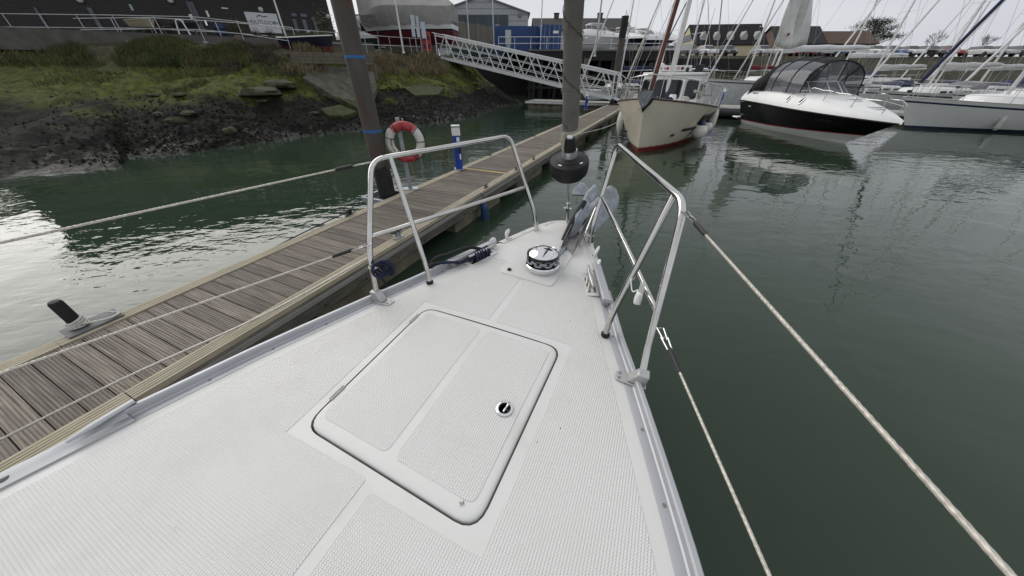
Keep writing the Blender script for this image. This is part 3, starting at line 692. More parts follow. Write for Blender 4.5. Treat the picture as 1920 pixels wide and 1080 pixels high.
# aft panels, port and starboard of the centre strip; the side panels run on under their edges without a break
AFT = -3.2; yf = .66; hs_ = .0019; rs0 = .012
panel([V(-sw + ctr0, ap.y - mg), V(-(halfw(ap.y - mg) - edge_m), ap.y - mg)] + side_edge(-1, ap.y - mg - .05, AFT) + [V(-sw + ctr0, AFT)], r=rs0)
panel([V(sw + ctr0, AFT)] + list(reversed(side_edge(1, as_.y - mg - .05, AFT))) + [V(halfw(as_.y - mg) - edge_m, as_.y - mg), V(sw + ctr0, as_.y - mg)], r=rs0)
ov = .03
panel([V(ap.x - mg, ap.y - mg - ov), V(ap.x - mg, ap.y), V(fp.x - mg, fp.y), V(fp.x - mg, fp.y + mg + ov)] + side_edge(-1, fp.y + mg + ov, ap.y - mg - ov), r=.008, h=hs_)
panel([V(fs.x + mg, fs.y + mg + ov), V(fs.x + mg, fs.y), V(as_.x + mg, as_.y), V(as_.x + mg, as_.y - mg - ov)] + list(reversed(side_edge(1, fs.y + mg + ov, as_.y - mg - ov))), r=.008, h=hs_)
# panels ahead of the hatch
panel([V(ctr1 - sw, fp.y + mg), V(ctr1 - sw, yf)] + side_edge(-1, yf + .02, fp.y + mg), r=rs0)
panel([V(ctr1 + sw, yf), V(ctr1 + sw, fs.y + mg)] + list(reversed(side_edge(1, yf + .02, fs.y + mg))), r=rs0)
# smooth raised platform under the windlass
kite = [L(932, 515), L(1033, 545), L(1094, 452), L(1018, 424)]
kite = [V(p.x, p.y) for p in kite]
panel(kite, 'windlass_platform', h=.010, r=.05, m=gel)
# ---- hatch
lid_edge = rounded(shrink(hatch_poly, .0065), .07)
def lz(p): return dz_at(p) + .0
hatch_rows = []
c = sum(lid_edge, Vector()) / len(lid_edge)
dense = []
for i in range(len(lid_edge)):
    a = lid_edge[i]; b = lid_edge[(i + 1) % len(lid_edge)]; n = max(1, int((b - a).length / .06)); dense += [a.lerp(b, k / n) for k in range(n)]
rr = [(0, -.035), (0, -.006), (.0025, .002), (.006, .0055), (.012, .008), (.03, .0085)]
for d, z in rr: hatch_rows.append([Vector((p.x, p.y, 0)) + (c - p).normalized() * d + Vector((0, 0, dz_at(p) + z)) for p in dense])
for k in range(1, 14):
    hatch_rows.append([(lambda q: Vector((q.x, q.y, dz_at(q) + .0085)))(c.lerp(p + (c - p).normalized() * .03, 1 - k / 14)) for p in dense])
b = M().loft(hatch_rows, close=True); n = len(dense); b.v.append(Vector((c.x, c.y, dz_at(c) + .0085))); base = (len(hatch_rows) - 1) * n
b.f += [(base + i, base + (i + 1) % n, len(b.v) - 1) for i in range(n)]
hatch = b.obj('locker_hatch', gel, yacht, ang=50)
tag(hatch, 'white locker hatch lid with two non-slip panels and a chrome latch')
hz = lambda p: dz_at(p) + .0085
def bil(s, t): return fp.lerp(fs, s).lerp(ap.lerp(as_, s), t)
inset = .07
for s0, s1 in ((.05, .480), (.525, .945)):
    panel([bil(s0, .055), bil(s1, .055), bil(s1, .93), bil(s0, .93)], 'nonslip_panel', hatch, .0022, .03, hz, 14)
for t in (.15, .80):
    a = bil(0.004, t); d = (ap - fp).normalized(); a = a + (bil(1, t) - bil(0, t)).normalized() * .004
    M().tube([Vector((a.x, a.y, hz(a) + .001)) - d * .035, Vector((a.x, a.y, hz(a) + .001)) + d * .035], .006, 8).obj('hinge', steel, hatch)
lt = L(946, 767, DZ + .03); lt.z = 0; lzv = hz(lt)
M().lathe([(.034, 0), (.034, .005), (.030, .0075), (.0245, .0075), (.0235, -.001), (.0, -.001)], (lt.x, lt.y, lzv + .0015), seg=28, cap=False).obj('latch_ring', chrome, hatch)
M().lathe([(.0232, .0005), (.001, .0005)], (lt.x, lt.y, lzv + .0022), seg=20).obj('latch_cup', mat('dark latch cup', (.22, .22, .23), .3, .7), hatch)
M().box((lt.x + .006, lt.y + .002, lzv + .009), (.008, .042, .013), Matrix.Rotation(R(-6), 3, 'Z')).obj('latch_tongue', chrome, hatch, smooth=False, bev=.003)
M().lathe([(.006, 0), (.006, .005)], (lt.x + .015, lt.y - .003, lzv + .003), seg=10).obj('latch_pin', black, hatch)
# stain of dried leaf on the hatch
st = L(866, 945, DZ + .03); b = M(); rs = random.Random(3)
for i in range(14):
    a = rs.uniform(0, 6.28); d = rs.uniform(0, .008); p = Vector((st.x + d * math.cos(a), st.y + d * math.sin(a), hz(V(st.x, st.y)) + .0035)); s = rs.uniform(.001, .003)
    b.add([p + Vector((s, 0, 0)), p + Vector((0, s * .7, .0008)), p + Vector((-s, 0, 0)), p + Vector((0, -s * .6, 0))], [(0, 1, 2, 3)])
o = b.obj('dried_leaf_crumbs', mat('dried leaf', (.16, .09, .05), .9), hatch, smooth=False); o['kind'] = 'stuff'

# ---- toe rails: L-shaped aluminium extrusion along the edge with screws
def toe_rail(s, u0, u1, n=40):
    rows = []
    prof = [(-.052, .0), (-.052, .004), (-.044, .0055), (-.018, .0055), (-.012, .010), (-.009, .034), (-.004, .040), (.010, .040), (.014, .036), (.014, -.025), (.010, -.028)]
    for i in range(n + 1):
        u = lerp(u0, u1, i / n); h = halfw(u); rows.append([(s * (h + x), u, DZ + .001 + z) for x, z in prof])
    return M().loft(rows)
railm = mat('silver toe rail', (.46, .47, .49), .5, .5, .05, 12, dirt=(.28, .27, .26), dirt_scale=6, dirt_amt=.3)
screwm = mat('screw head', (.28, .27, .25), .4, .8, .2)
for s, u_end in ((-1, .72), (1, .55)):
    tr = toe_rail(s, u_end, -1.02 if s < 0 else -4.5).obj('toe_rail', railm, yacht, ang=25)
    u = u_end - .12
    while u > (-1.0 if s < 0 else -3):
        h = halfw(u); M().lathe([(.0065, 0), (.0065, .0012), (.004, .002)], (s * (h - .031), u, DZ + .0066), seg=10).obj('screw', screwm, tr); u -= .232
    # forward part of the rail: flat cap to the stem
    rows = []
    for i in range(33):
        u = lerp(u_end + .2, 1.545, i / 32); h = halfw(u); rows.append([(s * (h + x), u, DZ + .001 + z) for x, z in ((-.045, 0), (-.045, .006), (-.005, .008), (.013, .004), (.013, -.03))])
    fr = M().loft(rows).obj('bow_rail_cap', mat('pale rail cap', (.68, .67, .64), .4, .3, .05, 12, dirt=(.4, .32, .26), dirt_scale=9, dirt_amt=.4), yacht, ang=25)
    for u in (u_end + .3, u_end + .45, u_end + .6, u_end + .75):
        h = halfw(u); M().lathe([(.006, 0), (.006, .0012)], (s * (h - .022), u, DZ + .0085), seg=8).obj('screw', screwm, fr)
# end fitting on the port rail further aft, pierced plate
b = M(); u0, u1 = -1.02, -1.5
for i in range(1):
    rows = []
    for k in range(9):
        u = lerp(u0, u1, k / 8); h = halfw(u); tpr = 1 - .5 * (k / 8)
        rows.append([(-(h + x), u, DZ + .001 + z) for x, z in ((-.055, 0), (-.055, .010), (-.02, .013), (.0, .018 + .02 * max(0, 1 - k / 3)), (.018, .016 + .02 * max(0, 1 - k / 3)), (.018, -.02))])
    b.loft(rows)
rf = b.obj('rail_end_fitting', railm, yacht, ang=30)
h = halfw(-1.0)
M().tube([(-(h + .005), -.98, DZ + .05), (-(h + .010), -1.09, DZ + .047), (-(h + .014), -1.16, DZ + .043)], [.014, .016, .010], 10, flat=.55).obj('fairlead_horn', railm, rf)
M().lathe([(.013, 0), (.013, .001)], (-(halfw(-1.3) - .018), -1.3, DZ + .0145), seg=14).obj('drain_hole', mat('dark hole', (.05, .05, .05), .6), rf)

# ---- cleats in recesses with a bridging bar, and the white fairleads
def bow_cleat(s, u, line=True):
    h = halfw(u); cx = s * (h - .10); ang = math.atan2(halfw(u - .15) - halfw(u + .15), .3) * s
    rot = Matrix.Rotation(ang, 3, 'Z')
    def T(x, y, z): return Vector((cx, u, 0)) + rot @ Vector((x * s, y, 0)) + Vector((0, 0, DZ + .012 + z))
    pan = M().prism([T(x, y, -.002) for x, y in [(-.045 + .012 * (abs(yy) > .12), yy) for yy in (-.14, -.125, .125, .14)] + [(.045, .14), (.045, -.14)]], (0, 0, .006)).obj('cleat_recess', gel, yacht, bev=.004)
    b = M()
    for y in (-.04, .04): b.tube([T(0, y, 0), T(0, y, .05)], .012, 10)
    b.tube([T(0, -.12, .058), T(0, -.06, .052), T(0, .06, .052), T(0, .12, .058)], [.008, .013, .013, .008], 10); b.prism([T(-.03, -.11, 0), T(.03, -.11, 0), T(.03, .11, 0), T(-.03, .11, 0)], (0, 0, .006))
    b.obj('cleat', steel, pan)
    # bar standing above the toe rail beside the cleat
    b = M()
    pts = []
    for k in range(9):
        uu = lerp(u - .2, u + .2, k / 8); pts.append((s * (halfw(uu) - .028), uu))
    rows = [[(x + s * dx, y, DZ + z) for dx, z in ((-.026, .038), (-.026, .056), (-.02, .061), (.02, .061), (.026, .056), (.026, .038))] for x, y in pts]
    b.loft(rows, close=True, cap=True).obj('fairlead_bar', railm, pan, ang=30)
    for y in (-.17, .17):
        uu = u + y; M().box((s * (halfw(uu) - .028), uu, DZ + .02), (.035, .03, .036)).obj('bar_foot', railm, pan, smooth=False)
    hn = M()
    for uu, d in ((u + .235, 1), (u + .36, -1)):
        hx = s * (halfw(uu) - .006)
        o_ = M().tube(curve([(hx, uu - .01 * d, DZ + .005), (hx, uu, DZ + .04), (hx + s * .004, uu - .02 * d, DZ + .055), (hx + s * .006, uu - .07 * d, DZ + .058)], 4), [.018] * 5 + [.02] * 4 + [.02, .019, .016, .010], 10, flat=.62); o_.obj('fairlead_horn', whitep, pan)
    if line:
        b = M()
        for i in range(7): b.torus(T(-.005 + .003 * i, -.06 + .022 * i, .03), .03, .0085, rot @ Matrix.Rotation(R(90), 3, 'X') @ Matrix.Rotation(R(12 * (i % 3) - 12), 3, 'Y'), n=14, seg=6)
        b.tube(curve([T(.0, -.05, .03), T(.015, -.16, .028), T(.05, -.24, .045), T(.085, -.30, .05)], 6), .0095, 7)
        o_ = b.obj('mooring_line_turns', navy, pan)
        b = M().tube(curve([T(.03, .02, .055), T(.075, -.06, .078), T(.11, -.2, .07), T(.16, -.33, .02), T(.3, -.5, -.4)], 6), .012, 8)
        b.tube(curve([T(.085, -.30, .05), T(.12, -.36, .03), T(.2, -.46, -.2), T(.34, -.6, -.5)], 6), .012, 8); b.obj('mooring_line_tail', rubber, pan)
    return pan
pc = L(885, 482); sc_ = L(1120, 537)
bow_cleat(-1, pc.y, True); bow_cleat(1, sc_.y, False)

# ---- pulpit: two separate stainless frames
TR = .0155
def frame(s):
    if s < 0:
        px = dict(aft=(707, 556), afth=(693, 478), atop=(692, 320), mid=(806, 530), mtop=(735, 300), fore=(1006, 430), foreh=(1002, 398), ftop=(956, 255), lowa=(697, 446), lowf=(991, 349))
        da, df = .40, .372
    else:
        px = dict(aft=(1203, 712), afth=(1212, 665), atop=(1280, 395), mid=(1135, 628), mtop=(1254, 372), fore=(1107, 452), foreh=(1110, 428), ftop=(1158, 270), lowa=(1234, 590), lowf=(1124, 368))
        da, df = .40, .40
    zt = EYE - da; zf = EYE - df
    aft = L(*px['aft'], DZ + .03); fore = L(*px['fore'], DZ + .02); mid = L(*px['mid'], DZ + .012)
    atop = L(*px['atop'], zt - .03); ftop = L(*px['ftop'], zf)
    # aft leg bends a little above its foot
    def on_leg(q, a, b_):
        """point near pixel q on the vertical plane through a and b_"""
        n = (b_ - a).cross(Vector((0, 0, 1))); n.normalize(); wn_ = MW[yacht.name].to_3x3() @ n
        return W2L(PW(q[0], q[1], MW[yacht.name] @ a, wn_))
    afth = on_leg(px['afth'], aft, atop); foreh = on_leg(px['foreh'], fore, ftop)
    return dict(aft=aft, afth=afth, atop=atop, ftop=ftop, fore=fore, foreh=foreh, mid=mid, px=px, zt=zt, zf=zf, on=on_leg)
for s in (-1, 1):
    d = frame(s); acorner = L(*((696, 300) if s < 0 else (1285, 380)), d['zt']); 
    dirn = (d['ftop'] - acorner)
    path = fillet([d['aft'], d['afth'], acorner, d['ftop'], d['foreh'], d['fore']], [.05, .085, .07, .05], 8)
    pul = M().tube(path, TR, 22).obj('pulpit_frame', steel, yacht)
    tag(pul, 'stainless steel pulpit frame on the %s bow' % ('port' if s < 0 else 'starboard'))
    n_ = dirn.cross(Vector((0, 0, 1))).normalized()
    mtop = acorner.lerp(d['ftop'], .11 if s < 0 else .09)
    mhook = d['mid'] + Vector((0, 0, .09)) + (mtop - d['mid']) * .03
    M().tube(fillet([d['mid'], mhook, mtop], .08, 6), TR * .95, 20).obj('brace_leg', steel, pul)
    M().lathe([(.022, 0), (.022, .014), (.018, .018)], (d['mid'].x, d['mid'].y, DZ + .004 + .012 * (1 - abs(d['mid'].x))), seg=16).obj('rubber_foot', rubber, pul)
    la = d['on'](d['px']['lowa'], d['afth'], acorner); lf = d['on'](d['px']['lowf'], d['foreh'], d['ftop'])
    def clamp_to(p, a_, b_):
        e_ = b_ - a_; return a_ + e_ * max(0, min(1, (p - a_).dot(e_) / e_.dot(e_)))
    la = clamp_to(la, d['afth'], acorner); lf = clamp_to(lf, d['foreh'], d['ftop'])
    midp = la.lerp(lf, .55) + Vector((s * .012, 0, 0)) + Vector((0, 0, -.008))
    M().tube(curve([la, midp, lf], 8), TR * .8, 12).obj('lower_rail', steel, pul)
    # fore foot socket
    fv = (d['foreh'] - d['fore']).normalized()
    M().tube([d['fore'] - fv * .045, d['fore'] + fv * .05], TR + .005, 14).obj('socket', steel, pul)
    M().lathe([(.03, 0), (.03, .006), (.022, .01)], (d['fore'].x, d['fore'].y, DZ - .006), seg=16).obj('socket_flange', steel, pul)
    # aft stanchion base in cast alloy
    bm = mat('grey cast base', (.47, .47, .46), .45, .5, .06, 15)
    a = d['aft']; y0 = a.y; x0 = a.x
    ib = -s
    pl = [V(x0 + ib * .012 + dx * ib, y0 + dy) for dx, dy in ((-.035, .03), (.03, .032), (.085, .026), (.093, .018), (.093, -.018), (.085, -.026), (.03, -.032), (-.035, -.03))]
    bs = M().prism([Vector((p.x, p.y, DZ + .006)) for p in pl], (0, 0, .010)).obj('stanchion_base', bm, pul, bev=.003)
    M().loft([[Vector((x0 + ib * (.012 + dx), y0 + dy, DZ + .016)) for dx, dy in ((-.03, .028), (.045, .024), (.045, -.024), (-.03, -.028))], [Vector((x0 + ib * (dx), y0 + dy, DZ + .075)) for dx, dy in ((-.024, .024), (.022, .022), (.022, -.022), (-.024, -.024))]], close=True, cap=True).obj('socket_block', bm, bs, bev=.006)
    for dy in (-.013, .013): M().lathe([(.006, 0), (.006, .0015)], (x0 + ib * .088, y0 + dy, DZ + .0162), seg=10).obj('screw', screwm, bs)
    # ---- lifelines
    far = 4.0
    def loop(p, q, r=.0028):
        """small triangular eye between the tube and the wire"""
        m_ = (p + q) / 2; dr = (q - p).normalized(); sd_ = dr.cross(Vector((0, 0, 1))).normalized() * .012
        return M().tube([p + sd_ * .3, p + sd_, q + sd_ * .6, q - sd_ * .6, p - sd_, p - sd_ * .3], r, 7, closed=True)
    if s > 0:
        ends = [((1292, 405), (1680, 838), .40, .0042, (1322, 435)), ((1240, 620), (1443, 1080), .74, .0042, (1268, 672))]
    else:
        ends = [((690, 305), (240, 403), .40, .0042, (648, 314)), ((690, 458), (240, 616), .74, .0045, (632, 476))]
    for i, (pa, pb2, dd, rad, bt) in enumerate(ends):
        if i == 0: A = acorner + Vector((s * .012, -.03, -.03)) if s > 0 else L(*pa, EYE - dd)
        else: A = d['on'](pa, d['afth'], acorner)
        zz = A.z
        B1 = L(*pb2, zz + (0.0 if i == 0 else -.01)); dr = (B1 - A).normalized(); Bend = A + dr * 5.0
        T0 = A + dr * .045; T1 = A + dr * .10; T2 = A + dr * .19
        ll = strand(T2 - dr * .01, Bend, rad).obj('lifeline', wire, yacht, ang=80)
        M().tube([T1 - dr * .02, T1, T2 - dr * .012, T2], [.006, .0095, .0085, .006], 10).obj('swage_sleeve', black, ll)
        loop(A + dr * .035, T1 - dr * .005).obj('thimble', steel, ll)
        loop(A - dr * .014, A + dr * .047).obj('shackle', steel, ll)
# sagging spring line: thin cord seen over the pontoon from the port rail
cA = L(697, 480, DZ + .26)
# bow light on the starboard lower rail
q = L(1198, 556, EYE - .80)
nl = M().box(q, (.035, .055, .065), Matrix.Rotation(R(10), 3, 'X'), .7).obj('bow_light', whitep, yacht, bev=.01)
M().tube(curve([q + Vector((-.01, .02, .02)), q + Vector((-.03, .03, .0)), q + Vector((-.045, .05, .03)), q + Vector((-.05, .06, .05))], 5), .003, 6).obj('lamp_cable', whitep, nl)
M().box(q + Vector((0, 0, .045)), (.02, .02, .05)).obj('lamp_bracket', steel, nl, smooth=False)

# ---- windlass
wl_ = L(1017, 503, DZ + .02); wz = DZ + .028
KW = 1.4
def Mw(p, *a_, **k_): return M().lathe([(r * KW, z * KW) for r, z in p], *a_, **k_)
wd = Mw([(.079, 0), (.081, .006), (.081, .024), (.076, .029), (.05, .030)], (wl_.x, wl_.y, wz), seg=40).obj('windlass', chrome, yacht)
tag(wd, 'round chrome windlass with a black drum and wound chain')
Mw([(.060, .028), (.058, .06), (.066, .068)], (wl_.x, wl_.y, wz), seg=32).obj('gypsy', black, wd)
Mw([(.069, .074), (.071, .079), (.067, .084), (.05, .093), (.025, .099), (.001, .1005)], (wl_.x, wl_.y, wz), seg=40).obj('dome_cap', chrome, wd)
Mw([(.073, .067), (.073, .0745), (.06, .0745)], (wl_.x, wl_.y, wz), seg=40).obj('cap_ring', black, wd)
a_ = math.atan2(.6, .4)
hb_ = Mw([(.010, 0), (.010, .003)], (wl_.x + .031, wl_.y + .031, wz + .132), Matrix.Rotation(R(-14), 3, 'X') @ Matrix.Rotation(R(14), 3, 'Y'), 14).obj('handle_socket', black, wd)
# chain guard: half shroud in chrome on the forward side, black on the port side
rows = []
for k in range(15):
    a = R(lerp(55, 135, k / 14)); rows.append([(wl_.x + KW * rr * math.cos(a), wl_.y + KW * rr * math.sin(a), wz + KW * z) for rr, z in ((.078, .03), (.080, .076), (.072, .082), (.064, .078))])
M().loft(rows).obj('chain_guard', chrome, wd, thick=.003)
rows = []
for k in range(15):
    a = R(lerp(138, 232, k / 14)); rows.append([(wl_.x + KW * rr * math.cos(a), wl_.y + KW * rr * math.sin(a), wz + KW * z) for rr, z in ((.076, .028), (.077, .076), (.066, .078))])
M().loft(rows).obj('side_guard', black, wd, thick=.003)
def link_mesh(ln, wd_, r):
    pts = []
    for k in range(14):
        t = 2 * math.pi * k / 14; pts.append(Vector((math.cos(t) * wd_ / 2, math.sin(t) * (wd_ / 2) + (ln - wd_) / 2 * (1 if math.sin(t) > 0 else -1), 0)))
    b = M().tube(pts, r, 6, closed=True); return b
LN, LW, LR = .044, .030, .0055
# ---- anchor on the bow roller
anch = thing('anchor', 'galvanised plough anchor stowed on the stainless bow roller', 'anchor', YO + CD * 1.3, YRZ)
AI = MW[anch.name].inverted()
chain = thing('anchor_chain', 'galvanised chain running from the windlass to the anchor', 'chain', MW[yacht.name] @ wl_, YRZ)
KI = MW[chain.name].inverted(); Y2K = KI @ MW[yacht.name]
lk = link_mesh(LN, LW, LR).obj('link', galv, chain); lkm = lk.data; bpy.data.objects.remove(lk)
sh_end = W2L(PY(1068, 462, (MW[yacht.name] @ L(1062, 470, DZ + .06)).y)); sh_end = W2L(PY(1065, 458, 2.19))
path = []
for k in range(13):
    a = R(lerp(232, 395, k / 12)); path.append(Vector((wl_.x + 0.068 * KW * math.cos(a), wl_.y + .068 * KW * math.sin(a), wz + .050 * KW)))
path += [sh_end]
path = curve(path, 6)
acc = 0.; pos = 0.; i = 0; k = 0; step = LN - 2 * LR - .001
seglen = [(path[j + 1] - path[j]).length for j in range(len(path) - 1)]; total = sum(seglen)
while pos < total:
    j = 0; r_ = pos
    while r_ > seglen[j] and j < len(seglen) - 1: r_ -= seglen[j]; j += 1
    d_ = (path[j + 1] - path[j]).normalized(); p = path[j] + d_ * r_
    q_ = d_.to_track_quat('Y', 'Z') @ Matrix.Rotation(R(45 + 90 * (k % 2)), 3, 'Y').to_quaternion()
    o = inst('link', lkm, chain, Y2K @ p); o.rotation_euler = q_.to_euler(); pos += step; k += 1
# roller channel (part of the yacht): two cheeks and a floor
c0 = L(1060, 476, DZ + .03); c1 = L(1094, 408, DZ + .03)
ax = Vector((c1.x - c0.x, c1.y - c0.y, 0)).normalized(); ax = (ax * .35 + Vector((0, 1, 0)) * .65).normalized(); sx_ = Vector((ax.y, -ax.x, 0))
bx0 = L(1060, 474, DZ + .03)
def A_(along, side, z): return Vector((bx0.x, bx0.y, DZ + .014)) + ax * along + sx_ * side + Vector((0, 0, z))
rstl = mat('dark stainless channel', (.26, .25, .235), .25, .9, .2, 12)
ch = M().prism([A_(0, -.045, 0), A_(0, .045, 0), A_(.62, .045, .03), A_(.62, -.045, .03)], (0, 0, .005)).obj('bow_roller', rstl, yacht, smooth=False)
for s in (-1, 1):
    M().prism([A_(.0, s * .047, 0), A_(.0, s * .047, .022), A_(.10, s * .047, .065), A_(.38, s * .047, .10), A_(.55, s * .052, .11), A_(.64, s * .055, .07), A_(.62, s * .05, .02)], sx_ * .005).obj('roller_cheek', rstl, ch, smooth=False, bev=.0015)
for y in (.03,):
    for s in (-.02, .02): M().lathe([(.007, 0), (.006, .004)], A_(y, s, .005), seg=10).obj('bolt', chrome, ch)
M().tube([A_(.58, -.045, .045), A_(.58, 0, .045), A_(.58, .045, .045)], [.03, .02, .03], 14).obj('roller', black, ch)
M().tube([A_(.16, .075, .01), A_(.60, .09, .17)], .007, 8).obj('lanyard_rod', steel, ch)
Y2A = AI @ MW[yacht.name]
def AA(a, s_, z): return Y2A @ A_(a, s_, z)
ancm = mat('dull galvanised anchor', (.33, .36, .40), .6, 0, .22, 14, bump=.2, dirt=(.14, .13, .12), dirt_scale=12, dirt_amt=.5)
def AP(px, py, Yw): return AI @ PY(px, py, Yw)
def plate(pts, th, name):
    pl = [AP(*p) for p in pts]; n = (pl[2] - pl[0]).cross(pl[4 % len(pl)] - pl[1]).normalized(); c_ = sum(pl, Vector()) / len(pl)
    return M().prism(pl, n * th).obj(name, ancm, anch, smooth=False, bev=.0025)
# two plough blades, port one seen almost edge-on, starboard one broadside
plate([(1063, 452, 2.20), (1084, 404, 2.36), (1104, 360, 2.62), (1118, 346, 2.74), (1121, 364, 2.70), (1103, 402, 2.44), (1077, 446, 2.24)], .026, 'fluke')
plate([(1112, 428, 2.42), (1119, 396, 2.50), (1133, 356, 2.66), (1146, 347, 2.72), (1156, 354, 2.72), (1161, 368, 2.70), (1159, 385, 2.66), (1149, 400, 2.60), (1115, 436, 2.42)], .026, 'fluke')
plate([(1073, 364, 2.72), (1076, 353, 2.78), (1088, 341, 2.86), (1095, 343, 2.86), (1106, 356, 2.80), (1101, 366, 2.74)], .022, 'fluke_tip')
b = M().tube([AP(1062, 455, 2.20), AP(1090, 412, 2.40), AP(1112, 384, 2.52), AP(1126, 372, 2.60)], [.016, .026, .03, .026], 8, flat=.7); b.obj('shank', ancm, anch)
b = M().torus(AP(1066, 456, 2.2), .022, .0055, (Matrix.Rotation(R(90), 3, 'X') @ Matrix.Rotation(R(35), 3, 'Y')), n=16, seg=7); b.obj('shackle', ancm, anch)
blkb = M().tube([AP(1050, 462, 2.16), AP(1072, 420, 2.33), AP(1096, 378, 2.52)], [.016, .03, .022], 10, flat=.8); blkb.obj('shank_sleeve', rubber, anch)
# ---- deck plug with its cord
dp = L(955, 508, DZ + .02); dp.z = DZ + .013
pg_ = M().lathe([(.021, 0), (.021, .006), (.017, .010), (.014, .012), (.0145, .022), (.010, .027), (.002, .028)], dp, seg=20).obj('deck_plug', black, yacht)
e2 = L(912, 512, DZ + .01)
M().tube(curve([dp + Vector((-.012, 0, .01)), dp + Vector((-.04, .0, .004)), dp.lerp(e2, .6) + Vector((0, .004, .003)), Vector((e2.x, e2.y, DZ + .012))], 5), .0028, 6).obj('plug_cord', black, pg_)
# ---- furled headsail and furling drum on the forestay
sailg = mat('grey sun-strip sailcloth', (.140, .134, .120), .85, 0, .2, 5, bump=.7, bscale=14, stretch=(1, 1, .4))
pin = Vector((0, 1.50, DZ + .12)); 
def stay(z): return Vector((0, 1.50 - (z - DZ - .12) * .30, z))
fg = M().tube([stay(DZ + .02), stay(DZ + .16)], [.03, .026], 12, flat=.45).obj('forestay_fitting', steel, yacht)
tag(fg, 'forestay fitting carrying the black furling drum and rolled grey headsail')
M().tube([stay(DZ + .12), stay(DZ + .50)], .008, 10).obj('turnbuckle', steel, fg)
M().tube([stay(DZ + .13), stay(DZ + .20)], .016, 10).obj('toggle', steel, fg)
M().tube([Vector((-.035, stay(DZ + .15).y, DZ + .15)), Vector((.035, stay(DZ + .15).y, DZ + .15))], .007, 8).obj('clevis_pin', steel, fg)
sd_ = (stay(5) - stay(2)).normalized(); sq = sd_.to_track_quat('Z', 'Y').to_matrix()
dc = W2L(PY(1069, 306, (MW[yacht.name] @ stay(DZ + .56)).y)); zd = dc.z
dcen = stay(zd)
drum = M().lathe([(.02, -.125), (.075, -.122), (.115, -.105), (.140, -.075), (.148, -.04), (.148, .012), (.143, .026), (.10, .036), (.098, .041), (.07, .050), (.062, .055)], dcen, sq, 48).obj('furling_drum', mat('matt black drum', (.010, .010, .011), .6, 0, .15, 8), fg)
M().lathe([(.057, 0), (.057, .048)], dcen + sd_ * .055, sq, 28).obj('clamp_ring', alu, fg)
M().lathe([(.050, 0), (.048, .05), (.036, .095)], dcen + sd_ * .095, sq, 20).obj('drum_neck', rubber, fg)
for a in (-110, -25):
    v_ = sq @ Vector((math.cos(R(a)) * .115, math.sin(R(a)) * .115, .0365)); M().box(dcen + v_, (.014, .026, .003), sq @ Matrix.Rotation(R(a), 3, 'Z')).obj('drum_sticker', whitep, fg, smooth=False)
M().torus(dcen + sq @ Vector((-.141, -.02, -.012)), .016, .0035, sq @ Matrix.Rotation(R(90), 3, 'Y'), n=16, seg=6).obj('line_eye', chrome, fg)
M().tube([dcen + sd_ * .10, dcen + sd_ * .20], [.020, .022], 12).obj('foil', whitep, fg)
b = M(); rows = []
z0 = W2L(PY(1069, 240, 2.4)).z
NS = 90
for i in range(NS + 1):
    z = z0 + (5.2 - z0) * i / NS; c_ = stay(z); r = []
    ph = z * 24.0
    for k in range(28):
        t = 2 * math.pi * k / 28; sp = ((t + ph) % (2 * math.pi)) / (2 * math.pi)
        rad = .0520 + .0058 * sp + .0022 * noise.noise(Vector((math.cos(t) * 2, math.sin(t) * 2, z * 7))) + (-.004 if sp < .04 else 0)
        r.append(c_ + sq @ Vector((rad * math.cos(t), rad * math.sin(t), 0)))
    rows.append(r)
rs_ = M().loft(rows, close=True, cap=True).obj('rolled_headsail', sailg, fg, ang=70)
hx = []
for i in range(260):
    z = z0 + .02 + (5.0 - z0) * i / 259; t_ = -z * 24.0; c_ = stay(z); hx.append(c_ + sq @ Vector((.0575 * math.cos(t_), .0575 * math.sin(t_), 0)))
M().tube(hx, .0022, 5).obj('seam', mat('dark seam', (.05, .047, .042), .9), rs_)
# zig-zag stitching lines round the roll
stm = mat('sail stitching', (.22, .215, .2), .8)
for zz in [z0 + .10 + i * .135 for i in range(9)]:
    pts = []
    for k in range(60):
        t = 2 * math.pi * k / 60; c_ = stay(zz + .012 * (t / math.pi - 1) + (.006 if k % 2 else 0)); pts.append(c_ + sq @ Vector((.0605 * math.cos(t), .0605 * math.sin(t), 0)))
    M().tube(pts, .0011, 4, closed=True).obj('stitch_line', stm, rs_)
# frayed sail tack
M().tube(curve([dcen + sd_ * .20 + sq @ Vector((-.035, -.03, .03)), dcen + sd_ * .17 + sq @ Vector((-.042, -.035, 0)), dcen + sd_ * .10 + sq @ Vector((-.035, -.035, 0))], 5), [.016] * 6 + [.012] * 4 + [.008], 8).obj('tack_webbing', mat('pale webbing', (.42, .40, .30), .85, 0, .2, 30), fg)
M().tube([dcen + sd_ * .055 + sq @ Vector((-.045, -.025, 0)), dcen + sd_ * .12 + sq @ Vector((-.04, -.028, 0))], .006, 8).obj('tack_shackle', steel, fg)
# ---- mooring hook and coil standing on the pontoon edge beside the port pulpit
q = plocal(P(768, 452, PZ)); ck = thing('dock_cleat', 'bright steel dock cleat on the ribbed pontoon edge beneath the pulpit', 'cleat', PL(PWID / 2 - .07, q.y, PZ + .014), PRZ)
M().box((0, 0, .005), (.06, .16, .01)).obj('base_plate', galv, ck, smooth=False)
for y in (-.03, .03): M().box((0, y, .05), (.03, .025, .09)).obj('horn_post', galv, ck, smooth=False, bev=.004)
M().tube([(0, -.13, .12), (0, -.06, .10), (0, .06, .10), (0, .13, .12)], [.01, .016, .016, .01], 10).obj('horn', mat('dark horn', (.06, .055, .05), .5, .5), ck)
M().torus((0, -.045, .05), .04, .012, Matrix.Rotation(R(80), 3, 'Y'), n=16, seg=8).obj('rope_eye', ropew, ck)
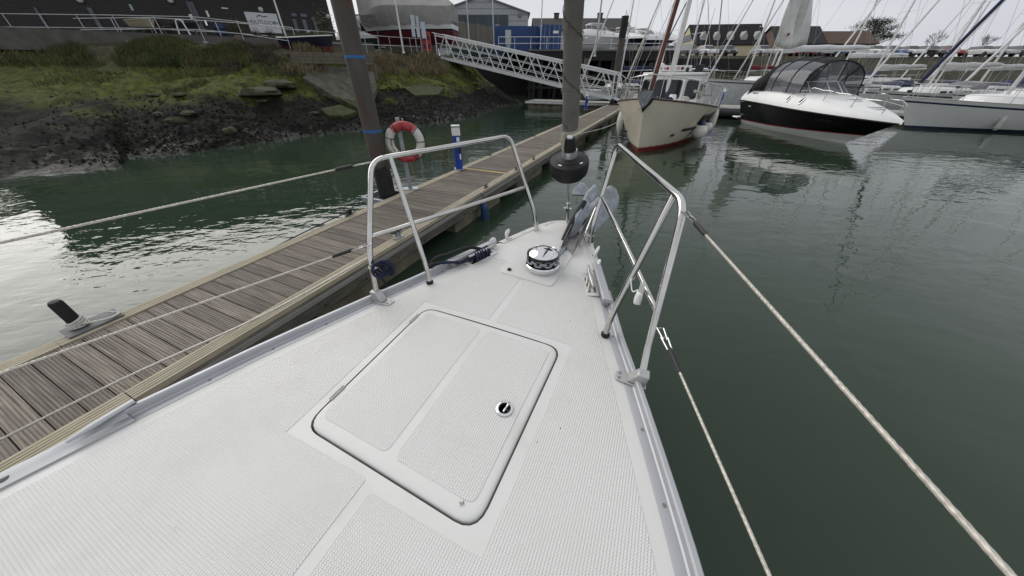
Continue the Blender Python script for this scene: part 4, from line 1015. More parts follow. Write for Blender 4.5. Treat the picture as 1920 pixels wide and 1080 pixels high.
# coil of dark line hanging on the aft pulpit leg
kq = L(700, 500, DZ + .22); cl_ = thing('rope_coil', 'small coil of dark navy line hanging on the pulpit leg', 'rope', MW[yacht.name] @ kq, YRZ)
b = M()
for i in range(6): b.torus((.03 + .004 * i, 0 + .012 * i, -.015 - .006 * (i % 3)), .04 + .004 * (i % 2), .006, Matrix.Rotation(R(75 + 9 * i), 3, 'Y') @ Matrix.Rotation(R(20 * i), 3, 'X'), n=18, seg=6)
b.tube(curve([(.0, .0, -.03), (-.04, .05, -.1), (-.06, .1, -.2), (-.08, .14, -.4)], 5), .006, 6)
b.obj('coil', navy, cl_)
M().torus((0, 0, .0), .022, .006, n=16, seg=6).obj('lashing', ropew, cl_)
# thin lines over the pontoon
def cord(name, label, pts, r, m, n=10):
    c = curve(pts, n); t = M().tube(c, r, 6).obj(name, m); tag(t, label, 'rope'); return t
YM = MW[yacht.name]
a = P(700, 478, DZ + .22); b2 = P(240, 706, 1.2)
cord('spring_line', 'thin braided mooring line running low over the pontoon planks', [a, a.lerp(b2, .5) + Vector((0, 0, -.03)), b2, b2 + (b2 - a) * .5], .006, wire, 12)
# ------------------------------------------------------------------ boats afloat
def hull_shape(Lh, B, zb, zs, draft=.5, tw=.75, p=.38, rake=.6, full=2.3, ns=26, stern_rake=0.):
    """returns f(s, z) -> point; s 0 stern .. 1 bow, local y forward, waterline z=0"""
    def b(s):
        a = max(0., (s - .42) / .58); st = tw + (1 - tw) * math.sin(min(1, s / .42) * math.pi / 2); return B / 2 * st * max(0., 1 - a ** full)
    def sheer(s): return zs + (zb - zs) * max(0, s) ** 1.9
    def pt(s, z, side):
        S = sheer(s); k = max(0., (z + draft) / (S + draft)); pp = p + .45 * max(0, s - .45)
        x = b(s) * k ** pp; y = -Lh / 2 + s * (Lh - rake) + rake * (max(0, z) / zb) * max(0, s) ** 3 - stern_rake * (1 - s) ** 6 * (1 - k) * -1
        return Vector((side * x, y, z))
    return b, sheer, pt
SS = [0, .06, .14, .24, .34, .44, .54, .63, .71, .78, .84, .89, .93, .96, .98, .992, 1.0]
def hull_band(pt, lo, hi, nz=6):
    """lo/hi: functions of s giving z"""
    rows = []
    for k in range(nz + 1):
        r = [pt(s, lerp(lo(s), hi(s), k / nz), -1) for s in SS] + [pt(s, lerp(lo(s), hi(s), k / nz), 1) for s in reversed(SS[:-1])]
        rows.append(r)
    b = M().loft(rows); n = len(rows[0])
    b.f += [(i * n, (i + 1) * n, (i + 1) * n + n - 1, i * n + n - 1) for i in range(nz)]        # transom
    return b
def deck_mesh(pt, sheer, dz=-.01, cam_=.05, inset=.02, s0=0., s1=1.):
    rows = []
    ss = [s for s in SS if s0 <= s <= s1]
    for s in ss:
        e = pt(s, sheer(s) + dz, 1); w = max(.001, e.x - inset); rows.append([Vector((w * t, e.y, sheer(s) + dz + cam_ * (1 - t * t))) for t in (-1, -.6, -.2, .2, .6, 1)])
    return M().loft(rows)
def rail_line(pt, sheer, side, s0, s1, dz, n=14, inset=.03):
    out = []
    for k in range(n + 1):
        s = lerp(s0, s1, k / n); e = pt(s, sheer(s), side); out.append(Vector((e.x - side * inset, e.y, sheer(s) + dz)))
    return out
def house(ol0, ol1, z0, z1):
    """cabin from a base outline to a top outline (lists of xy)"""
    return M().loft([[Vector((x, y, z0)) for x, y in ol0], [Vector((x, y, lerp(z0, z1, .85))) for x, y in [(lerp(a[0], b[0], .7), lerp(a[1], b[1], .7)) for a, b in zip(ol0, ol1)]], [Vector((x, y, z1)) for x, y in ol1]], close=True, cap=True)
def stanchions(t, pt, sheer, s0, s1, n, h=.6, m=None, wires=2, sides=(-1, 1)):
    m = m or steel
    for side in sides:
        for k in range(n):
            s = lerp(s0, s1, k / (n - 1)); e = rail_line(pt, sheer, side, s, s, 0, 1)[0]; M().tube([e, e + Vector((0, 0, h))], .013, 6).obj('stanchion', m, t)
        for wv in range(wires):
            M().tube(rail_line(pt, sheer, side, s0, s1, h * (1 - .5 * wv) - .02, 10), .006, 5).obj('guard_wire', riggm, t)
def yacht_boat(label, loc, heading, Lh=11., B=3.6, hullc=None, stripe=None, mast=14.5, mast_y=.8, boom=True, cover=None, furl=None, hood=None, bottom=None, arch=False, up=0., boom_z=2.75, boom_len=None):
    t = thing('moored_yacht', label, 'yacht', loc, heading, 'sailing yachts moored in the marina')
    b, sh, pt = hull_shape(Lh, B, 1.45 + up, 1.05 + up, rake=1.0, full=2.2)
    hullc = hullc or gelp
    hull_band(pt, lambda s: .14, lambda s: sh(s)).obj('hull', hullc, t)
    hull_band(pt, lambda s: -.45, lambda s: .14, 3).obj('bottom', bottom or mat('navy antifoul', (.02, .03, .06), .6), t)
    if stripe: hull_band(lambda s, z, sd: pt(s, z, sd) * 1.0 + Vector((.004 * sd, 0, 0)), lambda s: sh(s) - .22, lambda s: sh(s) - .14, 1).obj('cove_stripe', stripe, t)
    deck_mesh(pt, sh).obj('deck', gelp, t)
    for sd in (-1, 1): M().tube(rail_line(pt, sh, sd, 0, .99, .01), .02, 6).obj('toe_rail', teak, t)
    y0, y1 = -.12 * Lh, .22 * Lh; w0 = B * .33
    ol0 = [(-w0, y0), (w0, y0), (w0 * .95, y1 * .4), (w0 * .62, y1), (-w0 * .62, y1), (-w0 * .95, y1 * .4)]
    ol1 = [(-w0 * .85, y0), (w0 * .85, y0), (w0 * .78, y1 * .35), (w0 * .42, y1 * .82), (-w0 * .42, y1 * .82), (-w0 * .78, y1 * .35)]
    zr = 1.6; cb = house(ol0, ol1, 1.05, zr).obj('coachroof', gelp, t, ang=50)
    for sd in (-1, 1):
        for a, c in ((.08, .36), (.44, .7), (.76, .95)):
            p0 = Vector((sd * lerp(w0, w0 * .95, a), lerp(y0, y1 * .4, a), 0)); p1 = Vector((sd * lerp(w0, w0 * .95, c), lerp(y0, y1 * .4, c), 0)); inn = -sd * .035
            M().prism([p0 + Vector((inn + sd * .03, 0, 1.24)), p1 + Vector((inn + sd * .03, 0, 1.26)), p1 + Vector((inn, 0, 1.40)), p0 + Vector((inn, 0, 1.40))], (sd * .012, 0, 0)).obj('cabin_window', glassd, cb, smooth=False)
    # cockpit, sprayhood
    M().box((0, -Lh * .3, 1.12), (B * .42, Lh * .26, .08)).obj('cockpit_sole', mat('cockpit floor', (.3, .26, .2), .7), t, smooth=False)
    for sd in (-1, 1): M().box((sd * B * .29, -Lh * .3, 1.25), (.16, Lh * .3, .34)).obj('coaming', gelp, t, smooth=False, bev=.04)
    hm = hood or mat('navy sprayhood canvas', (.02, .028, .07), .8, 0, .15, 5, bump=.2)
    rows = []
    for k in range(7):
        f = k / 6; yy = y0 + .5 - 1.15 * f; hh = .10 + .42 * math.sin(min(1, f * 1.25) * math.pi / 2); ww = w0 * (.86 + .12 * f)
        rows.append([(ww * math.cos(math.pi * j / 10), yy, zr - .1 + hh * math.sin(math.pi * j / 10) ** .6) for j in range(11)])
    M().loft(rows).obj('sprayhood', hm, t, thick=.02)
    # spars
    ym = mast_y
    mst = M().tube([(0, ym, 1.5), (0, ym - .05, mast * .6), (0, ym - .12, mast)], [.085, .08, .06], 12).obj('mast', mastm, t)
    for zf, hw in ((.42, .95), (.70, .75)):
        for sd in (-1, 1): M().tube([(0, ym - .04, mast * zf), (sd * hw, ym - .25, mast * zf + .1)], .022, 6).obj('spreader', mastm, mst)
    if boom:
        zb = boom_z; bl_ = boom_len or Lh * .36
        M().tube([(0, ym - .1, zb), (0, ym - bl_, zb + .1)], .065, 10).obj('boom', mastm, t)
        if cover is not None:
            pts = [(0, ym - .15 - (bl_ - .3) * k / 8, zb + .20 + .1 * k / 8 + .03 * math.sin(k * 2.1)) for k in range(9)]
            M().tube(pts, [.19, .21, .20, .18, .175, .16, .15, .13, .10], 10).obj('sail_cover', cover, t)
        M().tube([(0, ym - bl_ + .4, zb + .08), (0, ym - bl_ + .3, 1.4)], .012, 5).obj('mainsheet', ropew, t)
    bow = pt(1, sh(1), 1); ster = -Lh / 2
    top = (0, ym - .12, mast - .1)
    f0 = Vector((0, bow.y - .15, sh(1) + .05)); f1 = Vector((0, ym - .1, mast * .96))
    M().tube([f0, f1], .012, 5).obj('forestay', riggm, t)
    if furl:
        a = f0.lerp(f1, .04); c = f0.lerp(f1, .9); M().tube([a, a.lerp(c, .3), a.lerp(c, .7), c], [.075, .07, .05, .03], 8).obj('furled_headsail', furl, t)
        M().lathe([(.1, 0), (.1, .12)], f0 + Vector((0, 0, .15)), seg=14).obj('furling_drum', black, t)
    M().tube([(0, ster + .1, sh(0)), top], .010, 5).obj('backstay', riggm, t)
    for sd in (-1, 1):
        e = rail_line(pt, sh, sd, .58, .58, 0, 1)[0]
        M().tube([e, (sd * .95, ym - .25, mast * .42 + .1), (sd * .75, ym - .25, mast * .70 + .1), top], .009, 5).obj('cap_shroud', riggm, t)
        M().tube([e + Vector((0, -.25, 0)), (0, ym - .04, mast * .42)], .009, 5).obj('lower_shroud', riggm, t)
    # pulpit, pushpit, guard wires
    pl_ = rail_line(pt, sh, -1, .84, .985, .62, 5) + list(reversed(rail_line(pt, sh, 1, .84, .985, .62, 5)))
    pu = M().tube(pl_, .015, 7).obj('pulpit', steel, t)
    for sd in (-1, 1):
        for s in (.84, .92, .975):
            e = rail_line(pt, sh, sd, s, s, 0, 1)[0]; M().tube([e, e + Vector((0, 0, .62))], .014, 6).obj('pulpit_leg', steel, pu)
    pl_ = rail_line(pt, sh, -1, .14, .01, .62, 4) + list(reversed(rail_line(pt, sh, 1, .14, .01, .62, 4)))
    pu = M().tube(pl_, .015, 7).obj('pushpit', steel, t)
    for sd in (-1, 1):
        for s in (.02, .13):
            e = rail_line(pt, sh, sd, s, s, 0, 1)[0]; M().tube([e, e + Vector((0, 0, .62))], .014, 6).obj('pushpit_leg', steel, pu)
    stanchions(t, pt, sh, .14, .84, 6)
    if arch:
        for yy in (ster + .5,):
            M().tube(fillet([(-B * .34, yy, 1.1), (-B * .36, yy - .1, 2.9), (B * .36, yy - .1, 2.9), (B * .34, yy, 1.1)], .35, 6), .03, 8).obj('stern_arch', steel, t)
    for i, s in enumerate((.3, .5, .68)):
        for sd in (-1, 1):
            e = pt(s, .45, sd); M().lathe([(.02, .34), (.09, .26), (.11, .15), (.11, -.15), (.09, -.26), (.02, -.32)], (e.x + sd * .12, e.y, .42), seg=10).obj('side_fender', mat('grey white fender', (.5, .5, .48), .5), t)
    if up:
        for ch in t.children:
            if ch.name.split('.')[0] in ('coachroof', 'cockpit_sole', 'coaming', 'sprayhood', 'mast', 'boom', 'sail_cover', 'mainsheet'): ch.location.z += up
    return t

# ---- cream pilothouse boat, bow towards us, on the same pontoon
creamm = mat('cream hull paint', (.66, .60, .49), .32, 0, .05, 1.5, coat=.15, dirt=(.52, .44, .32), dirt_scale=1.2, dirt_amt=.35)
redb = mat('dark red boot stripe', (.16, .018, .016), .45, 0, .15, 4)
greenb = mat('green antifouling', (.02, .05, .045), .6, 0, .2, 4)
bow_w = P(1195, 286)
CDIR = Matrix.Rotation(R(-9), 3, 'Z') @ PD
hd = math.atan2(-CDIR.x, CDIR.y) + math.pi
CL, CB = 9.2, 3.85
fwd = -CDIR
cb_loc = bow_w - fwd * (CL / 2 - .55); cb_loc.z = 0
cream = thing('pilothouse_boat', 'cream pilothouse boat with anchor on its bow and white ball fenders', 'boat', cb_loc, hd)
b_, csh, cpt = hull_shape(CL, CB, 1.78, 1.12, draft=.55, tw=.8, p=.36, rake=.55, full=3.5)
hull_band(cpt, lambda s: .16, lambda s: csh(s), 8).obj('hull', creamm, cream)
hull_band(cpt, lambda s: -.02, lambda s: .16 + .03 * s, 2).obj('boot_stripe', redb, cream)
hull_band(cpt, lambda s: -.5, lambda s: -.02, 3).obj('bottom', greenb, cream)
deck_mesh(cpt, csh, -.06, .04).obj('deck', gelp, cream)
for sd in (-1, 1):
    M().tube(rail_line(cpt, csh, sd, 0, .995, .012, 24, .0), .03, 8).obj('rubbing_strake', mat('dark varnished strake', (.06, .035, .022), .4), cream)
    # dark rectangular patch and black rubbing block on the topsides
    def side_panel(s0, s1, z0, z1, m, name, off=.012, n=6):
        rows = []
        for k in range(n + 1):
            s = lerp(s0, s1, k / n); rows.append([cpt(s, lerp(z0, z1, j / 3), sd) + Vector((sd * off, 0, 0)) for j in range(4)])
        M().loft(rows).obj(name, m, cream, thick=.02)
    side_panel(.42, .70, .82, 1.14, mat('dark brown side panel', (.035, .028, .022), .5, 0, .2), 'side_panel')
    side_panel(.66, .80, .62, .71, rubber, 'rubbing_block', .03)
    e = cpt(.845, .52, sd); e2_ = cpt(.83, .52, sd); nrm = Vector((sd, .6, 0)).normalized()
    M().lathe([(.10, 0), (.10, .02), (.07, .022), (.07, .0)], e + nrm * .0, nrm.to_track_quat('Z', 'Y').to_matrix() @ Matrix.Diagonal((1, .55, 1)).to_3x3(), 16).obj('hawse_port', rubber, cream)
# anchor roller plate and V chafe plate on the stem
stem = cpt(1, csh(1), 1)
M().prism([(-.28, stem.y - .35, csh(1) + .01), (.28, stem.y - .35, csh(1) + .01), (.15, stem.y + .02, csh(1) - .0), (0, stem.y + .06, csh(1) - .42), (-.15, stem.y + .02, csh(1))], (0, .03, .02)).obj('stem_plate', mat('dark stem plate', (.02, .02, .022), .5, .3), cream, smooth=False)
fl = M()
an = M().prism([(-.24, stem.y + .05, csh(1) + .05), (-.20, stem.y + .09, csh(1) + .20), (-.09, stem.y + .07, csh(1) + .25), (0, stem.y + .04, csh(1) + .24), (.09, stem.y + .07, csh(1) + .25), (.20, stem.y + .09, csh(1) + .20), (.24, stem.y + .05, csh(1) + .05), (.12, stem.y + .14, csh(1) - .16), (0, stem.y + .18, csh(1) - .28), (-.12, stem.y + .14, csh(1) - .16)], (0, .03, .0)).obj('bow_anchor', mat('tarred grey anchor', (.16, .17, .175), .55, .5, .3, 12), cream, smooth=False, bev=.01)
M().beam((0, stem.y + .12, csh(1) + .02), (0, stem.y - .7, csh(1) + .12), .06, .09).obj('anchor_shank', galv, an, smooth=False)
# pilothouse: raked front with three windows, side windows, roof with brow
py1, py0 = 1.35, -1.5; hw = 1.18; z0, z1 = 1.05, 2.42
def ph(x, y, z): return Vector((x, y, z))
ol0 = [(-hw, py0), (hw, py0), (hw, py1 - .35), (hw * .55, py1), (-hw * .55, py1), (-hw, py1 - .35)]
ol1 = [(-hw * .93, py0 + .05), (hw * .93, py0 + .05), (hw * .93, py1 - .55), (hw * .5, py1 - .25), (-hw * .5, py1 - .25), (-hw * .93, py1 - .55)]
phs = M().loft([[ph(x, y, z0) for x, y in ol0], [ph(x, y, z1) for x, y in ol1]], close=True, cap=True).obj('pilothouse', gelp, cream, smooth=False, bev=.03)
def face_window(i, j, u0, u1, v0, v1, name='window'):
    a0 = ph(*ol0[i], z0); b0 = ph(*ol0[j], z0); a1 = ph(*ol1[i], z1); b1 = ph(*ol1[j], z1)
    def q(u, v): return a0.lerp(b0, u).lerp(a1.lerp(b1, u), v)
    n = (q(1, 0) - q(0, 0)).cross(q(0, 1) - q(0, 0)).normalized(); c = Vector((0, -.2, (z0 + z1) / 2))
    if n.dot(q(.5, .5) - c) < 0: n = -n
    def ring(g):
        pl = [q(u0, v0), q(u1, v0), q(u1, v1), q(u0, v1)]; ctr = sum(pl, Vector()) / 4; pl = [p + (p - ctr).normalized() * g for p in pl]
        out = []
        for k in range(4):
            bb = pl[k]; aa = pl[k - 1] - bb; cc = pl[(k + 1) % 4] - bb; rr = min(.12, aa.length * .4, cc.length * .4); aa = bb + aa.normalized() * rr; cc = bb + cc.normalized() * rr
            out += [aa * (1 - t) ** 2 + bb * 2 * t * (1 - t) + cc * t * t for t in (0, .33, .66, 1)]
        return out
    w_ = M().prism([p + n * .002 for p in ring(.03)], n * .014).obj(name + '_frame', mat('grey window rubber', (.25, .25, .25), .5), phs, smooth=False)
    M().prism([p + n * .004 for p in ring(0)], n * .016).obj(name, glassd, w_, smooth=False)
face_window(4, 3, .08, .92, .42, .88); face_window(3, 2, .12, .9, .42, .88); face_window(5, 4, .1, .88, .42, .88)
for i, j in ((2, 1), (0, 5)):
    face_window(i, j, .08, .46, .42, .86); face_window(i, j, .54, .92, .42, .86)
rf_ = [(x * 1.06, y + (.12 if y > 0 else -.08)) for x, y in ol1]
M().prism([ph(x, y, z1) for x, y in rf_], (0, 0, .09)).obj('roof', gelp, phs, smooth=False, bev=.035)
bd = M().box((0, py1 - .7, z1 + .22), (1.25, .1, .2)).obj('name_board', gelp, phs, smooth=False, bev=.01)
fw = Matrix.Rotation(math.pi, 3, 'Z')
def facing(x): return Vector((-x, py1 - .7 + .055, z1 + .22))
rdp = mat('signal red', (.5, .02, .02), .5)
for x, m, sz in ((-.30, black, .09), (.26, rdp, .09), (.36, mat('signal grey', (.25, .25, .28), .5), .06), (.5, black, .045)):
    M().box(facing(-x) + Vector((0, .004, 0)), (sz, .01, sz), Matrix.Rotation(R(45 if sz == .09 and m is black else 0), 3, 'Y')).obj('signal_mark', m, bd, smooth=False)
text_mesh('board_letter', 'KE', .12, rdp, bd, facing(.12 - .12) + Vector((-.14, .005, 0)), (-1, 0, 0), (0, 0, 1), .003)
M().lathe([(.035, 0), (.03, .25), (.10, .26), (.10, .33), (.02, .36)], (.6, py1 - 1.1, z1 + .05), seg=14).obj('radar_dome', whitep, phs)
for x in (-.5, .7): M().lathe([(.05, 0), (.06, .08), (.05, .16)], (x, py1 - .6, z1 + .09), seg=10).obj('roof_light', black, phs)
M().box((-.85, .2, z1 + .2), (.3, .12, .3)).obj('life_box', black, phs, smooth=False, bev=.03)
# low foredeck cabin, hatches, drum, gear on deck
M().loft([[ph(x, y, 1.2) for x, y in ((-.75, 1.1), (.75, 1.1), (.45, 3.0), (-.45, 3.0))], [ph(x, y, 1.55) for x, y in ((-.65, 1.1), (.65, 1.1), (.36, 2.85), (-.36, 2.85))]], close=True, cap=True).obj('fore_cabin', gelp, cream, smooth=False, bev=.05)
M().box((0, 2.2, 1.58), (.5, .5, .06)).obj('fore_hatch', mat('grey tinted hatch', (.06, .06, .065), .2), cream, smooth=False, bev=.02)
M().lathe([(.14, 0), (.14, .2), (.11, .26)], (-.35, 1.6, 1.53), seg=16).obj('vent_cowl', whitep, cream); M().lathe([(.1, 0), (.12, .14), (.08, .3)], (.62, 2.2, 1.35), seg=14).obj('vent_cowl', whitep, cream)
M().tube([(-.1, 3.2, 1.62), (.15, 3.4, 1.66)], .09, 10).obj('deck_roll', mat('faded pink cover', (.3, .12, .14), .8), cream)
# pulpit and guard rails
pl_ = rail_line(cpt, csh, -1, .60, .985, .68, 8, .06) + list(reversed(rail_line(cpt, csh, 1, .60, .985, .68, 8, .06)))
pu = M().tube(pl_, .02, 8).obj('bow_rail', steel, cream)
for sd in (-1, 1):
    for s in (.60, .70, .80, .89, .96):
        e = rail_line(cpt, csh, sd, s, s, 0, 1, .06)[0]; M().tube([e, e + Vector((0, 0, .68))], .016, 6).obj('rail_post', steel, pu)
stanchions(cream, cpt, csh, .05, .60, 5, .7)
# spars: silver mast before the house, brown furled sail on the forestay, boom
M().tube([(0, 1.15, 1.5), (0, 1.0, 9.6)], .085, 12).obj('mast', mastm, cream)
M().beam((0, 1.05, 3.3), (0, -1.9, 3.45), .16, .2).obj('boom', mastm, cream, smooth=False)
tanb = mat('tan brown sailcloth', (.11, .038, .026), .8, 0, .2, 5, bump=.3)
f0 = Vector((0, stem.y - .45, 2.0)); f1 = Vector((0, 1.05, 9.4))
M().tube([f0, f0.lerp(f1, .5), f0.lerp(f1, .93)], [.085, .08, .05], 10).obj('furled_sail', tanb, cream)
M().tube([f0 - (f1 - f0).normalized() * .5, f1], .012, 6).obj('forestay', riggm, cream)
M().lathe([(.10, 0), (.12, .05), (.12, .16), (.07, .2)], f0 + Vector((0, .05, -.28)), seg=16).obj('furling_drum', black, cream)
M().lathe([(.09, 0), (.09, .1)], f0 + Vector((0, .05, -.16)), seg=16).obj('drum_cap', whitep, cream)
for sd in (-1, 1):
    for yy in (.4, .9, 1.3):
        M().tube([(sd * CB * .47, yy, 1.2), (0, 1.05, 9.2 if yy > .5 else 6.2)], .010, 5).obj('shroud', riggm, cream)
M().tube([(0, stem.y - .05, 1.8), (0, 1.0, 9.6)], .010, 5).obj('topmast_stay', riggm, cream)
M().tube([(0, -CL / 2 + .2, 1.3), (0, 1.0, 9.6)], .010, 5).obj('backstay', riggm, cream)
for x, yy, hh in ((.8, -.6, 2.6), (-.7, -.9, 2.2), (.3, -1.3, 3.0)): M().tube([(x, yy, z1 + .08), (x + .04, yy - .05, z1 + hh)], .012, 5).obj('whip_aerial', whitep, cream)
for x, yy, c_ in ((.5, 3.35, ropew), (-.45, 2.9, navy), (.95, 1.9, ropew), (-.9, 2.2, ropew)):
    b = M()
    for i in range(4): b.torus((x, yy, csh(.85) + .0 + i * .03), .16 - .01 * i, .022, Matrix.Rotation(.15 * i, 3, 'X'), n=16, seg=6)
    b.obj('rope_coil', c_, cream)
for x in (-1.25, 1.25): M().tube([(x, .2, 1.25), (x, .2, 2.05), (x * .99, -.6, 2.1), (x, -.6, 1.25)], .018, 6).obj('grab_hoop', steel, cream)
M().lathe([(.2, -.45), (.22, -.4), (.22, .4), (.2, .45)], (1.35, -1.2, 1.45), Matrix.Rotation(R(90), 3, 'X'), 16).obj('liferaft_canister', whitep, cream)
for sd in (-1, 1): M().tube([(sd * 1.5, -.2, 1.75), (sd * 1.45, 1.4, 1.8), (sd * 1.2, 2.6, 1.95)], .05, 8).obj('boat_hook_roll', mat('faded rail cover', (.4, .38, .33), .8), cream)
M().tube([(0, 1.08, 4.9), (.9, .95, 5.0)], .02, 6).obj('spreader', mastm, cream); M().tube([(0, 1.08, 4.9), (-.9, .95, 5.0)], .02, 6).obj('spreader', mastm, cream)
# ball fenders with blue tops (separate things) and sausage fenders on the pontoon side
fvin = mat('white fender vinyl', (.66, .65, .60), .4, 0, .05, 4, dirt=(.4, .36, .28), dirt_scale=4, dirt_amt=.4)
CM = MW[cream.name]
def ball(label, px, py, s, r, rise):
    e = cpt(s, .55, 1 if True else -1); pl = [CM @ (cpt(s, .5, sd) + Vector((sd * (r * .85), 0, 0))) for sd in (-1, 1)]
    best = min(pl, key=lambda v: -v.x); best = Vector((best.x, best.y, rise))
    t = thing('ball_fender', label, 'fender', best, hd, 'ball fenders on the cream boat')
    M().lathe([(.01, -r), (r * .5, -r * .87), (r * .87, -r * .5), (r, 0), (r * .9, r * .45), (r * .62, r * .78), (r * .42, r * .95)], seg=24).obj('ball', fvin, t)
    M().lathe([(r * .64, r * .77), (r * .44, r * .96), (r * .26, r * 1.22), (.04, r * 1.42)], seg=20).obj('neck', mat('dark blue fender top', (.015, .02, .07), .5), t)
    top_l = Vector((best.x, best.y, 1.85)); M().tube([(0, 0, r * 1.4), (0.02, 0, 1.75 - rise)], .012, 6).obj('lanyard', ropew, t); return t
ball('large white ball fender with navy top on the bow shoulder of the cream boat', 0, 0, .66, .30, .52)
ball('smaller white ball fender with navy top behind the large one on the cream boat', 0, 0, .52, .25, .55)
e = [CM @ (cpt(.4, .7, sd) + Vector((sd * .18, 0, 0))) for sd in (-1, 1)]; e = max(e, key=lambda v: v.x)
t = thing('sausage_fender', 'long grubby white fender beside the ball fenders on the cream boat', 'fender', (e.x, e.y, .75), hd)
M().lathe([(.02, .5), (.1, .4), (.15, .2), (.15, -.2), (.1, -.38), (.02, -.45)], seg=16).obj('body', fvin, t); M().tube([(0, 0, .48), (0, 0, 1.1)], .012, 6).obj('lanyard', ropew, t)
for s, lab in ((.80, 'pointed white fender squeezed between the cream bow and the pontoon'), (.72, 'white fender further aft between the cream boat and the pontoon')):
    e = [CM @ (cpt(s, .7, sd) + Vector((sd * .16, 0, 0))) for sd in (-1, 1)]; e = min(e, key=lambda v: v.x)
    t = thing('sausage_fender', lab, 'fender', (e.x, e.y, .72), hd)
    M().lathe([(.02, .48), (.09, .38), (.14, .1), (.12, -.15), (.06, -.36), (.01, -.45)], seg=16).obj('body', fvin, t); M().tube([(0, 0, .46), (0.02, 0, .95)], .012, 6).obj('lanyard', ropew, t)
a = CM @ Vector((-.3, stem.y - .4, csh(1) + .05)); q = PL(PWID / 2 - .05, 12.6, PZ + .05)
cord('bow_line', 'pale mooring rope from the cream bow down to the pontoon cleat', [a, a.lerp(q, .5) + Vector((0, 0, -.25)), q], .012, ropew)

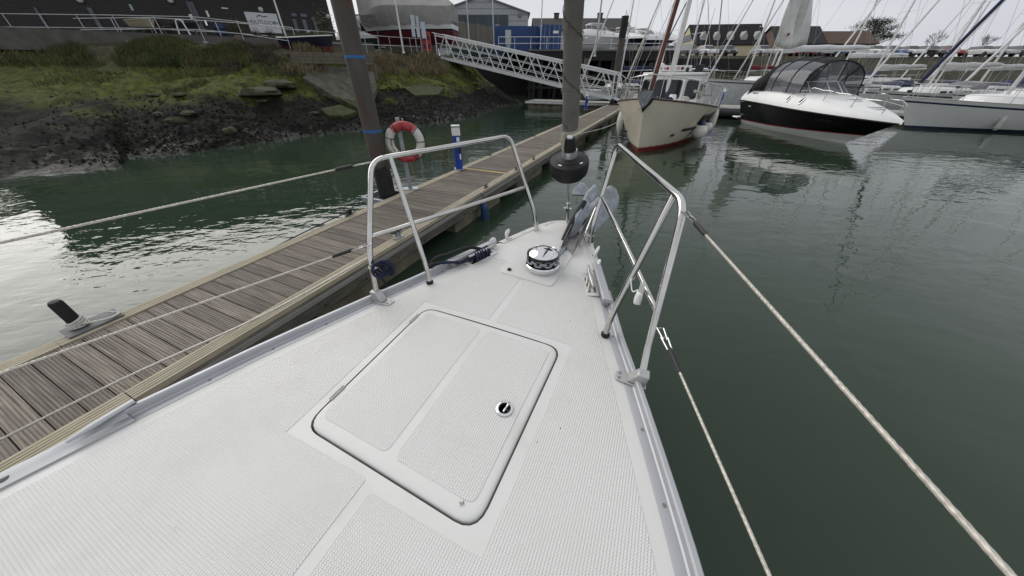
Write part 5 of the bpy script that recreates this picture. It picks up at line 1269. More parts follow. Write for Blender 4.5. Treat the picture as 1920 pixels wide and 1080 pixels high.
# ---- black and white motor cruiser
blk = mat('glossy black topsides', (.004, .004, .005), .12, 0, .2, 3)
blk.node_tree.nodes['Principled BSDF'].inputs['Specular IOR Level'].default_value = .22
mw = mat('bright white deck gelcoat', (.78, .78, .77), .3, 0, .03, 3, coat=.2)
canv = mat('black canvas', (.012, .012, .014), .85, 0, .2, 6, bump=.3)
pin_ = mat('red pinstripe', (.3, .02, .03), .4)
clearv = bpy.data.materials.new('clear vinyl window'); clearv.use_nodes = True
bb = clearv.node_tree.nodes['Principled BSDF']; bb.inputs['Base Color'].default_value = (.16, .17, .19, 1); bb.inputs['Roughness'].default_value = .06; bb.inputs['Alpha'].default_value = .62
def cruiser(label, loc, heading, Lh=7.9, B=2.7, name='motor_cruiser', top=blk, canopy=True, group=None, scale=1., lettering=True, zb=.94, zs=1.14):
    t = thing(name, label, 'motorboat', loc, heading, group)
    b, sh, pt = hull_shape(Lh, B, zb, zs, draft=.45, tw=.93, p=.42, rake=1.8, full=2.6)
    lo = lambda s: .24 + .18 * s ** 2; hi = lambda s: lo(s) + (sh(s) - .10 - lo(s)) * (.93 + .07 * s)
    hull_band(pt, lo, hi, 5).obj('topsides', top, t)
    hull_band(lambda s, z, sd: pt(s, z, sd) + Vector((sd * .006, 0, 0)), lambda s: lo(s) - .03, lambda s: lo(s) + .012, 1).obj('pinstripe', pin_ if top is blk else glassd, t)
    hull_band(pt, lambda s: -.4, lambda s: lo(s) - .03, 4).obj('bottom', mw, t)
    # white upper moulding bulging above the dark side, carrying the deck
    rows = []
    for k in range(6):
        f = k / 5; rows.append([(pt(s, sh(s), -1) + Vector((.06 * f + .30 * f * f * min(1, (1 - s) * 5), 0, 0))) * 1 + Vector((0, 0, -.10 + .14 * f + .54 * f * math.sin(math.pi * min(1, .22 + s * .78)) ** .8)) for s in SS])
    allr = []
    for k in range(6): allr.append(rows[k])
    def mirror(r): return [Vector((-p.x, p.y, p.z)) for p in r]
    sections = []
    for i in range(len(SS)):
        lft = [rows[k][i] for k in range(6)]; lft = [Vector((min(p.x, -.002), p.y, p.z)) for p in lft]
        top_ = lft[-1]; mids = [Vector((top_.x * q_, top_.y, top_.z + .07 * (1 - q_ * q_) * min(1, -top_.x))) for q_ in (.66, .33, 0, -.33, -.66)]
        sections.append(lft + mids + [Vector((-p.x, p.y, p.z)) for p in reversed(lft)])
    dk = M().loft(sections, cap=True).obj('deck_moulding', mw, t, ang=50)
    def deck_top(yv):
        best = min(sections, key=lambda r: abs(r[8].y - yv)); return best[8].z
    def deck_edge(yv):
        best = min(sections, key=lambda r: abs(r[8].y - yv)); return abs(best[5].x)
    for sd in (-1, 1):
        M().tube(rail_line(pt, sh, sd, 0, .995, -.09, 20, -.01), .028, 8).obj('rub_rail', rubber if top is blk else gelp, t)
        for s, r_ in ((.16, .09),):
            e = pt(s, sh(s) * .74, sd); M().lathe([(r_, 0), (r_, .02), (r_ * .7, .022)], e, Matrix.Rotation(sd * R(90), 3, 'Y') @ Matrix.Diagonal((.8, 1.5, 1)).to_3x3(), 16).obj('hull_vent', chrome, t)
        for yv in (Lh * -.06, Lh * .10, ):
            i = min(range(len(SS)), key=lambda q_: abs(sections[q_][3].y - yv)); e = sections[i][3] if sd < 0 else sections[i][-4]
            nr = Vector((sd * .8, 0, .6)).normalized(); po = M().lathe([(.13, 0), (.13, .02), (.10, .024)], e, nr.to_track_quat('Z', 'Y').to_matrix() @ Matrix.Diagonal((.65, 1.3, 1)).to_3x3(), 18).obj('porthole', chrome, t)
            M().lathe([(.095, .01), (.09, .03)], e, nr.to_track_quat('Z', 'Y').to_matrix() @ Matrix.Diagonal((.65, 1.3, 1)).to_3x3(), 18).obj('porthole_glass', glassd, po)
        # bow rail
        rl = []
        for k in range(13):
            yv = lerp(-.05 * Lh, Lh * .47, k / 12); i = min(range(len(SS)), key=lambda q_: abs(sections[q_][4].y - yv)); rl.append(Vector((sd * max(.06, abs(sections[i][4].x) - .04), yv, sections[i][4].z + .06 + .34 * min(1, k / 3))))
        br_ = M().tube(curve(rl, 2), .014, 7).obj('bow_rail', steel, t)
        for k in (2, 5, 8, 11): M().tube([rl[k], rl[k] + Vector((sd * .03, -.05, -.36))], .012, 6).obj('rail_post', steel, br_)
    # deck hatches
    for yv in (.20 * Lh, .335 * Lh):
        z = deck_top(yv); hp = M().lathe([(.30, 0), (.30, .03), (.26, .045)], (0, yv, z - .01), Matrix.Diagonal((1, 1, 1)).to_3x3(), 24).obj('deck_hatch', mw, t); M().lathe([(.25, 0), (.24, .02)], (0, yv, z + .032), seg=24).obj('hatch_glass', mat('grey hatch glass', (.13, .14, .16), .15), hp)
    # windscreen: raked, curved, three-part, with aluminium frame
    yb = .06 * Lh; zd = deck_top(yb) - .03; W0 = B * .42
    def ws(a, f): 
        x = -math.cos(a) * W0 * (1 - .10 * f); y = yb - .55 + math.sin(a) ** .8 * .75 - .62 * f; 
        if False: y = y
        return Vector((x, y - (1 - math.sin(a)) * 1.15, zd + .02 + .46 * f * (.75 + .25 * math.sin(a))))
    A = [R(lerp(4, 176, k / 14)) for k in range(15)]
    wsn = M().loft([[ws(a, f) for a in A] for f in (0, .5, 1)]).obj('windscreen', clearv, t)
    M().tube([ws(a, 1) for a in A], .018, 7).obj('screen_frame', mastm, wsn); M().tube([ws(a, 0) for a in A], .016, 7).obj('screen_base', mastm, wsn)
    for a in (R(48), R(78), R(102), R(132)): M().tube([ws(a, 0), ws(a, 1)], .016, 6).obj('screen_post', mastm, wsn)
    if canopy:
        # canvas roof over hoops, clear vinyl sides
        ztop = zd + 1.4; ys = -Lh / 2 + .55; yf = yb - .35
        def cp(a, f):
            """f 0 at windscreen .. 1 aft"""
            yv = lerp(yf, ys, f); hgt = zd + .50 + (.92 if f < .8 else .92 * (1 - (f - .8) * 2.6)) * (.42 + .58 * math.sin(math.pi * min(1, .22 + f * .62))); s_ = math.sin(a)
            return Vector((-math.cos(a) * W0 * 1.02 * (1 - .18 * s_ ** 3), yv, lerp(zd + .02, hgt, s_ ** .55)))
        AA_ = [R(lerp(0, 180, k / 16)) for k in range(17)]; FF = [0, .12, .25, .4, .55, .7, .8, .9, 1.0]
        roof = M().loft([[cp(a, f) for a in AA_[5:12]] for f in FF]).obj('canopy_roof', canv, t, thick=.02)
        fr_ = [[cp(a, 0) for a in AA_[1:16]]]
        M().loft([[ws(a, 1) for a in A], [cp(a, 0) for a in AA_[1:16]]]).obj('front_vinyl', clearv, roof)
        for sl_ in ((0, 6), (11, 17)):
            M().loft([[cp(a, f) for a in AA_[sl_[0]:sl_[1]]] for f in FF[:6]]).obj('side_vinyl', clearv, roof)
            M().loft([[cp(a, f) + Vector((0, 0, .001)) for a in AA_[sl_[0]:sl_[1]]] for f in FF[5:]]).obj('aft_canvas', canv, roof, thick=.02)
        for f in (0, .25, .55, .8): M().tube([cp(a, f) + Vector((0, 0, .012)) for a in AA_], .026, 7).obj('canvas_seam', canv, roof)
        for k in (3, 6, 10, 13): M().tube([ws(A[k], 1), cp(AA_[k + 1], 0)], .022, 6).obj('canvas_strip', canv, roof)
        for sd in (5, 11): M().tube([cp(AA_[sd], f) for f in FF], .025, 7).obj('canvas_edge', canv, roof)
        M().loft([[cp(a, 1.0) for a in AA_], [Vector((cp(a, 1.0).x, ys - .35, zs + .05)) for a in AA_]]).obj('aft_curtain', canv, roof, thick=.02)
    else:
        M().loft([[Vector((x * B * .36, yb - .9, zd + .62)) for x in (-1, -.5, 0, .5, 1)], [Vector((x * B * .38, yb - 2.6, zd + .66)) for x in (-1, -.5, 0, .5, 1)]]).obj('hard_top', gelp, t, thick=.08)
        for sd in (-1, 1):
            for yv in (yb - 1.0, yb - 2.4): M().tube([(sd * B * .36, yv, zd), (sd * B * .36, yv - .1, zd + .62)], .03, 6).obj('roof_post', gelp, t)
    # cockpit and bathing platform
    M().box((0, -Lh * .32, zs + .02), (B * .6, Lh * .22, .3)).obj('cockpit_seat', mat('pale upholstery', (.55, .54, .5), .6), t, smooth=False, bev=.06)
    M().box((0, -Lh / 2 - .25, .32), (B * .8, .55, .08)).obj('swim_platform', mw, t, smooth=False, bev=.03)
    sp = M().lathe([(.05, 0), (.05, .1), (.09, .12), (.09, .2), (.03, .22)], (-W0 * .9, yb + .15, deck_top(yb)), seg=12).obj('searchlight', chrome, t)
    return t, pt, sh, sections
mb_loc = Vector((14.55, 16.75, 0)); mb_h = math.pi - R(3)
cr_, mpt, msh, msec = cruiser('white motor cruiser with glossy black hull side and black canvas canopy', mb_loc, mb_h, 8.3, 2.95, zb=1.02, zs=1.3)
# lettering on the visible (west) side
lg = mat('dark grey lettering', (.11, .11, .12), .4, .3); lgd = mat('chrome lettering', (.35, .34, .34), .25, .8)
def side_text(word, s, z, size, m, off):
    p = mpt(s, z, 1); p2 = mpt(s - .05, z, 1); pu_ = mpt(s, z + .1, 1)
    x = (p2 - p); x = -x if False else x
    xd = (mpt(s + .05, z, 1) - mpt(s - .05, z, 1)).normalized(); yd = (pu_ - p).normalized()
    return text_mesh('lettering', word, size, m, cr_, p + Vector((off, 0, 0)), xd, yd, .004)
side_text('FIREBIRD', .80, .78, .17, mat('faint hull lettering', (.035, .034, .036), .3), .02)
i = 2; e = msec[2][-4]; xd = (msec[4][-4] - msec[1][-4]).normalized(); yd = (msec[2][-5] - msec[2][-3]).normalized()
text_mesh('lettering', 'REGAL', .17, lg, cr_, msec[2][-4] + Vector((.012, .2, 0)), xd, (0, 0, 1), .006)

# ---- white yachts behind
W = lambda x, y: Vector((x, y, 0))
navyc = mat('navy sail cover', (.018, .025, .07), .85, 0, .15, 5); greyc = mat('grey white sail cover', (.52, .52, .5), .8, 0, .08, 4); redc = mat('maroon sail cover', (.13, .02, .03), .85, 0, .15, 5)
gstripe = mat('dark grey stripe', (.06, .06, .07), .4); 
yacht_boat('white yacht with grey hull stripe and long pale boom cover behind the cream pilothouse boat', W(23.0, 31.2), R(92), 14.5, 4.3, mat('pale grey white topsides', (.66, .67, .68), .25, coat=.3), gstripe, 18.5, 1.1, True, mat('white boom cover', (.68, .69, .70), .7, 0, .05, 3), None, None, up=.7, boom_z=3.25, boom_len=7.2)
yacht_boat('white yacht with grey sprayhood berthed beyond the motor cruiser', W(33.5, 28.5), R(84), 11.5, 3.8, None, gstripe, 15.5, .9, True, greyc, sailw, mat('grey canvas hood', (.2, .2, .21), .8))
yacht_boat('white yacht with navy furled headsail next to the long boom yacht', W(26.0, 18.2), R(80), 10.5, 3.5, None, navyc, 14., .8, True, navyc, navyc)
yacht_boat('white yacht with maroon sail cover in the row below the car park', W(24.5, 37.5), R(95), 10.5, 3.5, None, redb, 14.5, .8, True, redc, sailw)
yacht_boat('white yacht with stern arch moored under the car park bank', W(34, 34), R(85), 11.5, 3.7, None, None, 16., .9, True, greyc, sailw, arch=True)
yacht_boat('small white yacht with cream furled sail near the quay end', W(15.2, 37.0), R(110), 9.5, 3.2, None, gstripe, 13.5, .7, True, greyc, mat('cream sailcloth', (.5, .47, .4), .8), arch=True)
yacht_boat('white yacht with navy cover at the outer berth beyond the motor cruiser bow', W(36.0, 24.0), R(78), 11., 3.6, None, gstripe, 15., .8, True, navyc, sailw)
yacht_boat('white yacht with pale grey cover at the last berth under the bank', W(43, 33), R(84), 11., 3.6, None, navyc, 15.5, .8, True, greyc, sailw)
sn = random.Random(12)
src = [o for o in C.objects if o.name.startswith('moored_yacht') and o.parent is None]
for i, (x, y, a, lab) in enumerate(((20, 41.5, 96, 'white yacht lying under the steep roofed house'), (29, 41, 92, 'white yacht moored below the low dark roofed house'), (38, 42, 95, 'white yacht moored below the brown cottage'), (47, 40, 90, 'white yacht moored beneath the evergreen tree'), (12.8, 41.2, 100, 'white yacht tucked against the end of the black quay'), (54, 34, 92, 'white yacht at the outermost berth of the bank row'), (48, 25, 80, 'white yacht alone at the outer berth of the middle row'))):
    copy_tree(src[(i * 3 + 2) % len(src)], (x, y, 0), R(a), None, lab)
# loosely hoisted white sail hanging beside a mast
rows = []
for k in range(13):
    f = k / 12; p0 = PY(lerp(1455, 1500, f), lerp(84, -60, f), 26.6); wdt = lerp(1.9, 1.2, f); rows.append([p0 + Vector((wdt * j / 8, .18 * math.sin(j * 1.3 + f * 5) + .1 * math.sin(j * 2.9), -.25 * math.sin(math.pi * j / 8) * (1 - f))) for j in range(9)])
sa = thing('hanging_sail', 'loose white sail hanging in folds at the mast of the long boom yacht', 'sail', rows[0][0])
M().loft([[p for p in r] for r in rows]).obj('cloth', sailw, sa, world=True, thick=.01)
M().lathe([(.09, 0), (.09, .01)], rows[2][2] + Vector((0, -.16, 0)), Matrix.Rotation(R(90), 3, 'X'), 16).obj('sail_emblem', mat('dark red emblem', (.2, .05, .05), .6), sa, world=True)
M().tube([rows[0][0] + Vector((.05, .1, -2.2)), rows[-1][0] + Vector((.05, .1, .2))], .03, 8).obj('halyard', ropew, sa, world=True)
# dark inflatable under the motor cruiser stern
t = thing('inflatable_tender', 'black inflatable tender tied behind the motor cruiser stern', 'dinghy', P(1358, 222) + Vector((0, .4, 0)), R(65))
M().tube(fillet([(-.62, -1.2, .28), (-.62, 1.0, .30), (0, 1.65, .42), (.62, 1.0, .30), (.62, -1.2, .28)], .5, 6), .23, 14).obj('tube', rubber, t)
M().box((0, -.2, .18), (.9, 2.0, .06)).obj('floor', rubber, t, smooth=False); M().box((0, -1.05, .35), (.8, .06, .4)).obj('transom', black, t, smooth=False); M().box((0, -.3, .42), (1.1, .22, .04)).obj('thwart', mat('grey thwart', (.2, .2, .2), .6), t, smooth=False)
# ------------------------------------------------------------------ left shore: building, rails, boats ashore
# terrace in front of the bar
WD = Vector((.87, .5, 0)).normalized(); WN = Vector((WD.y, -WD.x, 0)); W0p = Vector((-18., 29., 0))
def wall(px, py, off=0.): return PW(px, py, W0p + WN * off, WN)
wu = lambda p: (p - W0p).dot(WD)
brickm = bpy.data.materials.new('dark brick'); brickm.use_nodes = True
N = brickm.node_tree.nodes; Lk = brickm.node_tree.links; bt = N.new('ShaderNodeTexBrick'); tcn = N.new('ShaderNodeTexCoord'); mpn = N.new('ShaderNodeMapping'); mpn.inputs['Rotation'].default_value = (R(-90), 0, 0)
Lk.new(tcn.outputs['Object'], mpn.inputs[0]); Lk.new(mpn.outputs[0], bt.inputs['Vector'])
bt.inputs['Color1'].default_value = (.030, .024, .022, 1); bt.inputs['Color2'].default_value = (.020, .018, .018, 1); bt.inputs['Mortar'].default_value = (.055, .052, .05, 1)
bt.inputs['Scale'].default_value = 1; bt.inputs['Brick Width'].default_value = .225; bt.inputs['Row Height'].default_value = .075; bt.inputs['Mortar Size'].default_value = .012
Lk.new(bt.outputs['Color'], N['Principled BSDF'].inputs['Base Color']); N['Principled BSDF'].inputs['Roughness'].default_value = .8
bz = 4.35; WZ = math.atan2(WD.y, WD.x)
bar = thing('bar_building', 'dark brick waterside bar with a white name board and glass doors', 'building', W0p + Vector((0, 0, bz)), WZ)
BI = MW[bar.name].inverted()
u0 = wu(wall(-260, 40)); u1 = wu(wall(622, 40)); HB = 3.9
M().box(((u0 + u1) / 2, 4.0, HB / 2 - .2), (u1 - u0, 8.0, HB + .4)).obj('brick_wall', brickm, bar, smooth=False)
fas = mat('grey fascia board', (.17, .19, .21), .5, 0, .08, 3); slate = mat('dark slate roof', (.026, .027, .03), .9, 0, .2, 4)
M().box(((u0 + u1) / 2 + .3, 3.4, HB + .12), (u1 - u0 + 1.2, 10.0, .26)).obj('fascia', fas, bar, smooth=False)
M().prism([((u0 - .6), -1.9, HB + .25), ((u0 - .6), 8.8, HB + .25), ((u0 - .6), 3.5, HB + 2.2)], (u1 - u0 + 1.8, 0, 0)).obj('roof', slate, bar, smooth=False)
def on_wall(name, x0, y0, x1, y1, m, d=.05, parent=None, off=0.):
    """rectangle on the wall between two pixel corners (top-left, bottom-right)"""
    a = BI @ wall(x0, y0); b = BI @ wall(x1, y1); return M().box(((a.x + b.x) / 2, -off - d / 2, (a.z + b.z) / 2), (abs(b.x - a.x), d, abs(a.z - b.z))).obj(name, m, parent or bar, smooth=False)
frm = mat('dark grey frame', (.035, .037, .042), .4); gl2 = mat('grey blue glass', (.10, .115, .14), .12, 0, .3, 1.2)
dr = on_wall('door', 348, 3, 394, 76, mat('slate grey door', (.075, .08, .10), .35, 0, .12, 2), .07); on_wall('door_pane', 352, 8, 372, 46, gl2, .03, dr, .07); on_wall('door_notice', 354, 27, 364, 36, whitep, .02, dr, .1); on_wall('door_handle', 386, 38, 387.5, 48, chrome, .05, dr, .07)
sgm = mat('white sign board', (.60, .61, .63), .5, 0, .04, 2)
a = BI @ wall(457, 22); b = BI @ wall(530, 63)
sg = M().box(((a.x + b.x) / 2, -.04, (a.z + b.z) / 2), (b.x - a.x, .05, a.z - b.z)).obj('name_board', sgm, bar, smooth=False); tag(sg, 'white board lettered THE OUTLOOK BAR')
scx, scz = (a.x + b.x) / 2, (a.z + b.z) / 2; sh_ = a.z - b.z; swd = b.x - a.x; inkm = mat('sign ink', (.03, .035, .06), .5)
text_mesh('lettering', 'OUTLOOK', .31, inkm, sg, (scx, -.07, scz + .02), (1, 0, 0), (0, 0, 1), .003)
text_mesh('lettering', 'THE ·', .16, inkm, sg, (scx - swd * .40, -.07, scz + .02), (1, 0, 0), (0, 0, 1), .003); text_mesh('lettering', '· BAR', .16, inkm, sg, (scx + swd * .40, -.07, scz + .02), (1, 0, 0), (0, 0, 1), .003)
M().tube(curve([(scx - .3, -.07, scz + sh_ * .30), (scx - .1, -.07, scz + sh_ * .36), (scx + .12, -.07, scz + sh_ * .31), (scx + .32, -.07, scz + sh_ * .35)], 4), .025, 6).obj('emblem_wave', inkm, sg)
for i, (x0, y0, x1, y1) in enumerate(((546, 25, 557, 31), (563, 26, 576, 32), (548, 36, 562, 61), (566, 37, 580, 62))):
    wv = on_wall('window', x0 - 1, y0 - 1, x1 + 1, y1 + 1, frm, .05); on_wall('pane', x0, y0, x1, y1, gl2, .02, wv, .05)
d2 = on_wall('glass_door', 583, 29, 602, 72, frm, .06); on_wall('pane', 585, 31, 600, 70, gl2, .02, d2, .06)
on_wall('small_sign', 576, 57, 581, 61, whitep, .03, None, .08); on_wall('small_sign', 385, 20, 394, 32, whitep, .04); on_wall('small_sign', 241, 8, 252, 20, mat('pale blue notice', (.35, .45, .5), .5), .04); on_wall('vent_plate', 415, 14, 428, 17, whitep, .04)
for x, y in ((320, 1), (489, 18), (615, 31), (150, 0)):
    c = BI @ wall(x, y); wl2 = M().box((c.x, -.04, c.z), (.36, .06, .30)).obj('wall_lamp', frm, bar, smooth=False, bev=.02); M().lathe([(.15, 0), (.14, .05), (.09, .10), (.01, .12)], (c.x, -.07, c.z), Matrix.Rotation(R(90), 3, 'X'), 14).obj('lamp_glass', mat('opal lamp glass', (.6, .58, .52), .4), wl2)
for x0, x1 in ((60, 100), (160, 200)):
    wv = on_wall('window', x0, 12, x1, 60, frm, .05); on_wall('pane', x0 + 4, 15, x1 - 4, 57, gl2, .02, wv, .05)
# terrace slab
ter = M(); A0 = W0p + WD * u0; A1 = W0p + WD * (u1 + 2); ter.add([A0 + WN * 5.4 + Vector((0, 0, bz - .02)), A1 + WN * 4.2 + Vector((0, 0, bz - .02)), A1 + Vector((0, 0, bz)), A0 + Vector((0, 0, bz)), A0 + WN * 5.4 + Vector((0, 0, bz - .9)), A1 + WN * 4.2 + Vector((0, 0, bz - .9))], [(0, 1, 2, 3), (0, 4, 5, 1)])
struct('terrace_paving', ter, mat('terrace paving', (.10, .095, .085), .85, 0, .2, 2), smooth=False)

# ---- promenade railing following the crest
def railing(name, label, pts, h, spacing, r=.02, rails=(1., .52), m=whitepaint, plates=True, group=None):
    t = thing(name, label, 'railing', pts[0], 0, group); inv = MW[t.name].inverted(); P_ = [Vector(p) for p in pts]
    for f in rails: M().tube([inv @ (p + Vector((0, 0, h * f))) for p in P_], r, 7).obj('rail', m, t)
    for a, b in zip(P_, P_[1:]):
        n = max(1, round((b - a).length / spacing))
        for k in range(n):
            p = inv @ a.lerp(b, k / n); po = M().tube([p, p + Vector((0, 0, h))], r * .9, 7).obj('post', m, t)
            if plates: M().box(p + Vector((0, 0, .03)), (.18, .14, .08)).obj('post_foot', galv, po, smooth=False)
    p = inv @ P_[-1]; M().tube([p, p + Vector((0, 0, h))], r * .9, 7).obj('post', m, t); return t
greyrail = mat('galvanised handrail', (.44, .45, .46), .42, .3, .12, 4)
c1 = [Vector((-42, 19.6, 3.9)), Vector((-21.3, 21.6, 3.92)), Vector((-17.2, 21.9, 3.88)), PY(463, 88, 22.2), PY(548, 100, 22.6), PY(690, 103, 27.), PY(735, 103, 30.), PY(806, 104, 33.5)]
railing('promenade_railing', 'two-rail grey metal railing along the top of the mud bank', c1, 1.1, 1.75, m=greyrail)
# slack second row of terrace posts
c2 = [Vector((-40, 24.0, 4.0)), PY(300, 75, 24.3), PY(420, 80, 25.2), PY(560, 90, 26.0)]
railing('terrace_rope_fence', 'low terrace fence of slim white posts in front of the bar', c2, 1.05, 2.2, .018, (1., .5), whitepaint, False)
# timber staging and concrete slabs on the bank
timb = mat('old grey timber', (.13, .115, .085), .85, 0, .3, 4, stretch=(1, 8, 1), bump=.3)
st_ = thing('timber_staging', 'weathered timber staging at the bank top beneath the railing', 'staging', PY(548, 104, 21.2))
SI = MW[st_.name].inverted()
for k, (ya, yb) in enumerate(((99, 104.5), (105.5, 111), (112, 118))):
    M().beam(SI @ PY(545, ya + 2.5, 21.2 - .02 * k), SI @ PY(700, ya + 5.5, 23.2), .12, .2).obj('board', timb, st_, smooth=False, bev=.01)
for x, yt in ((548, 102), (600, 103), (650, 104), (697, 105)):
    f = (x - 545) / 155; Yv = lerp(21.32, 23.32, f); a = PY(x, yt - 3, Yv); M().beam(SI @ a, SI @ (a + Vector((0, 0, -1.3))), .16, .16).obj('post', timb, st_, smooth=False)
conc = mat('stained concrete slab', (.095, .088, .07), .9, 0, .25, 2, bump=.3, dirt=(.03, .038, .014), dirt_scale=1.2, dirt_amt=.85)
def bank_z(x, y):
    best = None
    for i in range(0, len(bm_.v), 7):
        v = bm_.v[i]; d = (v.x - x) ** 2 + (v.y - y) ** 2
        if best is None or d < best[0]: best = (d, v.z)
    return best[1]
def bank_hit(px, py):
    """march along the pixel's ray until it meets the bank"""
    r = ray(px, py).normalized(); cand = []
    for v in bank_samples:
        w_ = v - Vector((0, 0, EYE)); t = w_.dot(r); d = (w_ - r * t).length
        if d < .25 + t * .004: cand.append((t, v))
    return min(cand, key=lambda c: c[0])[1] if cand else PY(px, py, 22)
bank_samples = [v for i, v in enumerate(bm_.v) if i % 3 == 0]
def slab(label, pts, th, m=conc, name='concrete_slab', depths=None):
    q = [bank_hit(*p) for p in pts]; o = q[0].copy(); t = thing(name, label, 'slab', o)
    inv = MW[t.name].inverted(); c = sum(q, Vector()) / len(q)
    up = Vector((0, -.15, 1)).normalized()
    top = [inv @ (p + up * th) for p in q]; b = M().prism(top, up * -(th + .35)); b.obj('slab', m, t, smooth=False, bev=.03); return t
slab('large tilted concrete slab lying on the bank beside the pile', [(563, 140), (607, 122), (702, 124), (706, 160), (690, 192), (640, 182)], .22)
slab('mossy concrete block below the large slab on the bank', [(630, 176), (660, 168), (702, 178), (700, 206), (676, 200)], .20, mat('mossy concrete', (.04, .05, .015), .9, 0, .35, 3, bump=.5))
slab('broken concrete slab lying half sunk in mud right below the big slab', [(600, 196), (640, 188), (672, 202), (655, 214), (618, 210)], .14, MATS['mossy concrete'])
slab('thin cracked slab on the bank just past the steel pile', [(760, 158), (800, 152), (838, 158), (822, 170), (780, 172)], .12, MATS['mossy concrete'])
mossr = mat('mossy rock', (.035, .042, .014), .9, 0, .4, 3, c2=(.07, .066, .045), bump=.6, bscale=14)
def rock(label, px, py, sx, sy, sz, seed, m=mossr):
    p = bank_hit(px, py); rs = random.Random(seed); t = thing('boulder', label, 'rock', p, rs.uniform(0, 3), 'rocks on the mud bank'); b = M(); rows = []
    for i in range(9):
        th = math.pi * i / 8; row = []
        for k in range(16):
            a = 2 * math.pi * k / 16; d = Vector((math.sin(th) * math.cos(a), math.sin(th) * math.sin(a), math.cos(th))); rr = 1 + .35 * noise.noise(d * 1.6 + Vector((seed * 3.1, 0, 0))) + .12 * noise.noise(d * 4 + Vector((0, seed, 0)))
            row.append(Vector((d.x * sx * rr, d.y * sy * rr, d.z * sz * rr)))
        rows.append(row)
    b.loft(rows, close=True).obj('stone', m, t, ang=35); return t
rock('flat mossy rock ledge lying low in the middle of the bank', 480, 158, 1.0, .8, .22, 1); rock('second flat rock ledge joined behind the low mossy one', 520, 146, .9, .7, .25, 2)
rock('small green mossy boulder by the concrete block near the pile', 665, 168, .35, .3, .25, 3); rock('dark boulder just under the timber staging', 640, 160, .4, .3, .22, 4)
rg = random.Random(11); algs = mat('algae covered stone', (.05, .07, .010), .9, 0, .4, 5, c2=(.13, .15, .022), bump=.5)
for i in range(26):
    x = rg.uniform(700, 900) if i < 16 else rg.uniform(250, 640); y = rg.uniform(140, 160) if i < 16 else rg.uniform(150, 235)
    if i < 16: y = lerp(146, 158, rg.random()) + (x - 760) * .02
    rock('bright green algae covered stone on the bank under the gangway head' if i < 16 else 'small loose stone scattered over the mud bank', x, y, rg.uniform(.14, .38), rg.uniform(.14, .3), rg.uniform(.08, .18), 20 + i, algs if i < 16 else mossr)
# weed lumps and turf
weed = M(); rw = random.Random(5)
for v in rw.sample(bank_samples, min(len(bank_samples), 17000)):
    if v.z < .06 or v.z > 1.9 or v.x < -34: continue
    if rw.random() > (1.9 - v.z) / 1.7: continue
    s = rw.uniform(.03, .10); a = rw.uniform(0, 6.28)
    pts = [v + Vector((s * math.cos(a + k * 1.57) * rw.uniform(.6, 1.2), s * math.sin(a + k * 1.57) * rw.uniform(.6, 1.2), -.02)) for k in range(4)]; tp = v + Vector((rw.uniform(-.02, .02), rw.uniform(-.02, .02), s * rw.uniform(.5, .95)))
    weed.add(pts + [tp], [(0, 1, 4), (1, 2, 4), (2, 3, 4), (3, 0, 4)])
o = weed.obj('seaweed_lumps', mat('black bladderwrack', (.008, .008, .0065), .8, 0, .4, 5, c2=(.024, .021, .014)), smooth=False); MATS['black bladderwrack'].node_tree.nodes['Principled BSDF'].inputs['Specular IOR Level'].default_value = .2; tag(o, 'dark lumps of seaweed over the lower mud bank', 'seaweed', None, 'stuff')
gr1 = mat('rough green grass', (.040, .058, .014), .8, 0, .3, .8, c2=(.11, .105, .036)); gr2 = mat('dry straw grass', (.13, .105, .055), .85, 0, .3, 1.5, c2=(.21, .175, .10))
def blades(name, label, test, count, h, m, seed, w_=.012):
    rr = random.Random(seed); b = M(); k = 0
    pool = [v for v in bm_.v if test(v)]
    for _ in range(count):
        v = rr.choice(pool); p = v + Vector((rr.uniform(-.12, .12), rr.uniform(-.12, .12), -.02)); hh = h * rr.uniform(.5, 1.3); a = rr.uniform(0, 6.28); ln = Vector((math.cos(a), math.sin(a), 0)) * hh * rr.uniform(.1, .5); sd = Vector((-math.sin(a + .6), math.cos(a + .6), 0)) * w_ * rr.uniform(.7, 1.6)
        b.add([p - sd, p + sd, p + ln * .45 + Vector((0, 0, hh * .6)) + sd * .6, p + ln + Vector((0, 0, hh))], [(0, 1, 2), (0, 2, 3)])
    o = b.obj(name, m, smooth=False); return tag(o, label, 'grass', None, 'stuff')
nz = lambda v, s, o=0.: noise.noise(Vector((v.x * s + o, v.y * s, 0)))
blades('turf_grass', 'rough green grass on the upper bank below the railing', lambda v: v.z > 2.75 and -34 < v.x < -14.2 and nz(v, .35) > -.25, 15000, .28, gr1, 1, .02)
blades('bank_grass', 'short patchy grass in the middle of the bank', lambda v: 1.7 < v.z < 3.6 and -34 < v.x < -3 and nz(v, .6, 4) > .08, 11000, .15, gr1, 2, .018)
blades('dry_grass', 'tufts of dry straw coloured grass near the gangway head', lambda v: 2.4 < v.z and -12.5 < v.x < -5.5 and v.y < 36 and nz(v, .9, 9) > -.1, 10000, .38, gr2, 3, .018)
blades('scrub_grass', 'dead scrub on the crest by the timber staging', lambda v: v.z > 2.5 and -15.5 < v.x < -13.2 and nz(v, 1.1, 2) > 0, 4500, .26, mat('dead scrub', (.055, .045, .03), .9, 0, .3, 2, c2=(.11, .09, .06)), 4)

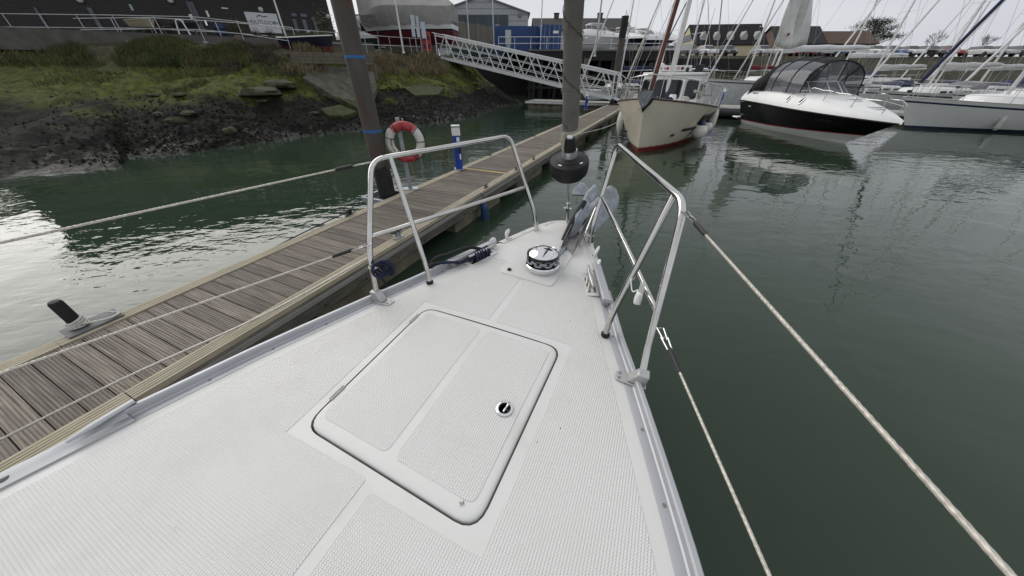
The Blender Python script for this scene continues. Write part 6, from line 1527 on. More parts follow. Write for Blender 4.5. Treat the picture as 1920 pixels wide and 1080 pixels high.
# ---- planter boat, dinghies, benches on the promenade
def small_boat(label, loc, rz, Lh, B, hgt, m, inner, fill=None, lower=None, name='planter_boat', cat='planter'):
    t = thing(name, label, cat, loc, rz); b, sh, pt = hull_shape(Lh, B, hgt * 1.25, hgt, draft=.02, tw=.75, p=.4, rake=.25, full=2.2)
    hull_band(pt, lambda s: .02 if not lower else hgt * .4, lambda s: sh(s), 4).obj('hull', m, t)
    if lower: hull_band(pt, lambda s: .0, lambda s: hgt * .4, 2).obj('lower_hull', lower, t)
    M().tube(rail_line(pt, sh, -1, 0, 1, 0, 10, 0) + list(reversed(rail_line(pt, sh, 1, 0, .97, 0, 10, 0))), .03, 6).obj('gunwale', inner, t)
    deck_mesh(pt, sh, -.12, .0, .04).obj('soil', mat('soil fill', (.04, .03, .02), .95), t)
    if fill:
        b2 = M(); rr = random.Random(int(Lh * 100))
        for _ in range(900):
            s = rr.uniform(.05, .9); e = pt(s, sh(s), 1); p = Vector((rr.uniform(-1, 1) * e.x * .85, e.y, sh(s) - .12)); hh = rr.uniform(.12, .4); a = rr.uniform(0, 6.28); d = Vector((math.cos(a), math.sin(a), 0))
            b2.add([p - d.yxz * .02, p + d.yxz * .02, p + d * hh * .4 + Vector((0, 0, hh))], [(0, 1, 2)])
        o = b2.obj('planting', fill, t, smooth=False); o['kind'] = 'stuff'
    return t
plg = mat('planter greenery', (.05, .07, .018), .8, 0, .3, 3, c2=(.13, .14, .05))
small_boat('navy and red rowing boat used as a planter full of grass', PY(583, 97, 23.2), R(-84), 3.0, 1.1, .62, mat('navy boat paint', (.012, .014, .03), .4), gelp, plg, mat('faded red lower hull', (.12, .03, .022), .7, 0, .3, 5))
for (px, py, Yv, label, m, rz) in ((273, 52, 24.5, 'cream dinghy set on a stand in front of the bar', mat('cream dinghy paint', (.42, .38, .27), .5), R(-95)), (357, 58, 25.0, 'dark green dinghy on a stand by the bar door', mat('dark green boat paint', (.02, .028, .02), .5), R(-95))):
    p = PY(px, py, Yv); t = small_boat(label, p, rz, 1.7, .8, .32, m, m, None, None, 'dinghy', 'dinghy')
    for yy in (-.6, .6):
        for xx in (-.25, .25): M().tube([(xx, yy, .02), (xx * 1.2, yy, -(p.z - 4.1))], .035, 6).obj('stand_leg', timb, t)
def bench(label, px, py, Yv, rz):
    p = PY(px, py, Yv); t = thing('picnic_bench', label, 'bench', p, rz, 'picnic benches outside the bar')
    for k in range(5): M().box((-.3 + .15 * k, 0, .74), (.13, 1.7, .04)).obj('table_board', timb, t, smooth=False)
    for s in (-1, 1):
        M().box((s * .68, 0, .45), (.25, 1.7, .04)).obj('seat_board', timb, t, smooth=False)
        for yy in (-.6, .6): M().beam((s * .25, yy, .72), (s * .62, yy, 0), .05, .09).obj('leg', timb, t, smooth=False)
    for yy in (-.6, .6): M().beam((-.75, yy, .42), (.75, yy, .42), .05, .08).obj('crossbar', timb, t, smooth=False)
bench('timber picnic bench between the cream dinghy and the bar wall', 245, 66, 26, .4); bench('timber picnic bench near the slate grey bar door', 300, 68, 26.2, .5); 
t = thing('plastic_barrel', 'blue plastic barrel beneath the bar wall', 'barrel', PY(422, 76, 26.0)); M().lathe([(.26, 0), (.3, .05), (.3, .3), (.31, .32), (.3, .34), (.3, .6), (.31, .62), (.3, .64), (.28, .85), (.2, .9)], seg=18).obj('body', mat('dark blue plastic', (.012, .03, .09), .45), t); M().lathe([(.05, 0), (.05, .03)], (.1, 0, .9), seg=10).obj('bung', black, t)
hp_ = thing('bike_hoop', 'white bent steel bicycle hoop behind the railing', 'bicycle rack', PY(350, 76, 23.4)); M().tube(fillet([(-.3, 0, 0), (-.1, 0, .95), (.25, 0, .95), (.45, 0, 0)], .25, 8), .035, 8).obj('hoop', whitepaint, hp_)
for x in (-.3, .45): M().box((x, 0, .02), (.16, .16, .05)).obj('foot_plate', galv, hp_, smooth=False)
def shrub(label, px, py, Yv, s, m, seed, n=500):
    t = thing('potted_shrub', label, 'plant', PY(px, py, Yv), 0, 'potted shrubs in front of the bar'); rr = random.Random(seed); b = M()
    M().lathe([(.16 * s, 0), (.24 * s, .38 * s), (.26 * s, .4 * s), (.2 * s, .4 * s)], seg=14).obj('pot', mat('pale pot', (.32, .29, .22), .7), t)
    M().tube([(0, 0, .3 * s), (.02, 0, .8 * s)], .03 * s, 6).obj('stem', timb, t)
    for _ in range(n):
        d = Vector((rr.gauss(0, .25), rr.gauss(0, .25), rr.gauss(.0, .22))) * s; p = Vector((0, 0, .85 * s)) + d; a = rr.uniform(0, 6.28); q = Vector((math.cos(a), math.sin(a), rr.uniform(-.4, .8))) * .1 * s; w_ = Vector((-q.y, q.x, 0)) * .35
        b.add([p, p + q * .5 + w_, p + q, p + q * .5 - w_], [(0, 1, 2, 3)])
    b.obj('foliage', m, t, smooth=False); return t
shrub('straggly pale green potted shrub beside the name board', 452, 80, 25.6, .9, plg, 1); shrub('cream potted plant with dry grass beneath the name board', 486, 80, 25.4, .6, gr2, 2); shrub('round potted plant with dark spiky leaves under the name board', 513, 82, 25.6, .6, mat('dark foliage', (.03, .035, .02), .8), 3); shrub('bushy potted shrub by the glass door of the bar', 618, 82, 25.5, 1.2, plg, 4)
# ---- flag poles and lamp posts
def pole(label, px, py, Yv, h, r=.05, m=greyrail, name='flag_pole', lean=0.):
    p = PY(px, py, Yv); t = thing(name, label, 'pole', p, 0, 'slim poles around the yard')
    M().tube([(0, 0, 0), (lean * .5, 0, h * .5), (lean, 0, h)], [r, r * .9, r * .7], 10).obj('shaft', m, t); M().lathe([(r * 1.8, 0), (r * 1.8, .05), (r * 1.1, .12)], seg=10).obj('base', m, t); M().lathe([(r * .75, 0), (r, .05), (r * .3, .1)], (lean, 0, h), seg=10).obj('finial', m, t); return t
pole('white flagpole standing by the bar name board', 546, 98, 22.9, 7., .045, whitepaint); pole('grey pole rising through the gangway head', 880, 84, 37.5, 8.5, .06); pole('grey pole next to the blue container end', 926, 84, 46, 9., .07); pole('thin grey pole before the long slate roof', 1013, 92, 46.5, 8., .06); pole('grey pole in front of the black quay wall', 1115, 106, 40, 10, .09)
pole('short white post with a camera near the covered boat', 757, 100, 31.5, 4.2, .07, whitepaint, 'camera_post')
# ---- boat under a grey tarpaulin, red hull
tarp = mat('grey tarpaulin', (.27, .265, .25), .75, 0, .10, 2, bump=.3, bscale=5); redh = mat('maroon antifouled hull', (.10, .014, .018), .7, 0, .2, 2)
g0 = PY(770, 98, 38.5)
cvb = thing('covered_boat', 'red bottomed boat ashore under a grey tarpaulin', 'boat', (g0.x, g0.y, g0.z), R(82))
bL, bB = 9.6, 3.2
b, sh, pt = hull_shape(bL, bB, 2.6, 2.3, draft=-.5, tw=.8, p=.5, rake=1.2, full=2.4)
b, sh, pt = hull_shape(bL, bB, 2.55, 2.25, draft=-.55, tw=.8, p=.45, rake=1.1, full=2.4)
hull_band(pt, lambda s: .6, lambda s: 1.55, 6).obj('bottom', redh, cvb); hull_band(pt, lambda s: 1.55, lambda s: 1.65, 1).obj('waterline_stripe', glassd, cvb); hull_band(pt, lambda s: 1.65, lambda s: sh(s), 3).obj('topsides', gelp, cvb)
rows = []
for i in range(15):
    s = i / 14; e = pt(s * .985, sh(s) , 1); e0 = pt(s * .985, 2.05, 1); hgt = 1.75 * math.sin(math.pi * min(1, .2 + .75 * (1 - s))) ** .5 + .12 * (math.sin(i * 1.9)); w_ = max(.05, e.x)
    half = [Vector((e0.x + .06, e0.y, 1.98 + .06 * math.sin(i * 2.3))), Vector((w_ + .07, e.y, sh(s) + .3)), Vector((w_ * .98, e.y, sh(s) + .35 + .6 * min(1, (1 - s) * 4))), Vector((0, e.y, sh(s) + .55 + hgt))]
    rows.append([Vector((-p.x, p.y, p.z)) for p in half] + list(reversed(half[:-1])))
tb_ = M().loft(rows); tb_.f.append(tuple(range(7))); tp_ = tb_.obj('tarpaulin', tarp, cvb, ang=22)
for x in (-1.0, 1.0):
    for yy in (-2.6, .2, 2.6): M().beam((x * 1.25, yy, 0), (x * .95, yy, 1.6), .1, .1).obj('prop', timb, cvb, smooth=False)
M().box((0, 0, .35), (.3, 5.5, .7)).obj('keel_block', timb, cvb, smooth=False)
g1 = PY(660, 92, 41)
cruiser('white and green motorboat ashore, half hidden by the steel pile', (g1.x, g1.y, g1.z - .3), R(75), 8.5, 2.9, 'shore_motorboat', mat('green hull side', (.02, .07, .04), .4), True, None)
yw = thing('sky_gap_wall', 'low dark brick wall added behind the covered boat to close the sky gap', 'wall', PY(720, 95, 44.5)); YWI = MW[yw.name].inverted()  # added wall, closes the bright sky gap seen beneath the covered boat
wa_ = PY(560, 96, 43.); wb_ = PY(822, 96, 45.)
for k in range(8):
    a = wa_.lerp(wb_, k / 8); c = wa_.lerp(wb_, (k + .985) / 8); lo_ = YWI @ Vector((a.x, a.y, 3.2)); hi_ = YWI @ Vector((c.x, c.y, 3.2)); M().prism([lo_, hi_, hi_ + Vector((0, 0, 2.3)), lo_ + Vector((0, 0, 2.3))], (0, .22, 0)).obj('panel', brickm, yw, smooth=False)
    M().beam(lo_ + Vector((0, .11, 2.33)), hi_ + Vector((0, .11, 2.33)), .3, .06).obj('coping', conc, yw, smooth=False)
# notice boards, red box, fence
nb = thing('notice_board', 'pale blue notice board panels on steel legs by the gangway head', 'sign', PY(784, 101, 32.5)); NI = MW[nb.name].inverted()
pbm = mat('pale notice panel', (.46, .52, .60), .45, 0, .06, 2)
for (x0, y0, x1, y1) in ((769, 28, 778.5, 48), (779, 29.5, 786, 49), (770.5, 49, 779.5, 69), (780, 50.5, 788, 70), (788, 41, 799.5, 72)):
    a = NI @ PY(x0, y0, 32.4); c = NI @ PY(x1, y1, 32.4); M().box(((a.x + c.x) / 2, -.1, (a.z + c.z) / 2), (c.x - a.x, .04, a.z - c.z)).obj('panel', pbm, nb, smooth=False)
for px in (774, 784, 795):
    a = NI @ PY(px, 40, 32.4); M().beam((a.x, -.05, 0), (a.x, -.05, a.z), .06, .06).obj('leg', galv, nb, smooth=False)
rb = thing('red_box', 'red slatted box at the head of the gangway', 'box', PY(802, 97, 33.2), .2); M().box((0, 0, .65), (.75, .5, 1.3)).obj('body', mat('faded red box', (.36, .05, .04), .6, 0, .15, 4), rb, smooth=False, bev=.03)
for x in (-.18, .18):
    for z in (.35, .9): M().box((x, -.255, z), (.14, .02, .3)).obj('slot', black, rb, smooth=False)
fen = thing('board_fence', 'weathered vertical board fence behind the gangway', 'fence', PY(818, 92, 43)); FI = MW[fen.name].inverted()
fa = PY(800, 90, 40.5); fb = PY(928, 92, 47); nfb = 46
for k in range(nfb):
    a = fa.lerp(fb, k / nfb); c = fa.lerp(fb, (k + .92) / nfb); hz_ = lerp(2.55, 2.05, k / nfb) + random.uniform(-.04, .04); d = (c - a); nn = Vector((d.y, -d.x, 0)).normalized() * .03
    M().prism([FI @ p for p in (a, c, c + Vector((0, 0, hz_)), a + Vector((0, 0, hz_)))], nn * random.uniform(.7, 1.5)).obj('board', mat('silvered fence board', (.16, .15, .13), .85, 0, .25, 3, rand=.18, stretch=(6, 6, 1)), fen, smooth=False)
for f in (.3, .8): M().beam(FI @ (fa + Vector((0, .08, 2.2 * f))), FI @ (fb + Vector((0, .08, 2.2 * f))), .06, .1).obj('fence_rail', timb, fen, smooth=False)

# ---- gangway: white lattice truss with grey deck
ga = PY(1150, 184, 28.0); gb = PY(830, 107, 35.4)
gw = thing('gangway', 'long white lattice gangway sloping from the bank to the pontoon', 'gangway', ga); GI = MW[gw.name].inverted()
gdir = (gb - ga); gl = gdir.length; gu = gdir.normalized(); gs = Vector((gu.y, -gu.x, 0)).normalized()   # towards camera side
gs = gs if gs.y < 0 else -gs
GH, GWD = 1.5, 1.5; wp = mat('white gangway paint', (.62, .63, .63), .45, 0, .06, 3, dirt=(.35, .33, .28), dirt_scale=2, dirt_amt=.35)
nb_ = 8
for side in (0, 1):
    o = gs * (GWD / 2 if side == 0 else -GWD / 2)
    def G(f, z): return GI @ (ga + gdir * f + o + Vector((0, 0, z)))
    M().beam(G(0, .0), G(1, .0), .09, .20).obj('bottom_chord', wp, gw, smooth=False); M().beam(G(-.005, GH), G(1.005, GH), .08, .10).obj('top_chord', wp, gw, smooth=False)
    M().tube([G(-.01, GH + .14), G(1.02, GH + .14)], .028, 8).obj('handrail', wp, gw)
    for z in (.5, .98): M().tube([G(0, z), G(1, z)], .022, 6).obj('side_rail', wp, gw)
    for k in range(nb_):
        f0, fm, f1 = k / nb_, (k + .5) / nb_, (k + 1) / nb_
        M().beam(G(f0 + .006, .08), G(fm - .004, GH), .075, .06).obj('brace', wp, gw, smooth=False); M().beam(G(fm + .004, GH), G(f1 - .006, .08), .075, .06).obj('brace', wp, gw, smooth=False)
    for f in (0, 1): M().beam(G(f, 0), G(f, GH + .15), .08, .08).obj('end_post', wp, gw, smooth=False)
dk_ = mat('grey gangway deck', (.15, .145, .135), .8, 0, .2, 4)
M().beam(GI @ (ga + Vector((0, 0, .06))), GI @ (gb + Vector((0, 0, .06))), GWD - .1, .06).obj('deck', dk_, gw, smooth=False)
M().beam(GI @ (ga - gu * 1.6 + Vector((0, 0, -.25))), GI @ (ga + Vector((0, 0, .04))), GWD - .1, .04).obj('landing_flap', galv, gw, smooth=False)
for s in (-1, 1):
    e = ga + gs * s * GWD / 2; M().tube([GI @ (e + Vector((0, 0, GH + .1))), GI @ (e - gu * .5 + Vector((0, 0, GH - .1))), GI @ (e - gu * .8 + Vector((0, 0, .2)))], .028, 8).obj('end_loop', wp, gw)
    M().lathe([(.16, -.05), (.16, .05)], GI @ (e - gu * .1 + Vector((0, 0, -.24))), Matrix.Rotation(R(90), 3, 'X'), 14).obj('roller', rubber, gw)
# dock box and small hut on the cross pontoon
bx = thing('dock_box', 'pale grey dock box on the cross pontoon under the gangway', 'box', P(1122, 190, .52) + Vector((0, 2.2, 0)), .4); M().box((0, 0, .35), (1.2, .6, .7)).obj('body', mat('grey dock box', (.36, .38, .4), .5), bx, smooth=False, bev=.03); M().box((0, 0, .73), (1.25, .65, .07)).obj('lid', whitep, bx, smooth=False, bev=.02)

# ---- quay on piles, its rail, land and buildings behind
QY = 44.; qz = PY(1100, 93, QY).z
qx0 = PY(990, 93, QY).x; qx1 = PY(1268, 93, QY).x
qy_ = thing('quay_deck', 'black timber quay on piles with a white edge rail', 'quay', ((qx0 + qx1) / 2, QY, 0))
qw = qx1 - qx0; tarb = mat('tarred black timber', (.010, .010, .010), .7, 0, .3, 4)
M().box((0, 5, qz - .5), (qw, 10, 1.0)).obj('deck', tarb, qy_, smooth=False); M().box((0, -.02, qz - .06), (qw, .14, .14)).obj('edge_beam', mat('grey edge beam', (.14, .14, .13), .8), qy_, smooth=False)
rq = random.Random(2)
for r_, yy in enumerate((.3, 3.2, 6.4)):
    for k in range(13):
        x = -qw / 2 + .6 + (qw - 1.2) * k / 12 + rq.uniform(-.2, .2); M().tube([(x, yy, -1), (x + rq.uniform(-.1, .1), yy, qz - .9)], .2, 10).obj('pile', tarb, qy_)
for zz in (1.1, 2.3): M().box((0, .3, zz), (qw, .25, .25)).obj('waling', tarb, qy_, smooth=False)
M().box((0, 9.6, qz / 2 - .5), (qw + 30, .4, qz)).obj('back_wall', tarb, qy_, smooth=False)
railing('quay_railing', 'white two-rail railing along the black quay edge', [Vector((PY(935, 93, QY).x, QY + .4, qz)), Vector((qx1 - .1, QY + .4, qz))], 1.15, 1.9, .03, (1., .5), whitepaint, False)
t = thing('quay_beams', 'rows of pale horizontal beams low before the quay', 'pontoon', (PY(1150, 120, 42).x, 41.5, 0))  # three stepped rows of pale horizontal beams just above the water
for k in range(3):
    for j in range(4): M().box((-4 + 3.1 * j, .9 * k, .35 + .25 * k), (2.9, .3, .12)).obj('low_beam', mat('pale beam', (.32, .31, .28), .8), t, smooth=False)
p = PY(1157, 128, 38.); pl = thing('capped_pile', 'dark mooring pile with a white pointed cap in front of the quay', 'pile', (p.x, p.y, 0)); ztop = PY(1171, 30, 38.).z
M().tube([(0, 0, -1), (.0, 0, ztop - .8)], .30, 16).obj('shaft', pilem, pl); M().tube([(0, 0, ztop - 1.6), (0, 0, ztop)], .34, 16).obj('sleeve', tarb, pl); M().lathe([(.33, 0), (.2, .12), (.03, .45)], (0, 0, ztop), seg=14).obj('cap', whitep, pl)
p = PY(1100, 115, 41); pl = thing('timber_pile', 'stub of an old timber pile by the quay corner', 'pile', (p.x, p.y, 0)); M().tube([(0, 0, -1), (0, 0, 3.9)], .3, 12).obj('shaft', timb, pl); M().lathe([(.33, 0), (.33, .12)], (0, 0, 3.85), seg=12).obj('iron_band', rubber, pl)
# land behind quay and the far bank on the right
grassb = mat('rough far bank', (.026, .028, .014), .9, 0, .3, .8, c2=(.06, .055, .032), bump=.5, bscale=8)
FB = [(Vector((qx1 + .2, 46, 0)), Vector((qx1 - .3, 53, 4.7))), (Vector((30, 49, 0)), Vector((30, 57, 4.7))), (Vector((60, 50, 0)), Vector((62, 60, 4.7))), (Vector((120, 48, 0)), Vector((130, 62, 4.7))), (Vector((300, 60, 0)), Vector((310, 90, 4.7)))]
f_ = curve([a for a, b in FB], 24); c_ = curve([b for a, b in FB], 24)
rows = []
for a, b in zip(f_, c_):
    r = []
    for j in range(15):
        k = (j - 1) / 13; p = a.lerp(b, k); p.z += .25 * fbm(Vector((p.x * .3, p.y * .3, 2))) * (0 < k < 1); r.append(p)
    rows.append(r)
struct('far_bank', M().loft(rows), grassb)
lp = [Vector((qx0 - 3, QY + 4, qz - .03)), Vector((qx1 - .3, QY + 4, qz - .03))] + [Vector((p.x, p.y - .05, 4.69)) for p in c_]
struct('quay_ground', M().loft([lp, [Vector((p.x * 1.3, p.y + 60, 4.9)) for p in lp], [Vector((p.x * 4, 520, 5.2)) for p in lp]]), landm)
clad = mat('grey horizontal cladding', (.36, .37, .38), .6, 0, .05, 2); 
def gable_building(name, label, loc, rz, w, d, hw_, hr, wallm, roofm, cat='building', axis='y', over=.3):
    """ridge along local y if axis y (gable faces -y)"""
    t = thing(name, label, cat, loc, rz)
    if axis == 'y':
        M().prism([(-w / 2, 0, 0), (w / 2, 0, 0), (w / 2, 0, hw_), (0, 0, hr), (-w / 2, 0, hw_)], (0, d, 0)).obj('wall', wallm, t, smooth=False)
        for s in (-1, 1): M().prism([(s * (w / 2 + over), -over, hw_ - over * (hr - hw_) / (w / 2)), (s * (w / 2 + over), d + over, hw_ - over * (hr - hw_) / (w / 2)), (0, d + over, hr + .02), (0, -over, hr + .02)], (0, 0, .16)).obj('roof', roofm, t, smooth=False)
    else:
        M().prism([(-w / 2, 0, 0), (-w / 2, d, 0), (-w / 2, d, hw_), (-w / 2, d / 2, hr), (-w / 2, 0, hw_)], (w, 0, 0)).obj('wall', wallm, t, smooth=False)
        for s in (-1, 1):
            y0_ = d / 2 + s * (d / 2 + over); M().prism([(-w / 2 - over, y0_, hw_ - over * (hr - hw_) / (d / 2)), (w / 2 + over, y0_, hw_ - over * (hr - hw_) / (d / 2)), (w / 2 + over, d / 2, hr + .02), (-w / 2 - over, d / 2, hr + .02)], (0, 0, .16)).obj('roof', roofm, t, smooth=False)
    return t
SY = 66.; gz = 4.7
a = PY(820, 52, SY); c = PY(990, 52, SY); e = PY(908, -7, SY); sd_x = (a.x + c.x) / 2; wdt = c.x - a.x
shed = gable_building('boat_shed', 'grey clad boat shed with a wide glazed gable front', (sd_x, SY, gz), 0, wdt, 22, PY(990, 25, SY).z - gz, e.z - gz, clad, fas)
SHI = MW[shed.name].inverted()
for i in range(14):
    z = .4 + i * .75
    hwz = wdt / 2 if z < PY(990, 25, SY).z - gz else wdt / 2 * max(0, (e.z - gz - z) / (e.z - PY(990, 25, SY).z))
    if hwz > .4: M().box((0, -.02, z), (hwz * 2 - .05, .03, .05)).obj('cladding_joint', fas, shed, smooth=False)
gx = SHI @ PY(838, 28, SY); gx2 = SHI @ PY(954, 70, SY)
npn = 6
for k in range(npn):
    x0, x1 = lerp(gx.x, gx2.x, k / npn), lerp(gx.x, gx2.x, (k + .94) / npn); M().box(((x0 + x1) / 2, -.08, (gx.z + .2) / 2), (x1 - x0, .1, gx.z - .2)).obj('glass_panel', mat('teal dark glazing', (.025, .045, .055), .1, 0, .3, .5), shed, smooth=False)
M().box((gx2.x + 1.8, -.1, SHI.to_translation().z + PY(965, 28, SY).z), (.5, .2, .5)).obj('wall_light', fas, shed, smooth=False)
HY_ = 82.
a = PY(1003, 33, HY_); c = PY(1186, 33, HY_); 
lowb = gable_building('long_low_building', 'long low building with slate roof and two brick chimneys', ((a.x + c.x) / 2, HY_, gz), 0, c.x - a.x, 10, PY(1003, 56, HY_).z - gz, PY(1003, 33, HY_).z - gz + .3, mat('pale grey render', (.36, .37, .38), .8, 0, .08, 1), mat('weathered slate', (.055, .054, .053), .9, 0, .15, 3), axis='x')
LI = MW[lowb.name].inverted()
for px in (1048.5, 1135):
    q = LI @ PY(px, 30, HY_); ck_ = M().box((q.x, 5, PY(px, 24, HY_).z - gz - .8), (1.0, .8, 2.6)).obj('chimney', mat('brown brick chimney', (.09, .07, .06), .85), lowb, smooth=False); M().box((q.x, 5, PY(px, 24, HY_).z - gz + .5), (1.15, .95, .15)).obj('chimney_cap', slate, ck_, smooth=False)
for px, w_ in ((1046, 6), (1092, 5), (1108, 4), (1133, 8), (1020, 5), (1165, 5)):
    q = LI @ PY(px, 63, HY_); wv = M().box((q.x, -.06, q.z), (w_ * .16 + .2, .1, 1.5)).obj('window', frm, lowb, smooth=False); M().box((q.x, -.13, q.z), (w_ * .16, .06, 1.3)).obj('pane', gl2, wv, smooth=False)
AY = 70.
a = PY(1302, 90, AY); c = PY(1432, 90, AY); r0 = PY(1310, 41, AY); ez = PY(1310, 84, AY).z
af = gable_building('steep_roofed_house', 'cream gabled house with a steep black roof and small dormers', ((a.x + c.x) / 2, AY, 4.9), R(-6), c.x - a.x, 9.5, ez - 4.9, r0.z - 4.9, mat('cream weatherboard', (.52, .46, .30), .7, 0, .06, 2), mat('black roof tile', (.009, .009, .010), .95, 0, .2, 3), axis='x', over=.15)
wA = c.x - a.x
for k in range(5):
    x = -wA / 2 + wA * (k + .75) / 5.4; d_ = M().prism([(x - .5, .9, ez - 4.9 + .4), (x + .5, .9, ez - 4.9 + .4), (x + .5, .9, ez - 4.9 + 1.3), (x, .9, ez - 4.9 + 2.0), (x - .5, .9, ez - 4.9 + 1.3)], (0, 2.0, 0)).obj('dormer', mat('grey dormer', (.36, .36, .35), .7), af, smooth=False)
M().prism([(-wA / 2 - .03, 2.2, 2.6), (-wA / 2 - .03, 7.4, 2.6), (-wA / 2 - .03, 7.4, 3.6), (-wA / 2 - .03, 2.2, 3.6)], (-.05, 0, 0)).obj('gable_window', glassd, af, smooth=False)
gable_building('dark_roofed_house', 'low house with dark roof between the masts and the evergreen tree', (PY(1500, 88, 74).x, 74, 4.9), 0, 9, 7, 2.4, 5.0, mat('brown brick wall', (.12, .08, .06), .8), slate, axis='x')
gable_building('brick_cottage', 'low brown brick cottage beside the evergreen tree', (PY(1585, 88, 78).x, 78, 4.9), 0, 12, 7, 2.6, 4.6, mat('brown brick wall', (.12, .08, .06), .8), mat('brown tile roof', (.09, .055, .04), .8), axis='x')
# containers
ctm = mat('container blue', (.018, .06, .19), .5, 0, .12, 2, dirt=(.10, .07, .05), dirt_scale=1.5, dirt_amt=.3)
def container(label, loc, rz, Lc=6.06):
    t = thing('shipping_container', label, 'container', loc, rz); w_, h_ = 2.44, 2.59; body = M(); prof = []; n = 22
    body.box((0, 0, h_ / 2), (Lc - .1, w_ - .12, h_ - .1)); body.obj('body', ctm, t, smooth=False)
    rib = M().box((0, 0, 0), (.14, .05, h_ - .3)).obj('rib', ctm, t, smooth=False); rme = rib.data; bpy.data.objects.remove(rib)
    for k in range(n):
        for s in (-1, 1): inst('rib', rme, t, (-Lc / 2 + .25 + (Lc - .5) * k / (n - 1), s * (w_ / 2 - .05), h_ / 2))
    for x in (-1, 1):
        for y in (-1, 1): M().box((x * (Lc / 2 - .06), y * (w_ / 2 - .06), h_ / 2), (.14, .14, h_)).obj('corner_post', ctm, t, smooth=False)
    for s in (-.9, -.3, .3, .9): M().tube([(Lc / 2 + .02, s, .1), (Lc / 2 + .02, s, h_ - .1)], .025, 6).obj('lock_rod', galv, t)
    for s in (-.6, .6): M().box((Lc / 2 + .01, s, h_ / 2), (.04, 1.1, h_ - .2)).obj('door', ctm, t, smooth=False)
    M().box((Lc / 2 + .04, .5, h_ * .72), (.02, .7, .25)).obj('door_marking', whitep, t, smooth=False); return t
cy = 49.; p = PY(963, 93, cy); container('blue shipping container side-on behind the gangway, loaded with gear on top', (p.x + .2, cy + 1, qz), R(4)); p = PY(1020, 93, 48.3); container('blue shipping container with its doors facing the quay', (p.x, 50.6, qz), R(-75))
t = thing('gear_heap', 'heap of ropes and a white cover on the blue container roof', 'gear', PY(957, 60, cy)); M().lathe([(.1, 0), (.9, .1), (.8, .4), (.3, .75), (.05, .85)], (-1.6, 1, 0), seg=12).obj('bundle', mat('tangled gear', (.12, .10, .07), .9, 0, .5, 6, bump=.8), t); M().box((1.2, .8, .12), (3.0, 1.6, .22), Matrix.Rotation(R(3), 3, 'Y')).obj('white_cover', gelp, t, smooth=False, bev=.06)
t = thing('electric_cabinet', 'pale grey electric cabinet by the quay railing', 'cabinet', PY(953, 90, 45.2)); M().box((0, 0, .95), (.65, .4, 1.3)).obj('body', mat('pale grey cabinet', (.46, .48, .46), .5), t, smooth=False, bev=.02); M().box((0, 0, .15), (.5, .3, .3)).obj('plinth', galv, t, smooth=False); M().box((.2, -.21, 1.0), (.03, .03, .15)).obj('handle', black, t, smooth=False)
# motorboats parked on the quay
for (px, Yv, label, m, rz) in ((1128, 50, 'white motorboat on the quay beside the grey pole', gelp, R(-80)), (1178, 52, 'white flybridge motorboat ashore behind the capped pile', mat('navy hull side', (.012, .016, .04), .3), R(200)), (1215, 54, 'white and navy motorboat ashore near the quay end', mat('navy hull side', (.012, .016, .04), .3), R(-120))):
    p = PY(px, 92, Yv); cruiser(label, (p.x, Yv, qz + .55), rz, 7., 2.5, 'shore_motorboat', m, False, 'motorboats parked on the quay')
# ---- parked cars along the far bank top
carcol = [('white', (.6, .6, .6)), ('silver', (.36, .37, .38)), ('black', (.015, .015, .017)), ('grey', (.11, .115, .12)), ('red', (.25, .02, .02)), ('blue', (.03, .07, .2))]
def car(label, loc, rz, c, nm):
    t = thing('parked_car', label, 'car', loc, rz, 'cars parked along the top of the far bank'); bm = mat(nm + ' car paint', c, .25, .2, .05, 2, coat=.5)
    side = [(-2.1, .35), (-2.1, .8), (-1.9, .92), (-1.1, .98), (1.25, .95), (1.95, .82), (2.12, .6), (2.12, .35)]
    M().prism([(x, -.86, z) for x, z in side], (0, 1.72, 0)).obj('body', bm, t, smooth=False, bev=.08)
    M().loft([[(-1.75, -.8, .93), (1.0, -.8, .93), (1.0, .8, .93), (-1.75, .8, .93)], [(-1.4, -.66, 1.36), (.35, -.66, 1.4), (.35, .66, 1.4), (-1.4, .66, 1.36)]], close=True, cap=True).obj('cabin_glass', glassd, t, smooth=False)
    M().loft([[(-1.45, -.68, 1.36), (.38, -.68, 1.40), (.38, .68, 1.40), (-1.45, .68, 1.36)], [(-1.2, -.6, 1.45), (.1, -.6, 1.47), (.1, .6, 1.47), (-1.2, .6, 1.45)]], close=True, cap=True).obj('roof', bm, t, smooth=False, bev=.03)
    for x in (-1.3, 1.35):
        for y in (-.8, .8): w_ = M().lathe([(.33, -.1), (.33, .1)], (x, y, .33), Matrix.Rotation(R(90), 3, 'X'), 14).obj('wheel', rubber, t)
    for y in (-.6, .6): M().box((2.1, y, .66), (.06, .3, .12)).obj('headlight', whitep, t, smooth=False); M().box((-2.1, y, .72), (.05, .25, .14)).obj('rear_light', rdp, t, smooth=False)
    return t
proto = {}
rc = random.Random(4)
cx = qx1 + 3.0; k = 0
order = ['silver', 'white', 'grey', 'white', 'black', 'silver', 'white', 'red', 'silver', 'blue', 'white', 'blue', 'white', 'black', 'red', 'white', 'silver', 'grey']
while k < len(order):
    nm = order[k]; loc = Vector((cx, 60.5 + .02 * cx + rc.uniform(-.3, .3), 4.72)); lab = nm + ' car parked on the far bank top ' + ('between a %s and a %s car' % (order[k - 1], order[k + 1]) if 0 < k < len(order) - 1 else 'at one end of the row'); rz = R(-90 + rc.uniform(-5, 5))
    if nm in proto: copy_tree(proto[nm], loc, rz, None, lab)
    else: proto[nm] = car(lab, loc, rz, dict(carcol)[nm], nm)
    cx += 3.1 + (2.5 if k % 5 == 4 else 0); k += 1
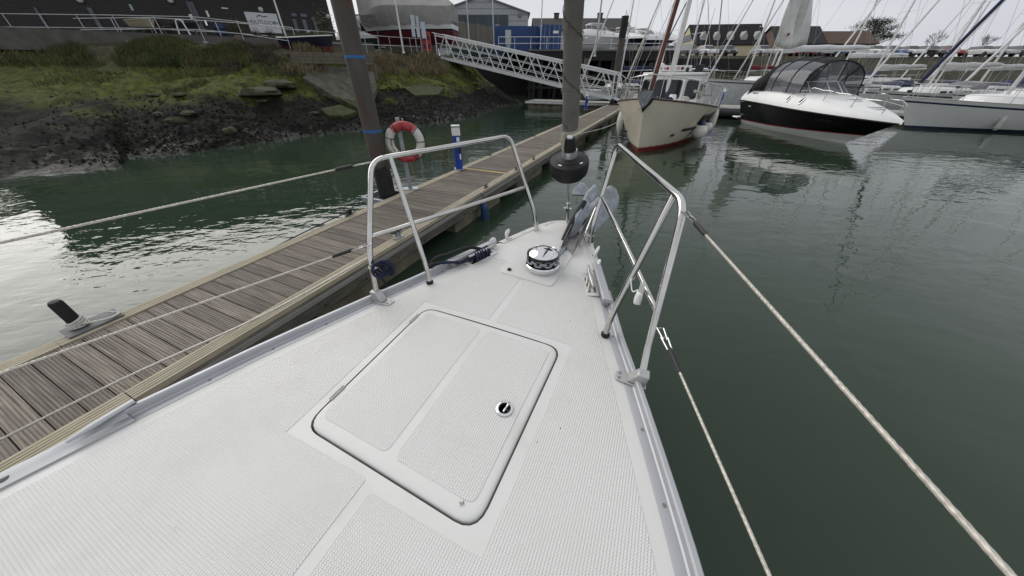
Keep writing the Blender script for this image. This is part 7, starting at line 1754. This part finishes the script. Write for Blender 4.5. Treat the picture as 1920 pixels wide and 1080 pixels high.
# ---- trees
barkm = mat('grey winter bark', (.15, .145, .14), .9, 0, .2, 3)
def bare_tree(label, loc, h, seed):
    t = thing('bare_tree', label, 'tree', loc, 0, 'bare winter trees on the skyline'); rr = random.Random(seed); tr = M(); tw = M()
    def grow(p, d, ln, r, lev):
        q = p + d * ln; (tr if lev < 2 else tw).tube([p, p.lerp(q, .5) + Vector((rr.uniform(-1, 1), rr.uniform(-1, 1), 0)) * ln * .06, q], [r, r * .8, r * .6], 5 if lev < 2 else 3)
        if lev >= 5: return
        for _ in range(3 if lev < 4 else 4):
            a = rr.uniform(0, 6.28); sp = rr.uniform(.35, .85); e = Vector((math.cos(a), math.sin(a), 0)); nd = (d + e * sp + Vector((0, 0, .12))).normalized(); grow(p.lerp(q, rr.uniform(.6, 1.)), nd, ln * rr.uniform(.6, .8), r * .58, lev + 1)
    grow(Vector((0, 0, 0)), Vector((0, 0, 1)), h * .27, h * .022, 0); tr.obj('trunk', barkm, t); tw.obj('crown', barkm, t, smooth=False); return t
for i, (px, Yv, h) in enumerate(((1206, 125, 9), (1222, 120, 12), (1240, 128, 10), (1262, 122, 9.5), (1282, 126, 10), (1180, 140, 9), (1455, 120, 8), (1750, 120, 12), (1840, 115, 10))):
    p = PY(px, 85, Yv); bare_tree('bare grey tree on the hazy skyline behind the car park', (p.x, Yv, 5), h, 30 + i)
pine = thing('evergreen_tree', 'dark spreading evergreen tree behind the brown cottage', 'tree', (PY(1622, 88, 90).x, 90, 4.9)); rr = random.Random(8); b = M(); tb = M()
tb.tube([(0, 0, 0), (.2, 0, 3), (.1, 0, 7)], [.45, .35, .15], 8)
lobes = []
for k in range(26):
    a = rr.uniform(0, 6.28); zz = rr.uniform(3.2, 7.4); rad = rr.uniform(.8, 5.2) * (1.15 - (zz - 3) / 7); e = Vector((math.cos(a) * rad, math.sin(a) * rad, zz + .12 * rad)); tb.tube([(.1, 0, zz * .75), e * .6 + Vector((0, 0, zz * .25)), e], [.1, .07, .03], 4); lobes.append(e)
for e in lobes:
    for _ in range(330):
        d = Vector((rr.gauss(0, .75), rr.gauss(0, .75), rr.gauss(0, .3))); p = e + d; q = Vector((rr.uniform(-1, 1), rr.uniform(-1, 1), rr.uniform(-.1, .7))).normalized() * .38; w_ = Vector((-q.y, q.x, .1)) * .18
        b.add([p, p + q * .5 + w_, p + q, p + q * .5 - w_], [(0, 1, 2, 3)])
tb.obj('trunk', barkm, pine); b.obj('crown', mat('dark pine needles', (.022, .032, .016), .8, 0, .3, 2, c2=(.05, .06, .03)), pine, smooth=False)
hl = M(); rows = []
for i in range(60):
    x = -150 + i * 9; z = 9 + 3.5 * noise.noise(Vector((x * .02, 1, 0))) + 1.2 * noise.noise(Vector((x * .12, 3, 0))); rows.append([(x, 250, 4.5), (x, 256, z * .8), (x, 275, z), (x, 330, 5)])
struct('distant_hills', M().loft(rows), mat('hazy woodland', (.17, .18, .18), .95, 0, .15, .15, c2=(.22, .23, .235)))
